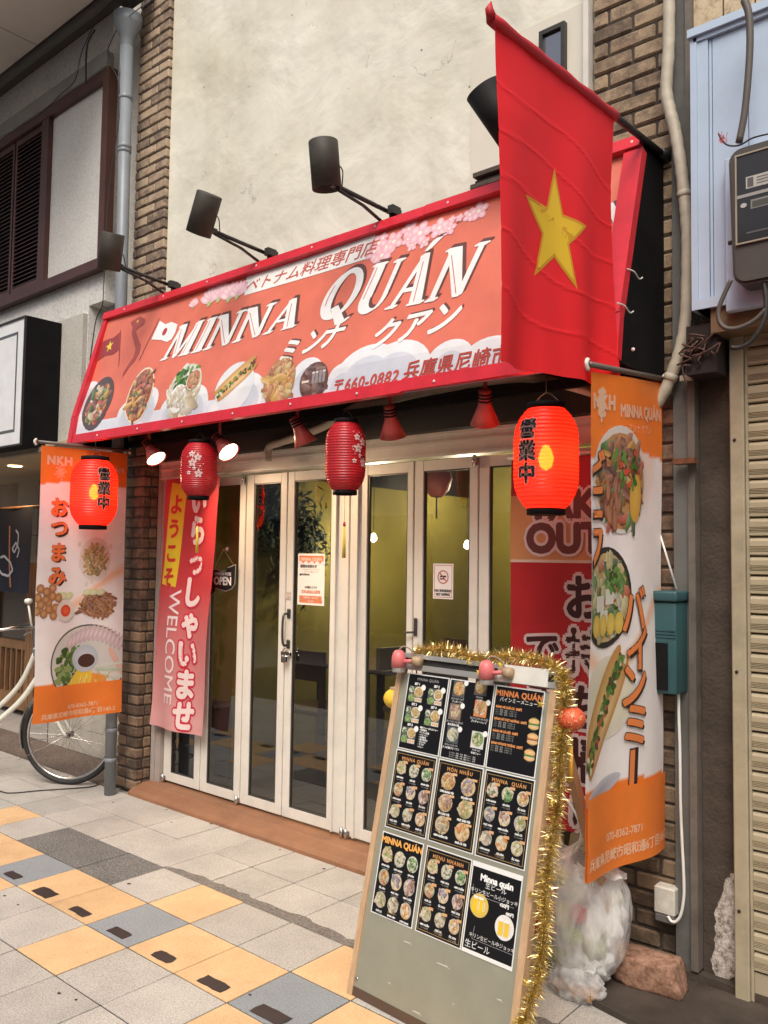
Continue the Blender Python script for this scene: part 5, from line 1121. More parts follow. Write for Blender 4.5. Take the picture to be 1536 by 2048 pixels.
def beef(A, W_, H_, p):
    flow(A, W_, H_, H_-.29, .27)
    A.text('NKH', .02, H_-.12, .07, (.80,.50,.34), 3, 'l', bold=.004, spacing=1.1)
    for k in range(40): q = p(1205, 812); A.ell(q[0]+.03*math.cos(k*2.4)*(k/40), q[1]+.06*math.sin(k*2.4)*(k/40), .012, .008, (.80,.52,.36), 3, 7, k)
    A.text('MINNA QUÁN', .21, H_-.14, .062, (.82,.52,.36), 3, 'l', bold=.002, sx=.9); A.text('ミンナ クアン', .27, H_-.19, .034, (.82,.52,.36), 3, 'l')
    # vertical characters
    for ch, px, py, s_ in (('ビ',1192,985,.165),('ー',1186,1066,.16),('フ',1188,1130,.16),('バ',1263,1268,.17),('イ',1268,1345,.165),('ン',1265,1412,.17),('ミ',1268,1490,.165)):
        u, v = p(px, py); A.text(ch, u, v, s_, (.80,.24,.07), 11.5, 'c', bold=.005, outline=(.03,.015,.015), ow=.008, shadow=(.03,.015,.015), sh=(.014, -.012))
    for px, py, hh in ((1268, 1545, .075),):
        u, v = p(px, py); A.rect(u-.02, v-hh, u+.03, v+hh, (.03,.015,.015), 4); A.rect(u-.016, v-hh+.01, u+.01, v+hh-.006, (.80,.24,.07), 5)
    u, v = p(1241, 975); A.ell(u, v+.005, .20, .185, (.66,.62,.58), 4, 30, -.1, (.74,.71,.68)); A.food(u, v, .18, .165, lay=5, pal=BRN+BRN+[(.6,.10,.05),(.55,.2,.06)]+GRN+[(.72,.36,.06)], n=150, plate=(.42,.20,.07), rim=(.50,.25,.10), base=(.18,.06,.03), blob=.12, elong=3.2, fill=.88, rot=-.1)
    A.ell(u+.10, v-.06, .045, .085, (.66,.34,.05), 9, 14, -.1, (.74,.46,.10))
    for k in range(22): A.ell(u-.07+random.uniform(-.05,.06), v-.08+random.uniform(-.06,.06), .038, .012, random.choice(BRN+[(.3,.12,.08)]), 9.4+k*.02, 8, random.uniform(1.1,1.9), (.42,.22,.15))
    for k in range(26): A.ell(u+random.uniform(-.06,.12), v+random.uniform(-.02,.10), .018, .010, random.choice(GRN+[(.62,.08,.04)]), 9.9+k*.02, 7, random.random()*3)
    u, v = p(1215, 1200); A.food(u, v, .165, .16, lay=4.6, pal=GRN+[(.62,.48,.18),(.70,.60,.30),(.60,.14,.06),(.66,.62,.5)], n=110, plate=(.55,.40,.18), rim=(.03,.022,.022), base=(.50,.36,.14), blob=.13, fill=.80)
    A.ell(u, v, .172, .168, (.03,.022,.022), 3.9, 30)
    for du, dv in ((-.05,-.02),(.02,.0),(-.02,-.07)): A.rect(u+du-.03, v+dv-.024, u+du+.028, v+dv+.028, (.68,.66,.58), 9)
    for k in range(4): A.ell(u-.08+.055*k, v-.09, .028, .038, (.66,.44,.07), 9.6, 12, 0, (.76,.58,.16))
    for k in range(16): A.ell(u+random.uniform(-.02,.09), v+random.uniform(.02,.09), .017, .010, random.choice(GRN+[(.2,.36,.1)]), 10, 7, random.random()*3)
    A.ell(*p(1225, 1400), .17, .14, (.70,.66,.56), 2.2, 26, 0, (.76,.70,.45))
    u, v = p(1217, 1430); roll(A, u, v, .235, .07, 1.02, lay=4, n=120)
    u, v = p(1220, 1585); A.ell(u, v, .13, .03, (.55,.54,.58), 2, 20, .25, (.36,.36,.42))
    A.grid(0, 0, W_, .265, 44, 14, lambda x, y: OR, 13)
    A.text('070-8362-7871', W_*.45, .10, .036, (.85,.52,.33), 14, 'c', bold=.001); A.text('兵庫県尼崎市昭和通6丁目145-2', W_*.52, .035, .042, (.85,.52,.33), 14, 'c', bold=.0014)
nobori('dish_banner', 'tall white and orange banner of beef and noodle bowls hanging over the right brick pillar', -1.262, 2.515, 3.10, .50, 2.16, beef, dzb=-.02, dzt=.06, amp=.011, ph=2.0, curl=-.05)
def wallbanner(lab, x0, x1, z0, z1, Yw, artf, shear=0, amp=.02, ph=0, name='welcome_banner'):
    W_, H_ = x1-x0, z1-z0; t = thing(name, lab, 'banner', (x0, Yw, z0)); A = Art()
    artf(A, W_, H_, lambda px, py: ((lambda P: (P.x-x0-shear*(1-(P.z-z0)/H_), P.z-z0))(at(px, py, Y=Yw)))); A.clip(0, 0, W_, H_)
    def mp(u, v, z):
        lo = 1-v/H_; return [x0+u+shear*lo, Yw-z+amp*math.sin(u*15+ph+v*2)*(.3+lo)+.4*amp*math.sin(v*7+ph), z0+v]
    o = A.build('cloth', mp, PR_cloth, t, maxedge=.03)
    for p_ in o.data.polygons: p_.use_smooth = True
    mb = MB(); mb.tube([(x0-.02, Yw, z1+.012), (x1+.02, Yw, z1+.012)], .008, 8); obj('rod', mb, M_white, t)
    for x in (x0+.02, x1-.02): mb = MB(); mb.tube([(x, Yw, z1+.012), (x, Yw+.03, z1+.06)], .002, 5); obj('string', mb, M_white, t)
RD = (.62,.035,.045); PKK = (.62,.20,.20)
def welcome(A, W_, H_, p):
    A.grid(0, 0, W_, H_, 26, 80, lambda x, y: mixc((.66,.33,.33), (.50,.04,.05), min(1, max(0, (y/H_-.05)*1.9))), 0)
    A.poly([(.02,H_*.575),(.14,H_*.565),(.19,H_*.97),(.07,H_*.985)], (.72,.55,.03), 1); A.poly([(.05,H_*.575),(.19,H_*.565),(.225,H_*.97),(.07,H_*.985)], (.72,.55,.03), 1.4)
    for i, ch in enumerate('ようこそ'): A.text(ch, .135-.012*i, H_*.865-i*.155, .135, (.60,.03,.03), 3, 'c', bold=.006)
    for i, ch in enumerate('いらっしゃいませ'):
        A.text(ch, .36+.0*i, H_*.865-i*.192, .20, (.80,.66,.64), 4, 'c', bold=.010, outline=(.55,.02,.05), ow=.022, sx=.9)
    A.text('WELCOME', .145, H_*.555, .15, (.84,.70,.70), 3, 'l', bold=.001, rot=-math.pi/2, spacing=1.0)
wallbanner('pink red welcome banner with yellow strip hanging inside left, before the first door leaves', -4.60, -4.05, .44, 2.03, 3.20, welcome, shear=-.14, amp=.014, ph=.5)
def takeout(A, W_, H_, p):
    DK = (.05,.012,.012)
    A.grid(0, 0, W_, H_, 24, 70, lambda x, y: (.40,.016,.02), 0); A.rect(0, H_-.44, W_, H_-.16, (.55,.25,.10), 1)  # red lowered, the shadow over this banner is painted into its cloth
    for q in range(6): A.rect(q*W_/6, H_-.452, (q+1)*W_/6, H_-.44, (.66,.50,.40), 1.4)
    A.text('TAKE', .09, H_-.265, .17, (.14,.035,.03), 4, 'l', bold=.010, outline=(.62,.48,.45), ow=.022, shadow=DK, sh=(.014,-.012)); A.text('OUT', .09, H_-.405, .17, (.14,.035,.03), 5.4, 'l', bold=.010, outline=(.62,.48,.45), ow=.022, shadow=DK, sh=(.014,-.012))
    for i, ch in enumerate('お持ち帰り'): A.text(ch, .36, H_-.67-i*.225, .20, DK, 4, 'c', bold=.007, outline=(.62,.48,.46), ow=.022)
    for i, ch in enumerate('できます'): A.text(ch, p(1085,1300)[0], p(1085,1330)[1]-i*.20, .17, DK, 4, 'c', bold=.005, outline=(.62,.48,.46), ow=.018)
wallbanner('dark red takeout banner hanging behind the dish banner and over the last door leaf', -1.99, -1.44, .42, 1.98, 3.19, takeout, amp=.008, ph=2, name='takeout_banner')

# ================================================================ menu board
BB = Vector((-2.0578, 2.2521, 0)); bth, bph = -.0597, .2146
ba = Vector((math.cos(bth), math.sin(bth), 0)); bn = Vector((-math.sin(bth), math.cos(bth), 0)); bu = bn*math.sin(bph)+Vector((0,0,1))*math.cos(bph); bN = ba.cross(bu)
def bpt(s_, t_, z=0): return BB+ba*s_+bu*t_+bN*z
def slab(s0, t0, s1, t1, z0, z1, mb=None):
    mb = mb or MB(); P = [bpt(s_, t_, z) for z in (z0, z1) for s_, t_ in ((s0,t0),(s1,t0),(s1,t1),(s0,t1))]
    return mb.add(P, [(0,3,2,1),(4,5,6,7),(0,1,5,4),(1,2,6,5),(2,3,7,6),(3,0,4,7)])
bd = thing('menu_board', 'standing wooden frame board with a grey green lower panel, covered by menu sheets', 'signboard', BB)
M_pine = mat('pine', (.52,.34,.20), .5, var=.15, scale=6, streak=8, dirt=.15)
obj('panel', slab(.012, .03, .668, 1.13, -.012, -.001), mat('board_green', (.27,.265,.205), .45, var=.08, scale=5, dirt=.12), bd)
obj('side_rail', slab(-.012, .0, .012, 1.15, -.026, .006), M_pine, bd); obj('side_rail', slab(.668, .0, .694, 1.15, -.026, .008), M_pine, bd)
obj('bottom_rail', slab(.012, -.0, .668, .03, -.022, .002), mat('dark_rail', (.10,.06,.04), .6), bd)
M_alu = mat('aluminium', (.55,.54,.51), .35, metal=.6, var=.06)
obj('top_channel', slab(-.005, 1.145, .69, 1.165, -.03, .012), M_alu, bd); obj('top_channel', slab(-.005, 1.188, .69, 1.204, -.03, .006), M_alu, bd)
obj('channel_core', slab(.0, 1.165, .685, 1.188, -.02, -.006), M_blackm, bd); obj('end_plate', slab(.46, 1.146, .66, 1.204, .012, .016), mat('plate_white', (.66,.64,.58), .4), bd)
for s_ in (.02, .655):
    mb = MB(); a_ = bpt(s_, 1.12, -.03); b_ = a_+bn*.50; b_.z = 0; mb.beam(a_, b_, .028, .03, up=bn); obj('rear_leg', mb, M_pine, bd)
mb = MB()
for t_, s_ in ((.055,.02),(.055,.66)): P = bpt(s_, t_, .002); mb.lathe([(0,.002),(.006,.001),(.007,0)], P, bN, 8)
obj('screw', mb, M_chrome, bd)
a = Art()
for s_, t_, w_ in ((.20,.235,.05),(.35,.215,.07),(.16,.09,.02),(.28,.045,.05),(.60,.19,.03),(.44,.12,.012)):
    a.poly([(s_, t_), (s_+w_, t_-.003), (s_+w_*.9, t_+.003), (s_+w_*.3, t_+.005)], (.36,.355,.29), 0); a.line([(s_+.01,t_+.002),(s_+w_*.8,t_+.004)], .003, (.60,.58,.52), 1)
tp = a.build('torn_tape', lambda u, v, z: list(bpt(u, v, .0004+z)), printmat('tape_remains', .5), bd); tp['kind'] = 'stuff'
GOLD = (.42,.27,.10); OY = (.80,.40,.10); WT = (.74,.74,.72); BK = (.010,.010,.012)
P_menu = printmat('menu_print', .35, spec=.22, wear=.03)
cols = [.046, .248, .451]; rows = [1.133, .852, .560]; SWd, SHt = .198, .277
def sheet(ci, ri, lab, fn):
    s0, t1 = cols[ci]+random.uniform(-.002,.002)-.004*ri*(ci == 0), rows[ri]-.0035*0; t0 = t1-SHt
    t = thing('menu_sheet', lab, 'menu', bpt(s0, t0, .001), 0, 'menu sheets on the standing board')
    A = Art(); A.rect(0, 0, SWd, SHt, WT, 0); A.rect(.0042, .0035, SWd-.0042, SHt-.004, BK, 1); fn(A, SWd, SHt)
    A.build('print', lambda u, v, z: list(bpt(s0+u, t0+v, .0012+z*.6)), P_menu, t); return t
def tl(A, u, v, n_, c, h=.0035, w_=.05, lay=3):  # line of tiny text drawn with real glyphs
    A.text(n_, u, v, h*2.1, c, lay, 'c', bold=.0003)
DP = [[(.62,.25,.06),(.7,.42,.15)], [(.32,.34,.10),(.5,.46,.2)], [(.62,.60,.5),(.2,.22,.1)], [(.08,.2,.05),(.2,.4,.12)], [(.62,.40,.12),(.5,.2,.08)], [(.36,.30,.36),(.25,.2,.25)], [(.30,.16,.12),(.5,.3,.25)], [(.34,.34,.12),(.5,.46,.25)], [(.28,.24,.16),(.45,.4,.3)]]
def nine(title, gold, names, big=False):
    def fn(A, W_, H_):
        if gold: A.frame(.010, .010, W_-.010, H_-.012, .0016, GOLD, 2)
        A.text(title, W_/2, H_-.034 if not big else H_-.036, .017 if not big else .030, (.55,.27,.10) if not big else OY, 3, 'c', bold=.0006 if not big else .0014, spacing=1.25 if not big else 1)
        for r_ in range(3):
            for q in range(3):
                u, v = .038+q*.061, H_-.062-r_*.076-q*.002-(.012 if big else 0); A.food(u, v, .0225 if not big else .025, .0235 if not big else .027, DP[(r_*3+q+len(title)) % 9]+[(.7,.6,.45)], n=26, plate=mixc(DP[(r_*3+q) % 9][0], (.6,.58,.52), .5), blob=.24, lay=3)
                if not big: A.rect(u+.008, v+.017, u+.028, v+.026, (.62,.36,.18), 5.5)
                A.text(names[(r_*3+q) % len(names)], u, v-.037-(.003 if big else 0), .0075, WT, 3, 'c', bold=.0006); A.text('ベトナム料理', u, v-.0455-(.003 if big else 0), .0055, (.45,.44,.42), 3, 'c')
        A.text('MINNA QUÁN', W_/2, .020, .006, (.5,.30,.08), 3, 'c')
    return fn
NM = ['NEM RÁN','GỎI BÒ','BÁNH XÈO','CƠM RANG','GÀ RÁN','ỐC XÀO','MỰC XÀO','NEM CUỐN','CHẢ CÁ']
def sets(A, W_, H_):
    A.text('MINNA QUÁN', W_/2, H_-.024, .014, (.40,.40,.40), 3, 'c', spacing=1.2)
    for i, (u, v) in enumerate([(.05,.205),(.145,.205),(.05,.13),(.145,.13),(.045,.055)]):
        A.text('SET %d' % (i+1), u, v+.031, .011, WT, 3, 'c', bold=.0008); A.rect(u-.036, v-.032, u+.034, v+.026, (.10,.10,.10), 2.5)
        A.food(u+.012, v+.006, .022, .020, [(.6,.36,.1),(.55,.44,.2)], n=24, plate=(.70,.66,.58), lay=3, blob=.22, base=(.6,.42,.18)); A.food(u-.024, v+.012, .012, .011, DP[3], n=10, plate=(.6,.6,.5), lay=3, blob=.3)
        A.food(u-.02, v-.018, .016, .013, [(.16,.3,.08),(.3,.42,.12)], n=18, plate=(.2,.32,.1), lay=3.2, blob=.3); A.rect(u-.002, v-.030, u+.032, v-.016, (.66,.60,.52), 4)
        for k in range(3): A.ell(u+.006+.01*k, v-.023, .004, .004, (.62,.32,.14), 5, 8)
        A.ell(u+.033, v+.024, .011, .011, (.78,.78,.76), 6, 12)
    for k, s_ in enumerate(['鶏肉フォーまたはフォー','+生春巻き','ベトナム炒飯','・バインミー','・生春巻き','・揚げ春巻き','・タピオカ','・サラダ','・チェー']): A.text(s_, .095, .085-k*.0085, .0078, WT, 3, 'l', bold=.0003)
def noodles(A, W_, H_):
    for i, (u, v, q) in enumerate([(.045,.245,0),(.14,.262,4),(.042,.165,6),(.15,.19,4),(.045,.085,2),(.155,.085,3)]):
        A.rect(u-.027, v-.030, u+.027, v+.026, [(.10,.10,.10),(.10,.09,.09),(.20,.15,.12),(.62,.22,.08),(.08,.09,.09),(.60,.60,.56)][i], 2.5)
        A.food(u, v, .024, .024, DP[q]+[(.6,.5,.3)], n=40, plate=[(.5,.36,.16),(.5,.3,.12),(.3,.22,.12),(.6,.58,.5),(.45,.5,.45),(.2,.3,.1)][i], lay=3, blob=.22)
        A.ell(u+.030, v+.022, .010, .010, (.78,.78,.76), 7, 12); A.text(['BÚN BÒ HUẾ','MINNA','BÚN THỊT NƯỚNG','BÚN CHẢ HÀ NỘI','BÚN CHẢ CÁ','PHỞ BÒ'][i], u, v-.040, .0095, (.5,.5,.5), 3, 'c'); A.text(['ブンボーフェ','つけ麺','焼き豚肉の麺','ブンチャーハノイ','さつま揚げビーフン','牛肉フォー'][i], u, v-.050, .0085, WT, 3, 'c', bold=.0003)
    for k in range(3): A.text('ビーフン、米粉、牛肉、鶏肉 フォー、牛肉', W_/2, .022-k*.007, .006, WT, 3, 'c')
def rolls(A, W_, H_):
    A.text('MINNA QUÁN', W_*.5, H_-.034, .027, (.58,.20,.07), 3, 'c', bold=.0012, spacing=1.1); A.text('バインミーメニュー', W_*.5, H_-.052, .017, WT, 3, 'c')
    for k, s_ in enumerate(['BÁNH MÌ CHẢ CÁ  550円','BÁNH MÌ THỊT NƯỚNG  550円','BÁNH MÌ CÁ HỘI  550円','BÁNH MÌ PATE TRỨNG  550円']):
        v = H_-.075-k*.040; A.text(s_, .012, v, .0105, (.66,.28,.10), 3, 'l', bold=.0006, sx=.9)
        for q in range(3): A.text('パン、野菜、香草、マヨネーズ', .012, v-.009-q*.007, .0062, (.40,.42,.40), 3, 'l')
    for k, (u, v) in enumerate([(.17,.168),(.172,.120),(.168,.068)]):
        A.ell(u, v, .022, .022, (.05,.12,.05) if k == 0 else (.12,.10,.08), 3, 18); A.ell(u, v+.008, .021, .010, (.62,.36,.14), 4, 14, 0, (.72,.50,.25)); A.ell(u, v-.010, .021, .008, (.60,.34,.13), 4, 14, 0, (.72,.50,.25)); A.rect(u-.019, v-.005, u+.019, v+.001, (.10,.20,.05) if k != 1 else (.35,.1,.04), 5); A.rect(u-.018, v-.008, u+.018, v-.005, (.6,.5,.35), 5.4)
def beer(A, W_, H_):
    A.rect(0, 0, W_, .012, WT, 2); A.rect(0, H_-.016, W_, H_, WT, 2)
    A.text('Minna quán', W_*.52, H_-.052, .028, (.80,.80,.80), 3, 'c', bold=.0014); A.text('生ビール', W_*.52, H_-.070, .021, WT, 3, 'c'); A.text('キリン生ビール小ジョッキ', W_*.5, H_-.092, .0155, WT, 3, 'c'); A.line([(.015,H_-.10),(W_-.02,H_-.10)], .0008, (.5,.5,.5), 3); A.line([(.015,H_-.10),(.015,H_-.07)], .0008, (.5,.5,.5), 3)
    A.text('430円', .125, H_-.108, .014, WT, 3, 'l', bold=.0008); A.text('480円', .165, H_-.127, .012, WT, 3, 'c', bold=.0008)
    A.ell(.047, H_-.128, .037, .036, (.60,.42,.10), 3, 24, 0, (.74,.60,.20))
    for x in (.032, .053): A.rect(x-.009, H_-.152, x+.009, H_-.106, (.74,.50,.03), 5); A.rect(x-.009, H_-.110, x+.009, H_-.102, (.78,.76,.70), 6); A.frame(x+.009, H_-.142, x+.017, H_-.116, .0022, (.72,.66,.5), 6)
    A.ell(.152, H_-.165, .036, .037, (.70,.69,.66), 3, 24)
    for x in (.138, .160): A.rect(x-.009, H_-.190, x+.009, H_-.146, (.74,.50,.05), 5); A.rect(x-.009, H_-.150, x+.009, H_-.141, (.78,.76,.70), 6); A.frame(x+.009, H_-.182, x+.016, H_-.156, .002, (.66,.56,.4), 6)
    A.text('キリン生ビール中ジョッキ', W_*.56, .052, .0148, WT, 3, 'c'); A.line([(.035,.046),(W_-.005,.046)], .0008, (.5,.5,.5), 3); A.line([(.035,.046),(.04,.085)], .0008, (.5,.5,.5), 3); A.text('生ビール', .06, .020, .025, WT, 3, 'c')
sheet(0, 0, 'menu sheet of five numbered sets, top left of the board', sets)
sheet(1, 0, 'menu sheet of noodle bowls, top middle of the board', noodles)
sheet(2, 0, 'menu sheet with orange headings and three filled rolls, top right of the board', rolls)
sheet(0, 1, 'gold framed menu sheet of nine dishes, middle row left', nine('MINNA QUÁN', True, NM))
def six(A, W_, H_):
    A.frame(.010, .010, W_-.010, H_-.012, .0016, GOLD, 2); A.text('MÓN NHẬU', W_/2, H_-.034, .017, (.55,.27,.10), 3, 'c', bold=.0006, spacing=1.3)
    for r_ in range(3):
        for q in range(2):
            u, v = .055+q*.088, H_-.068-r_*.073-q*.004; A.food(u, v, .031, .030, DP[(r_*2+q+4) % 9]+[(.7,.56,.3),(.5,.3,.12)], n=46, plate=(.55,.42,.26), blob=.2, lay=3); A.rect(u+.014, v+.022, u+.036, v+.030, (.66,.40,.20), 6); A.text(NM[(r_*2+q+3) % 9]+' TỎI', u, v-.040, .0085, WT, 3, 'c', bold=.0008)
sheet(1, 1, 'gold framed menu sheet of six larger dishes, centre of the board', six)
sheet(2, 1, 'gold framed menu sheet of nine dishes, middle row right beside the tinsel', nine('MINNA  QUÁN', True, NM[3:]))
sheet(0, 2, 'menu sheet with large orange heading and nine round dishes, bottom left', nine('MINNA QUÁN', False, NM[2:], True))
sheet(1, 2, 'gold framed quick menu sheet hanging lowest, bottom middle', nine('MENU NHANH', True, NM[5:]))
sheet(2, 2, 'black draught beer sheet with two beer glasses, bottom right', beer)
# clip lamps on top of the board
for s_, lab in ((.028, 'pink clip lamp at the left end of the menu board top'), (.438, 'pink clip lamp at the middle of the menu board top, next to yellow stars')):
    P = bpt(s_, 1.168, .05); t = thing('clip_lamp', lab, 'lamp', P, 0, 'pink clip lamps on the menu board')
    M_pk = mat('pink_plastic', (.66,.17,.17), .42, var=.06)
    mb = MB(); mb.lathe([(.0,.042),(.012,.040),(.022,.030),(.027,.012),(.028,-.022),(.026,-.022),(.024,.01),(0,.03)], P, n=20); obj('shade', mb, M_pk, t)
    mb = MB(); mb.lathe([(.0255,-.018),(.0255,-.040),(.023,-.040),(.023,-.018)], P, n=20); 
    m, n, l, p = nodes('clear_plastic'); p.inputs['Base Color'].default_value = (.6,.6,.58,1); p.inputs['Roughness'].default_value = .15; p.inputs['Alpha'].default_value = .45; obj('diffuser', mb, m, t)
    mb = MB(); mb.tube([P+ba*.02, P+ba*.062+Vector((0,.02,.004))], .0075, 8); obj('arm', mb, M_pk, t)
    mb = MB(); mb.lathe([(0,0),(.018,0),(.018,.03),(0,.03)], P+ba*.062+Vector((0,.02,.004)), ba, 12); obj('clamp', mb, mat('clamp_tan', (.42,.30,.18), .5), t)
    mb = MB(); mb.tube(smoothpath([P+Vector((0,0,.04)), P+ba*.02+Vector((0,.01,.055)), P+ba*.05+Vector((0,.03,.03)), P+ba*.05+Vector((0,.05,-.05))], 4), .003, 6); obj('lead', mb, mat('lead', (.28,.22,.17), .6), t)
# tinsel garland
TG = smoothpath([bpt(.05,1.21,-.01), bpt(.2,1.235,-.01), bpt(.35,1.215,-.01), bpt(.5,1.235,-.01), bpt(.64,1.225,-.01), bpt(.715,1.17,0), bpt(.725,1.05,.0), bpt(.730,.93,.0), bpt(.728,.8,-.02), bpt(.727,.68,-.01), bpt(.730,.55,.0), bpt(.742,.42,.0), bpt(.745,.3,.01), bpt(.728,.18,.03), bpt(.70,.08,.05), bpt(.71,.0,.06)], 12)
gm = MB(); rg = random.Random(3)
for k in range(9500):
    f = rg.random()*(len(TG)-1.01); i = int(f); P = TG[i].lerp(TG[i+1], f-i); d = (TG[min(i+1, len(TG)-1)]-TG[i]).normalized()
    v = Vector((rg.gauss(0,1), rg.gauss(0,1), rg.gauss(0,1))); v = (v-d*v.dot(d)).normalized(); v = (v+d*rg.uniform(-.5,.5)).normalized(); L_ = rg.uniform(.020,.046); s_ = v.cross(Vector((rg.gauss(0,1), rg.gauss(0,1), rg.gauss(0,1)))).normalized()*.0010
    m_ = v*L_*.55+d*rg.uniform(-.003,.003); e = v*L_+Vector((0,0,-.003))
    gm.add([P-s_, P+s_, P+m_+s_, P+m_-s_, P+e], [(0,1,2,3),(3,2,4)])
m, n, l, p = nodes('gold_tinsel'); p.inputs['Base Color'].default_value = (.78,.64,.30,1); p.inputs['Metallic'].default_value = 1; p.inputs['Roughness'].default_value = .28
gt = thing('tinsel_garland', 'gold tinsel garland with small stars over the top and right of the menu board', 'garland', TG[0]); o = obj('tinsel', gm, m, gt); o['kind'] = 'stuff'
mb = MB(); mb.tube(TG, .0022, 5); obj('core', mb, mat('tinsel_core', (.35,.26,.08), .5), gt)
def star3(P, r_, nrm, parent, m_):
    nrm = nrm.normalized(); x = nrm.orthogonal().normalized(); y = nrm.cross(x); mb = MB(); vs_ = [P+nrm*.004, P-nrm*.004]
    for k in range(10): t = k*math.pi/5; q = r_ if k % 2 == 0 else r_*.42; vs_.append(P+(x*math.cos(t)+y*math.sin(t))*q)
    mb.add(vs_, [(0, 2+k, 2+(k+1) % 10) for k in range(10)]+[(1, 2+(k+1) % 10, 2+k) for k in range(10)]); return obj('star', mb, m_, parent)
M_star = mat('yellow_star', (.80,.62,.05), .3); M_gstar = mat('gold_star', (.55,.38,.08), .3, metal=.7)
for s_, t_, m_ in ((.39,1.165,M_star),(.475,1.20,M_star),(.34,1.20,M_gstar),(.655,1.09,M_gstar),(.735,1.13,M_gstar),(.735,.80,M_gstar),(.70,.52,M_gstar),(.735,.5,M_gstar),(.70,.16,M_star),(.72,.28,M_gstar),(.70,.10,M_star)):
    star3(bpt(s_, t_, .03), .016, bN+Vector((random.uniform(-.3,.3), 0, random.uniform(-.3,.3))), gt, m_)
# small round silk lanterns
def small_lantern(c, r_, col, lab, tas, flowers=False):
    t = thing('silk_lantern', lab, 'lantern', c)
    mb = MB(); pf = [(r_*math.sin(a)*(1), -r_*.86*math.cos(a)) for a in [.35+.189*k for k in range(14)]]; n = 32; v = []
    for k, (q, z) in enumerate(pf):
        for i in range(n): th = 2*math.pi*i/n; e = q*(1+.03*abs(math.sin(th*4))-.02); v.append((c.x+e*math.cos(th), c.y+e*math.sin(th), c.z+z))
    mb.add(v, [(k*n+i, k*n+(i+1) % n, (k+1)*n+(i+1) % n, (k+1)*n+i) for k in range(len(pf)-1) for i in range(n)], smooth=True)
    obj('shade', mb, col, t)
    mb = MB(); mb.lathe([(r_*.42,.0),(r_*.45,0),(r_*.45,.005),(r_*.42,.005),(r_*.42,0)], c+Vector((0,0,r_*.84)), n=20); mb.lathe([(r_*.3,.0),(r_*.36,0),(r_*.36,.005),(r_*.3,.005),(r_*.3,0)], c-Vector((0,0,r_*.86)), n=20); obj('ring', mb, mat('lantern_ring', (.52,.42,.28), .5), t)
    mb = MB(); mb.tube([c-Vector((0,0,r_*.86)), c-Vector((0,0,r_*1.9))], .001, 4); mb.lathe([(0,0),(.008,.004),(.006,.018),(0,.02)], c-Vector((0,0,r_*1.75)), n=8); obj('bead', mb, M_gstar, t)
    mb = MB(); mb.tube([c-Vector((0,0,r_*1.9)), c-Vector((0,0,r_*1.9+.11))], [.006,.009], 8); obj('tassel', mb, tas, t)
    mb = MB(); mb.tube(smoothpath([c+Vector((0,0,r_*.85)), c+Vector((.01,.0,r_*1.2)), c+Vector((-.02*(1 if flowers else -2.2),-.0,r_*1.6))], 3), .0012, 4); obj('string', mb, M_gstar, t)
    if flowers:
        a = Art()
        for k in range(26):
            u, v_ = random.uniform(-1.4,1.4), random.uniform(-.8,.8)
            for q in range(5): a.ell(u+.10*math.cos(q*1.26), v_+.10*math.sin(q*1.26), .06, .04, random.choice([(.75,.35,.12),(.80,.50,.25),(.62,.06,.03)]), 1, 7, q*1.26)
        f0 = cam_dir(c); a.build('flower_print', lambda u, v, z: [c.x+(r_*1.025+z)*math.cos(v)*math.cos(f0+u*.8), c.y+(r_*1.025+z)*math.cos(v)*math.sin(f0+u*.8), c.z+r_*.88*math.sin(v)], printmat('silk_print', .5), t)['kind'] = 'stuff'
c = at(790, 1397, Y=2.52); small_lantern(c, .045, mat('silk_yellow', (.80,.52,.04), .55, var=.05), 'small round yellow silk lantern hanging left of the menu board', mat('tassel_y', (.72,.55,.06), .6))
c = at(1142, 1437, Y=2.46); small_lantern(c, .046, mat('silk_orange', (.66,.11,.045), .5, var=.1, scale=30), 'small round orange flowered silk lantern hanging right of the tinsel', mat('tassel_o', (.72,.36,.04), .6), True)
# ================================================================ notices on the glass
def notice(name, lab, px0, py0, wd, ht, fn, extra=-.004):
    P = at(px0, py0, Y=YD+.012); t = thing(name, lab, 'notice', (P.x, YD+.01, P.z-ht)); A = Art(); fn(A, wd, ht)
    A.build('print', lambda u, v, z: [P.x+u, YD+.0125-.002-z*.6, P.z-ht+v], printmat(name+'_print', .4, wear=.03), t)
def shopcard(A, W_, H_):
    A.rect(0, 0, W_, H_, (.74,.72,.70), 0); A.rect(.01, H_-.055, W_-.01, H_-.012, (.60,.18,.08), 1); A.text('MINNA QUÁN', W_/2, H_-.04, .026, (.80,.55,.45), 2, 'c', bold=.0012)
    for k in range(5): A.ell(.02+k*.045, H_-.054, .018, .012, (.66,.66,.70), 2, 10)
    A.text('採用のお知らせ', W_*.4, H_-.078, .019, (.04,.03,.03), 2, 'c', bold=.0008); A.text('Facebookメッセージまたは', W_/2, H_-.092, .011, (.35,.33,.32), 2, 'c'); A.text('こちらにご連絡ください', W_/2, H_-.106, .011, (.35,.33,.32), 2, 'c'); A.text('@FACEBOOK', .055, H_-.122, .013, (.05,.05,.05), 2, 'c', bold=.0008)
    A.text('お気軽にどうぞ', W_/2, .094, .014, (.05,.05,.05), 2, 'c', bold=.0005); A.text('070-8362-5878', W_/2, .066, .024, (.62,.20,.10), 2, 'c', bold=.001)
    A.rect(.016, .03, W_-.02, .052, (.60,.20,.09), 1); A.rect(.016, .012, W_-.016, .029, (.60,.20,.09), 1); A.text('営業時間 11:00-22:00', W_/2, .036, .013, (.80,.74,.7), 2, 'c'); A.text('年中無休', W_/2, .016, .012, (.80,.74,.7), 2, 'c')
notice('shop_notice', 'white notice with orange head and foot taped on the glass beside the pull handle', 597, 1107, .213, .288, shopcard)
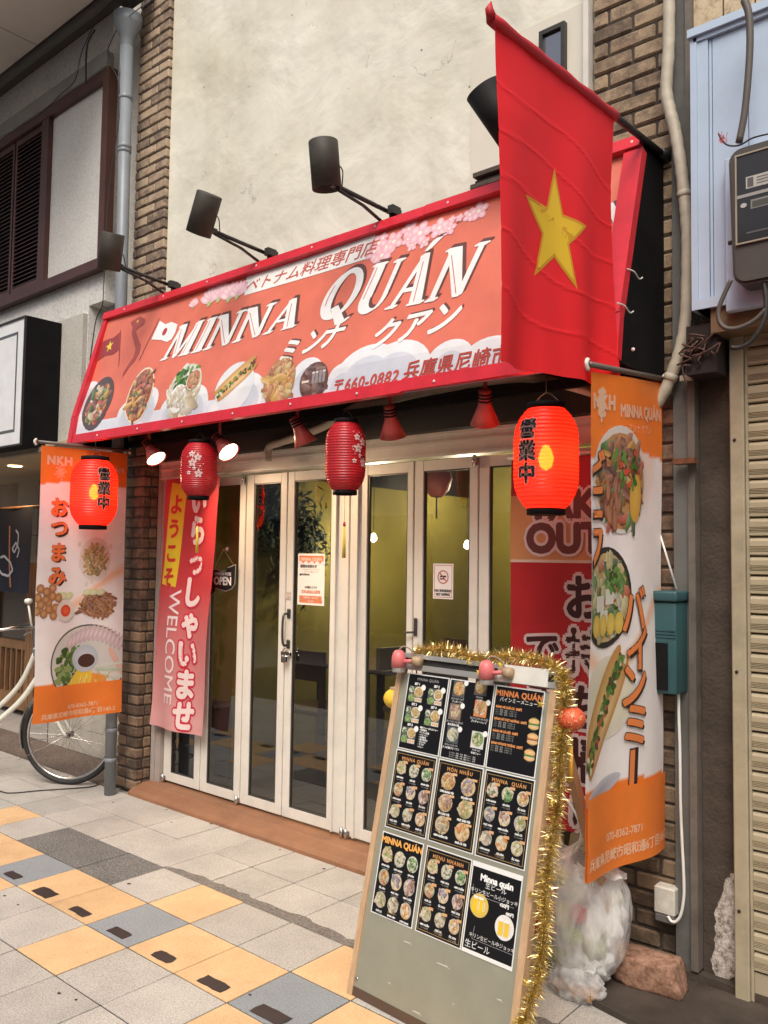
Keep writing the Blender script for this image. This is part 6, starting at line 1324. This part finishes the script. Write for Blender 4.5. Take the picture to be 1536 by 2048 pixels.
def nosmoke(A, W_, H_):
    A.rect(0, 0, W_, H_, (.74,.70,.68), 0); A.frame(.007, .007, W_-.007, H_-.007, .0025, (.42,.04,.06), 1)
    cx, cy = W_/2, H_*.62; 
    for k in range(28): a0_, a1_ = k*math.pi/14, (k+1)*math.pi/14; A.poly([(cx+r_*math.cos(q), cy+r_*math.sin(q)) for r_, q in ((.033,a0_),(.033,a1_),(.028,a1_),(.028,a0_))], (.42,.04,.06), 2)
    A.rect(cx-.019, cy-.001, cx+.019, cy+.007, (.03,.03,.03), 2); A.rect(cx-.019, cy-.012, cx+.012, cy-.006, (.03,.03,.03), 2); A.line([(cx-.021,cy+.021),(cx+.021,cy-.021)], .005, (.42,.04,.06), 3)
    A.text('NO SMOKING', W_/2, .034, .0175, (.04,.04,.04), 2, 'c', bold=.001, sx=.9); A.text('NO VAPING', W_/2, .016, .0175, (.04,.04,.04), 2, 'c', bold=.001, sx=.9)
notice('no_smoking_sign', 'small white no smoking no vaping sign stuck on the glass', 867, 1127, .122, .172, nosmoke)
# open sign hanging from a hook
t = thing('open_sign', 'black ribbon shaped open sign hanging by a cord from a suction hook', 'sign', at(445, 1170, Y=YD-.02)); Po = at(420, 1190, Y=YD-.02)
A = Art(); rib = [(0,.0),(.035,.028),(.0,.03),(.012,.06),(.01,.155),(.05,.165),(.10,.155),(.145,.16),(.19,.19),(.19,.165),(.235,.185),(.232,.06),(.19,.04),(.14,.035),(.09,.045),(.045,.045)]
rib = [(.008,.0),(.05,.020),(.052,.048),(.10,.040),(.15,.032),(.205,.045),(.235,.075),(.24,.19),(.16,.168),(.155,.150),(.10,.148),(.05,.160),(.0,.145),(.004,.06),(.018,.045),(.006,.03)]
A.poly([((x-.12)*1.04+.12, (y-.095)*1.06+.095) for x, y in rib], (.42,.40,.38), 0); A.poly(rib, (.012,.012,.014), 2)
A.text("COME IN WE'RE", .122, .125, .026, (.60,.58,.55), 4, 'c', bold=.001, sx=.86); A.text('OPEN', .122, .068, .068, (.72,.70,.66), 4, 'c', bold=.003, sx=.95)
A.build('plate', lambda u, v, z: [Po.x+u, YD-.02-z, Po.z+v], printmat('open_print', .4, wear=.03), t)
hk = at(448, 1098, Y=YD-.012); mb = MB(); mb.tube([(hk.x, YD-.015, hk.z), (Po.x+.02, YD-.018, Po.z+.15)], .0012, 4); mb.tube([(hk.x, YD-.015, hk.z), (Po.x+.225, YD-.018, Po.z+.185)], .0012, 4); obj('cord', mb, mat('cord', (.45,.36,.18), .7), t)
mb = MB(); mb.lathe([(0,-.012),(.005,-.012),(.006,-.004),(.014,0),(0,0)], (hk.x, YD+.013, hk.z), (0,1,0), 12); obj('hook', mb, M_white, t)
# ================================================================ trash bag, small bag, stone block
def blob(c, sx, sy__, sz, seed, amp=.16, freq=2.2, sub=5, taper=0, flat=.15):
    bm = bmesh.new(); bmesh.ops.create_icosphere(bm, subdivisions=sub, radius=1)
    for v in bm.verts:
        d = v.co.normalized(); r_ = 1+amp*noise.noise(d*freq+Vector((seed, 0, 0)))+amp*.45*noise.noise(d*freq*3+Vector((0, seed, 0)))+amp*.22*abs(noise.noise(d*freq*8+Vector((0, 0, seed))))
        p = d*r_
        if taper and p.z > .3: k_ = 1-min(1, (p.z-.3)/.9)*taper; p.x *= k_; p.y *= k_
        z = p.z*sz; z = max(z, -sz*(1-flat)); v.co = Vector((p.x*sx, p.y*sy__, z))+c
    return bm
tb = thing('trash_bag', 'full knotted translucent white rubbish bag against the right brick pillar', 'bag', (-1.47, 2.88, 0))
m, n, l, p = nodes('bag_film'); g_ = n.new('ShaderNodeNewGeometry'); nz = n.new('ShaderNodeTexNoise'); nz.inputs['Scale'].default_value = 16; nz.inputs['Detail'].default_value = 7; nz.inputs['Distortion'].default_value = .9
mpn = n.new('ShaderNodeMapping'); mpn.inputs['Scale'].default_value = (1,1,.3); l.new(g_.outputs['Position'], mpn.inputs[0]); l.new(mpn.outputs[0], nz.inputs['Vector'])
bp_ = n.new('ShaderNodeBump'); bp_.inputs['Strength'].default_value = .55; bp_.inputs['Distance'].default_value = .02; l.new(nz.outputs[0], bp_.inputs['Height']); l.new(bp_.outputs[0], p.inputs['Normal'])
p.inputs['Base Color'].default_value = (.82,.80,.79,1); p.inputs['Roughness'].default_value = .18; ar_ = n.new('ShaderNodeMapRange'); ar_.inputs[1].default_value = .35; ar_.inputs[2].default_value = .65; ar_.inputs[3].default_value = .26; ar_.inputs[4].default_value = .60; l.new(nz.outputs[0], ar_.inputs[0]); l.new(ar_.outputs[0], p.inputs['Alpha'])
M_bag = m
C0 = Vector((-1.475, 2.86, .285)); bm = blob(C0, .180, .155, .265, 3, .07, 1.6, 5, .45, .12)
kn = at(1200, 1768, Y=2.80)
for v in bm.verts:
    dz = v.co.z-.44
    if dz > 0: f = min(1, dz/.13); a_ = math.atan2(v.co.y-C0.y, v.co.x-C0.x); v.co = v.co.lerp(Vector((kn.x, kn.y, v.co.z+.06*f)), f*.75); v.co += Vector((math.cos(a_), math.sin(a_), 0))*.010*math.sin(a_*13)*f*(1-f*.4)
mb = MB(); mb.bm(bm, smooth=True); obj('film', mb, M_bag, tb)
mb = MB(); rg = random.Random(5)
for k in range(5):
    a_ = k*1.3+.4; e = kn+Vector((.11*math.cos(a_)*.9, .05*math.sin(a_), .02+.03*rg.random())); mid = kn.lerp(e, .5)+Vector((0,0,.03)); w_ = Vector((-math.sin(a_), math.cos(a_), .3))*.028
    mb.add([kn-w_*.4, kn+w_*.4, mid+w_, mid-w_, e+w_*.8, e-w_*.3], [(0,1,2,3),(3,2,4,5)], smooth=True)
mb.lathe([(.012,-.05),(.028,-.03),(.022,0),(.03,.02),(.0,.035)], kn+Vector((0,0,-.02)), (.2,0,1), 12); obj('knot', mb, M_bag, tb)
conts = [((-1.50,2.755,.27),.035,.02,.05,'paper_label',(.66,.55,.12)),((-1.43,2.745,.30),.03,.02,.035,'red_wrapper',(.55,.06,.05)),((-1.45,2.74,.22),.05,.02,.03,'leafy_scraps',(.25,.30,.08)),((-1.50,2.75,.40),.04,.025,.04,'crumpled_paper',(.70,.62,.40)),((-1.46,2.86,.26),.13,.10,.15,'crumpled_paper',(.74,.73,.70)),((-1.56,2.83,.36),.07,.07,.08,'crumpled_paper',(.70,.62,.58)),((-1.40,2.88,.36),.07,.06,.09,'crumpled_paper',(.66,.66,.52)),((-1.46,2.84,.12),.11,.08,.08,'crumpled_paper',(.66,.66,.64)),((-1.41,2.82,.18),.05,.05,.06,'leafy_scraps',(.22,.24,.08)),((-1.52,2.80,.12),.05,.04,.05,'leafy_scraps',(.30,.32,.10)),((-1.40,2.83,.27),.03,.03,.04,'red_wrapper',(.5,.05,.05)),((-1.47,2.80,.34),.035,.03,.035,'leafy_scraps',(.62,.60,.35))]
for i, (c_, a1_, b1_, c1_, nm, col) in enumerate(conts):
    mb = MB(); mb.bm(blob(Vector(c_), a1_*.92, b1_*.92, c1_*.95, i*3+1, .38, 3.4, 4, 0, 0), smooth=True); obj(nm, mb, mat(nm+str(i), col, .8, var=.15, scale=30), tb)
mb = MB(); mb.beam((-1.575,2.752,.40), (-1.555,2.762,.20), .065, .03, up=(0,1,0)); obj('snack_packet', mb, mat('packet', (.70,.55,.04), .35, var=.1), tb)
mb = MB(); mb.beam((-1.608,2.748,.44), (-1.59,2.758,.17), .018, .034, up=(0,1,0)); mb.beam((-1.532,2.745,.40), (-1.525,2.755,.20), .012, .034, up=(0,1,0)); obj('packet_edge', mb, mat('packet_red', (.50,.07,.05), .35), tb)
tb2 = thing('trash_bag', 'second pale rubbish bag mostly hidden behind the tinsel and board legs', 'bag', (-1.70, 2.95, 0))
mb = MB(); mb.bm(blob(Vector((-1.68, 2.93, .24)), .16, .13, .26, 8, .14, 1.8, 5, .2, .1), smooth=True); obj('film', mb, M_bag, tb2)
for i, (c_, s_, col) in enumerate([((-1.67,2.92,.35),.10,(.62,.40,.36)),((-1.66,2.92,.14),.09,(.10,.13,.15)),((-1.61,2.87,.10),.06,(.08,.32,.25)),((-1.70,2.9,.25),.09,(.6,.6,.6))]):
    mb = MB(); mb.bm(blob(Vector(c_), s_, s_*.8, s_, i+20, .5, 3, 3, 0, 0), smooth=False); obj('scraps', mb, mat('scrap%d' % i, col, .6, var=.3, scale=30), tb2)
tb3 = thing('small_bag', 'small clear bag of brown scraps on the ground under the big rubbish bag', 'bag', (-1.44, 2.74, 0))
mb = MB(); mb.bm(blob(Vector((-1.45, 2.77, .05)), .10, .06, .065, 14, .25, 3, 4, 0, .25), smooth=True); obj('film', mb, M_bag, tb3)
mb = MB(); rg = random.Random(9)
for k in range(160): P = Vector((-1.45+rg.uniform(-.08,.08), 2.765+rg.uniform(-.04,.04), .024+rg.random()*.022)); mb.box(P-Vector((.006,.003,.002)), P+Vector((.006,.003,.002)))
o = obj('scraps', mb, mat('crumbs', (.42,.22,.09), .8, var=.4, scale=60), tb3); o['kind'] = 'stuff'
bm = bmesh.new(); bmesh.ops.create_cube(bm, size=1); bmesh.ops.subdivide_edges(bm, edges=bm.edges[:], cuts=7, use_grid_fill=True)
for v in bm.verts:
    q = v.co.copy(); ch = max(0, abs(q.x)+abs(q.y)+abs(q.z)-1.25); q -= q.normalized()*ch*.28
    q = Vector((q.x*.235, q.y*.12, q.z*.105)); q.x += -q.z*.25*(1 if q.x > 0 else .2); q += Vector((noise.noise(q*13), noise.noise(q*13+Vector((5,0,0))), noise.noise(q*13+Vector((0,5,0)))))*.010+Vector((noise.noise(q*45), noise.noise(q*45+Vector((5,0,0))), noise.noise(q*45+Vector((0,5,0)))))*.0035
    v.co = Matrix.Rotation(.12, 3, 'Z') @ q+Vector((-1.275, 2.985, .073))
mb = MB(); mb.bm(bm, smooth=True); tag(obj('stone_block', mb, speckle('red_stone', (.26,.135,.085), (.13,.07,.045), (.42,.25,.17), 30, .85, .40, 1, .25)), 'rough reddish stone block lying on the dark slab beside the rubbish bag', 'stone')
# socket, cable, teal box
sk = thing('socket_box', 'dirty weatherproof white socket box low on the right brick pillar', 'socket', (-1.265, 3.13, .27))
mb = MB(); mb.bevbox((-1.305, 3.095, .235), (-1.225, 3.15, .335), .006); obj('case', mb, mat('socket_white', (.52,.49,.43), .5, var=.15, dirt=.7, scale=25), sk)
mb = MB(); mb.bevbox((-1.302, 3.098, .205), (-1.228, 3.15, .234), .004); obj('base', mb, M_steel, sk)
mb = MB(); cpp = [(1336,1832),(1342,1842),(1352,1843),(1362,1828),(1368,1790),(1367,1740),(1364,1680),(1361,1600),(1360,1500),(1358,1440),(1357,1380)]; mb.tube(smoothpath([at(x, y, Y=3.095) for x, y in cpp], 4), .0055, 8); tag(obj('white_cable', mb, mat('white_cable', (.68,.66,.62), .4)), 'white cable running from the socket box up to the teal box', 'cable')
mb = MB(); mb.tube([at(1316,1055,Y=3.1), at(1353,1178,Y=3.1)], .004, 6); tag(obj('white_cable', mb, mat('white_cable', (.68,.66,.62), .4)), 'thin pale cord slanting from the dish banner down to the teal box', 'cable')
mb = MB(); mb.tube(smoothpath([at(x, y, Y=3.0) for x, y in [(1103,1565),(1125,1590),(1150,1625),(1163,1665),(1150,1705),(1130,1712),(1108,1690),(1098,1660)]], 5), .0055, 8); tag(obj('white_cable', mb, mat('white_cable', (.68,.66,.62), .4)), 'white cable curling behind the menu board above the rubbish bags', 'cable')
tl_ = thing('teal_box', 'teal plastic ashtray post box fixed on the right pillar behind the dish banner', 'box', (-1.23, 3.08, 1.05)); M_teal = mat('teal_plastic', (.027,.082,.09), .45, var=.08)
mb = MB(); mb.bevbox((-1.30, 3.02, 1.055), (-1.185, 3.148, 1.39), .008, seg=2); obj('body', mb, M_teal, tl_); mb = MB(); mb.bevbox((-1.305, 3.01, 1.392), (-1.178, 3.149, 1.43), .008, seg=2); obj('lid', mb, M_teal, tl_)
mb = MB(); mb.box((-1.29, 3.014, 1.07), (-1.215, 3.0195, 1.24)); obj('opening', mb, M_black, tl_)
for k in range(3): mb = MB(); mb.box((-1.299, 3.0165, 1.26+k*.012), (-1.187, 3.0198, 1.266+k*.012)); obj('ridge', mb, M_teal, tl_)
# ================================================================ bicycle
HB = Vector((-5.298, 2.968, .33)); wd_ = Vector((.82,.572,0)).normalized(); wn_ = Vector((-wd_.y, wd_.x, 0))
def W2(s_, z, o_=0): return HB*Vector((1,1,0)) if False else Vector((HB.x, HB.y, 0))+wd_*s_+wn_*o_+Vector((0,0,z))
bk = thing('bicycle', 'white city bicycle parked on the far left, its front wheel beside the downpipe', 'bicycle', W2(-.5, 0))
def wheel(s0):
    c_ = W2(s0, .33); mb = MB(); N_ = 56
    def torus(Rr, r_, m_=8):
        mb = MB(); vs_ = []
        for k in range(N_):
            a_ = 2*math.pi*k/N_; d_ = wd_*math.cos(a_)+Vector((0,0,1))*math.sin(a_)
            for j in range(m_): b_ = 2*math.pi*j/m_; vs_.append(c_+d_*(Rr+r_*math.cos(b_))+wn_*r_*math.sin(b_))
        mb.add(vs_, [(k*m_+j, k*m_+(j+1) % m_, ((k+1) % N_)*m_+(j+1) % m_, ((k+1) % N_)*m_+j) for k in range(N_) for j in range(m_)], smooth=True); return mb
    ty = obj('tyre', torus(.315, .0165), M_rubber, bk); obj('rim', torus(.292, .0105), M_chrome, bk)
    mb = MB()
    for k in range(28): a_ = 2*math.pi*k/28; d_ = wd_*math.cos(a_)+Vector((0,0,1))*math.sin(a_); d2 = wd_*math.cos(a_+.5*(-1)**k)+Vector((0,0,1))*math.sin(a_+.5*(-1)**k); mb.tube([c_+d2*.02+wn_*.025*(-1)**k, c_+d_*.288], .0011, 4, cap=False)
    o = obj('spokes', mb, M_chrome, bk); o['kind'] = 'stuff'
    mb = MB(); mb.lathe([(0,-.05),(.008,-.05),(.01,-.035),(.02,-.03),(.014,-.02),(.014,.02),(.02,.03),(.01,.035),(.008,.05),(0,.05)], c_, wn_, 14); obj('hub', mb, M_chrome, bk)
    return c_
wheel(0); wheel(-1.08)
mb = MB(); n_ = 26
pr2 = []
for k in range(n_): a_ = math.pi*(.42+.68*k/(n_-1)); d_ = wd_*math.cos(a_)+Vector((0,0,1))*math.sin(a_); c_ = W2(0,.33); pr2 += [c_+d_*.338-wn_*.026, c_+d_*.350-wn_*.014, c_+d_*.353, c_+d_*.350+wn_*.014, c_+d_*.338+wn_*.026]
mb.add(pr2, [(k*5+j, k*5+j+1, (k+1)*5+j+1, (k+1)*5+j) for k in range(n_-1) for j in range(4)], smooth=True); obj('mudguard', mb, M_chrome, bk)
M_bw = mat('bicycle_white', (.70,.70,.62), .3, var=.04)
hd0, hd1 = W2(-.20, .74), W2(-.262, .90)
mb = MB()
for sgn in (-1, 1): mb.tube(smoothpath([W2(0,.33,.05*sgn), W2(-.06,.42,.048*sgn), W2(-.15,.62,.035*sgn), W2(-.185,.70,.02*sgn), hd0], 4), [.009]*16+[.012], 8)
obj('fork', mb, M_bw, bk)
mb = MB(); mb.tube([hd0, hd1], .019, 10); obj('head_tube', mb, M_bw, bk)
mb = MB(); mb.tube(smoothpath([hd1+Vector((0,0,-.03)), W2(-.36,.66), W2(-.52,.49), W2(-.68,.40)], 5), .0165, 10); obj('top_tube', mb, M_bw, bk)
mb = MB(); mb.tube(smoothpath([hd0+Vector((0,0,.03)), W2(-.34,.56), W2(-.50,.41), W2(-.66,.28)], 5), .0185, 10); obj('down_tube', mb, M_bw, bk)
mb = MB(); mb.tube([W2(-.66,.27), W2(-.80,.82)], .015, 10); mb.tube([W2(-.66,.27), W2(-1.08,.33)], .011, 8); mb.tube([W2(-.74,.6), W2(-1.08,.33)], .009, 8); obj('seat_tube', mb, M_bw, bk)
mb = MB(); mb.bm(blob(W2(-.83,.85), .12, .09, .03, 2, .05, 1, 3, 0, 0), smooth=True); obj('saddle', mb, M_rubber, bk)
mb = MB(); mb.tube(smoothpath([hd1, W2(-.275,.95), W2(-.285,1.03)], 4), .0125, 8); obj('stem', mb, M_chrome, bk)
for sgn in (-1, 1):
    mb = MB(); mb.tube(smoothpath([W2(-.285,1.03), W2(-.26,1.045,.10*sgn), W2(-.30,1.05,.22*sgn), W2(-.40,1.035,.27*sgn)], 5), .0105, 8); obj('handlebar', mb, M_chrome, bk)
    mb = MB(); mb.tube([W2(-.40,1.035,.27*sgn), W2(-.52,1.02,.275*sgn)], [.015,.016], 10); obj('grip', mb, M_rubber, bk)
    mb = MB(); mb.tube(smoothpath([W2(-.37,1.03,.265*sgn), W2(-.40,.99,.27*sgn), W2(-.47,.975,.275*sgn), W2(-.50,.955,.275*sgn)], 4), .005, 6); obj('brake_lever', mb, M_chrome, bk)
mb = MB(); mb.lathe([(0,-.02),(.022,-.015),(.028,0),(.022,.015),(0,.02)], W2(-.325, 1.215, 0), (0,0,1), 16); mb.tube([W2(-.29,1.03), W2(-.31,1.12), W2(-.325,1.2)], .008, 8); obj('bell_mount', mb, M_bw, bk)
mb = MB(); mb.tube(smoothpath([W2(-.29,1.04,.02), W2(-.24,.98,.05), W2(-.22,.85,.03), W2(-.19,.72,.02)], 4), .0025, 5); mb.bevbox(W2(-.24,.87)-Vector((.04,.03,.03)), W2(-.24,.87)+Vector((.04,.03,.03)), .008); obj('front_lamp', mb, M_chrome, bk)
mb = MB(); mb.tube([W2(0,.33,.055), W2(-.40,.235,.05)], .003, 6); mb.tube([W2(0,.33,-.055), W2(-.33,.16,-.05)], .002, 6); obj('mudguard_stay', mb, M_chrome, bk)
# black cable lying on the paving near the wheel
mb = MB(); mb.tube(smoothpath([at(x, y, Z=.006) for x, y in [(-30,1572),(0,1582),(22,1586),(80,1581),(140,1577),(185,1573),(200,1565),(206,1553),(212,1545)]], 4), .004, 6); tag(obj('ground_cable', mb, M_blackm), 'black cable lying on the paving under the bicycle wheel', 'cable')
# ================================================================ interior seen through the glass
def table(x, y):
    t = thing('dining_table', 'dark wooden table inside the shop behind the glass', 'table', (x, y, .06), 0, 'dark tables inside the shop')
    mb = MB(); mb.bevbox((x-.35, y-.3, .72), (x+.35, y+.3, .75), .004); obj('tabletop', mb, mat('dark_wood', (.14,.07,.035), .4, var=.2, streak=4), t)
    for a_ in (-.3, .3):
        for b_ in (-.26, .26): mb = MB(); mb.box((x+a_-.02, y+b_-.02, .06), (x+a_+.02, y+b_+.02, .72)); obj('leg', mb, M_blackm, t)
    return t
def chair(x, y, rz, col='dark_wood', lab='dark wooden chair inside the shop behind the glass'):
    t = thing('chair', lab, 'chair', (x, y, .06), rz, 'chairs inside the shop'); M_ = mat(col, (.14,.07,.035) if col == 'dark_wood' else (.62,.6,.56), .4)
    Rm = Matrix.Translation((x, y, 0)) @ Matrix.Rotation(rz, 4, 'Z')
    def b(nm, a_, c_): mb = MB(); mb.box(a_, c_); mb.v = [tuple(Rm @ Vector(v)) for v in mb.v]; obj(nm, mb, M_, t)
    b('seat', (-.2,-.2,.47), (.2,.2,.5)); b('backrest', (-.2,.17,.70), (.2,.2,.9))
    for a_ in (-.18, .18):
        b('leg', (a_-.018,-.19,.06), (a_+.018,-.155,.47)); b('leg', (a_-.018,.16,.06), (a_+.018,.195,.9))
for (x, y), w in (((-4.2, 4.8), 'leftmost'), ((-3.2, 5.0), 'middle'), ((-2.3, 4.6), 'rightmost')): table(x, y)['label'] = w+' dark wooden table inside the shop behind the glass'
for x, y, r_, w in ((-4.2,4.25,math.pi,'on the street side of the leftmost table'),(-3.9,5.4,0,'behind the leftmost table'),(-3.2,4.45,math.pi,'on the street side of the middle table'),(-3.0,5.6,0,'behind the middle table'),(-2.5,4.1,math.pi,'on the street side of the rightmost table'),(-1.75,4.55,-1.57,'right of the rightmost table')): chair(x, y, r_, lab='dark wooden chair inside '+w)
chair(-3.72, 4.7, 1.3, 'white_paint', 'white chair inside the shop behind the glass')
for x, y, z, lab in ((*at(747,1076,Y=5.0), 'hanging bulb glowing inside behind the leaf right of the middle lantern'), (-4.35, 6.3, 2.2, 'hanging bulb glowing deep inside at the left'), (*at(934,1090,Y=5.6), 'hanging bulb glowing inside right above the no smoking sign')):
    t = thing('pendant_lamp', lab, 'lamp', (x, y, z)); mb = MB(); mb.lathe([(0,-.035),(.025,-.02),(.03,0),(.02,.025),(.01,.04),(0,.04)], (x, y, z), n=16); obj('bulb', mb, emit('room_bulb', (1,.86,.66), 12), t)
    mb = MB(); mb.tube([(x, y, z+.06), (x, y, 2.9)], .003, 5); obj('flex', mb, M_blackm, t)
    ld = bpy.data.lights.new('room_bulb', 'POINT'); ld.energy = 28; ld.color = (1,.84,.6); ld.shadow_soft_size = .06; lo = bpy.data.objects.new('room_bulb', ld); COL.objects.link(lo); lo.parent = t; lo.location = (0, 0, -.08)
for x, y, lab in ((-4.45, 5.9, 'dark red paper lantern hanging inside near the left'), (-2.9, 5.2, 'dark red paper lantern hanging inside at the middle')):
    t = thing('indoor_lantern', lab, 'lantern', (x, y, 2.2)); mb = MB(); mb.lathe([(.05,-.16),(.11,-.10),(.14,0),(.11,.10),(.05,.16)], (x, y, 2.25), n=20); obj('shade', mb, mat('indoor_red', (.22,.03,.02), .6), t); mb = MB(); mb.tube([(x, y, 2.4), (x, y, 2.9)], .003, 4); mb.tube([(x, y, 2.09), (x, y, 1.9)], .008, 6); obj('cord', mb, M_blackm, t)
for x, y, z, lab in ((*at(545,1015,X=-4.72), 'leafy dark green wreath on the yellow side wall at the left'), (*at(606,1085,X=-4.72), 'trailing dark green leaves on the yellow wall behind the orange notice')):
    mb = MB(); rg = random.Random(int(x*10))
    for k in range(500): P = Vector((x+rg.random()*.1, y+rg.gauss(0,.11), z+rg.gauss(0,.16))); d_ = Vector((rg.gauss(0,1), rg.gauss(0,1)*.5, rg.gauss(0,1))).normalized()*.045; s_ = d_.cross(Vector((1,.1,.2))).normalized()*.014; mb.add([P-d_, P+s_, P+d_, P-s_], [(0,1,2,3)])
    tag(obj('foliage_decoration', mb, mat('leaf', (.03,.06,.015), .6)), lab, 'plant decoration')
# two dark blue folded cloth seen low in the first leaf
mb = MB(); mb.bevbox((-4.72, 3.42, .07), (-4.36, 3.60, .58), .02); tag(obj('blue_crate', mb, mat('blue_crate', (.03,.045,.085), .5)), 'dark blue crate standing behind the glass of the first narrow door leaf', 'crate')
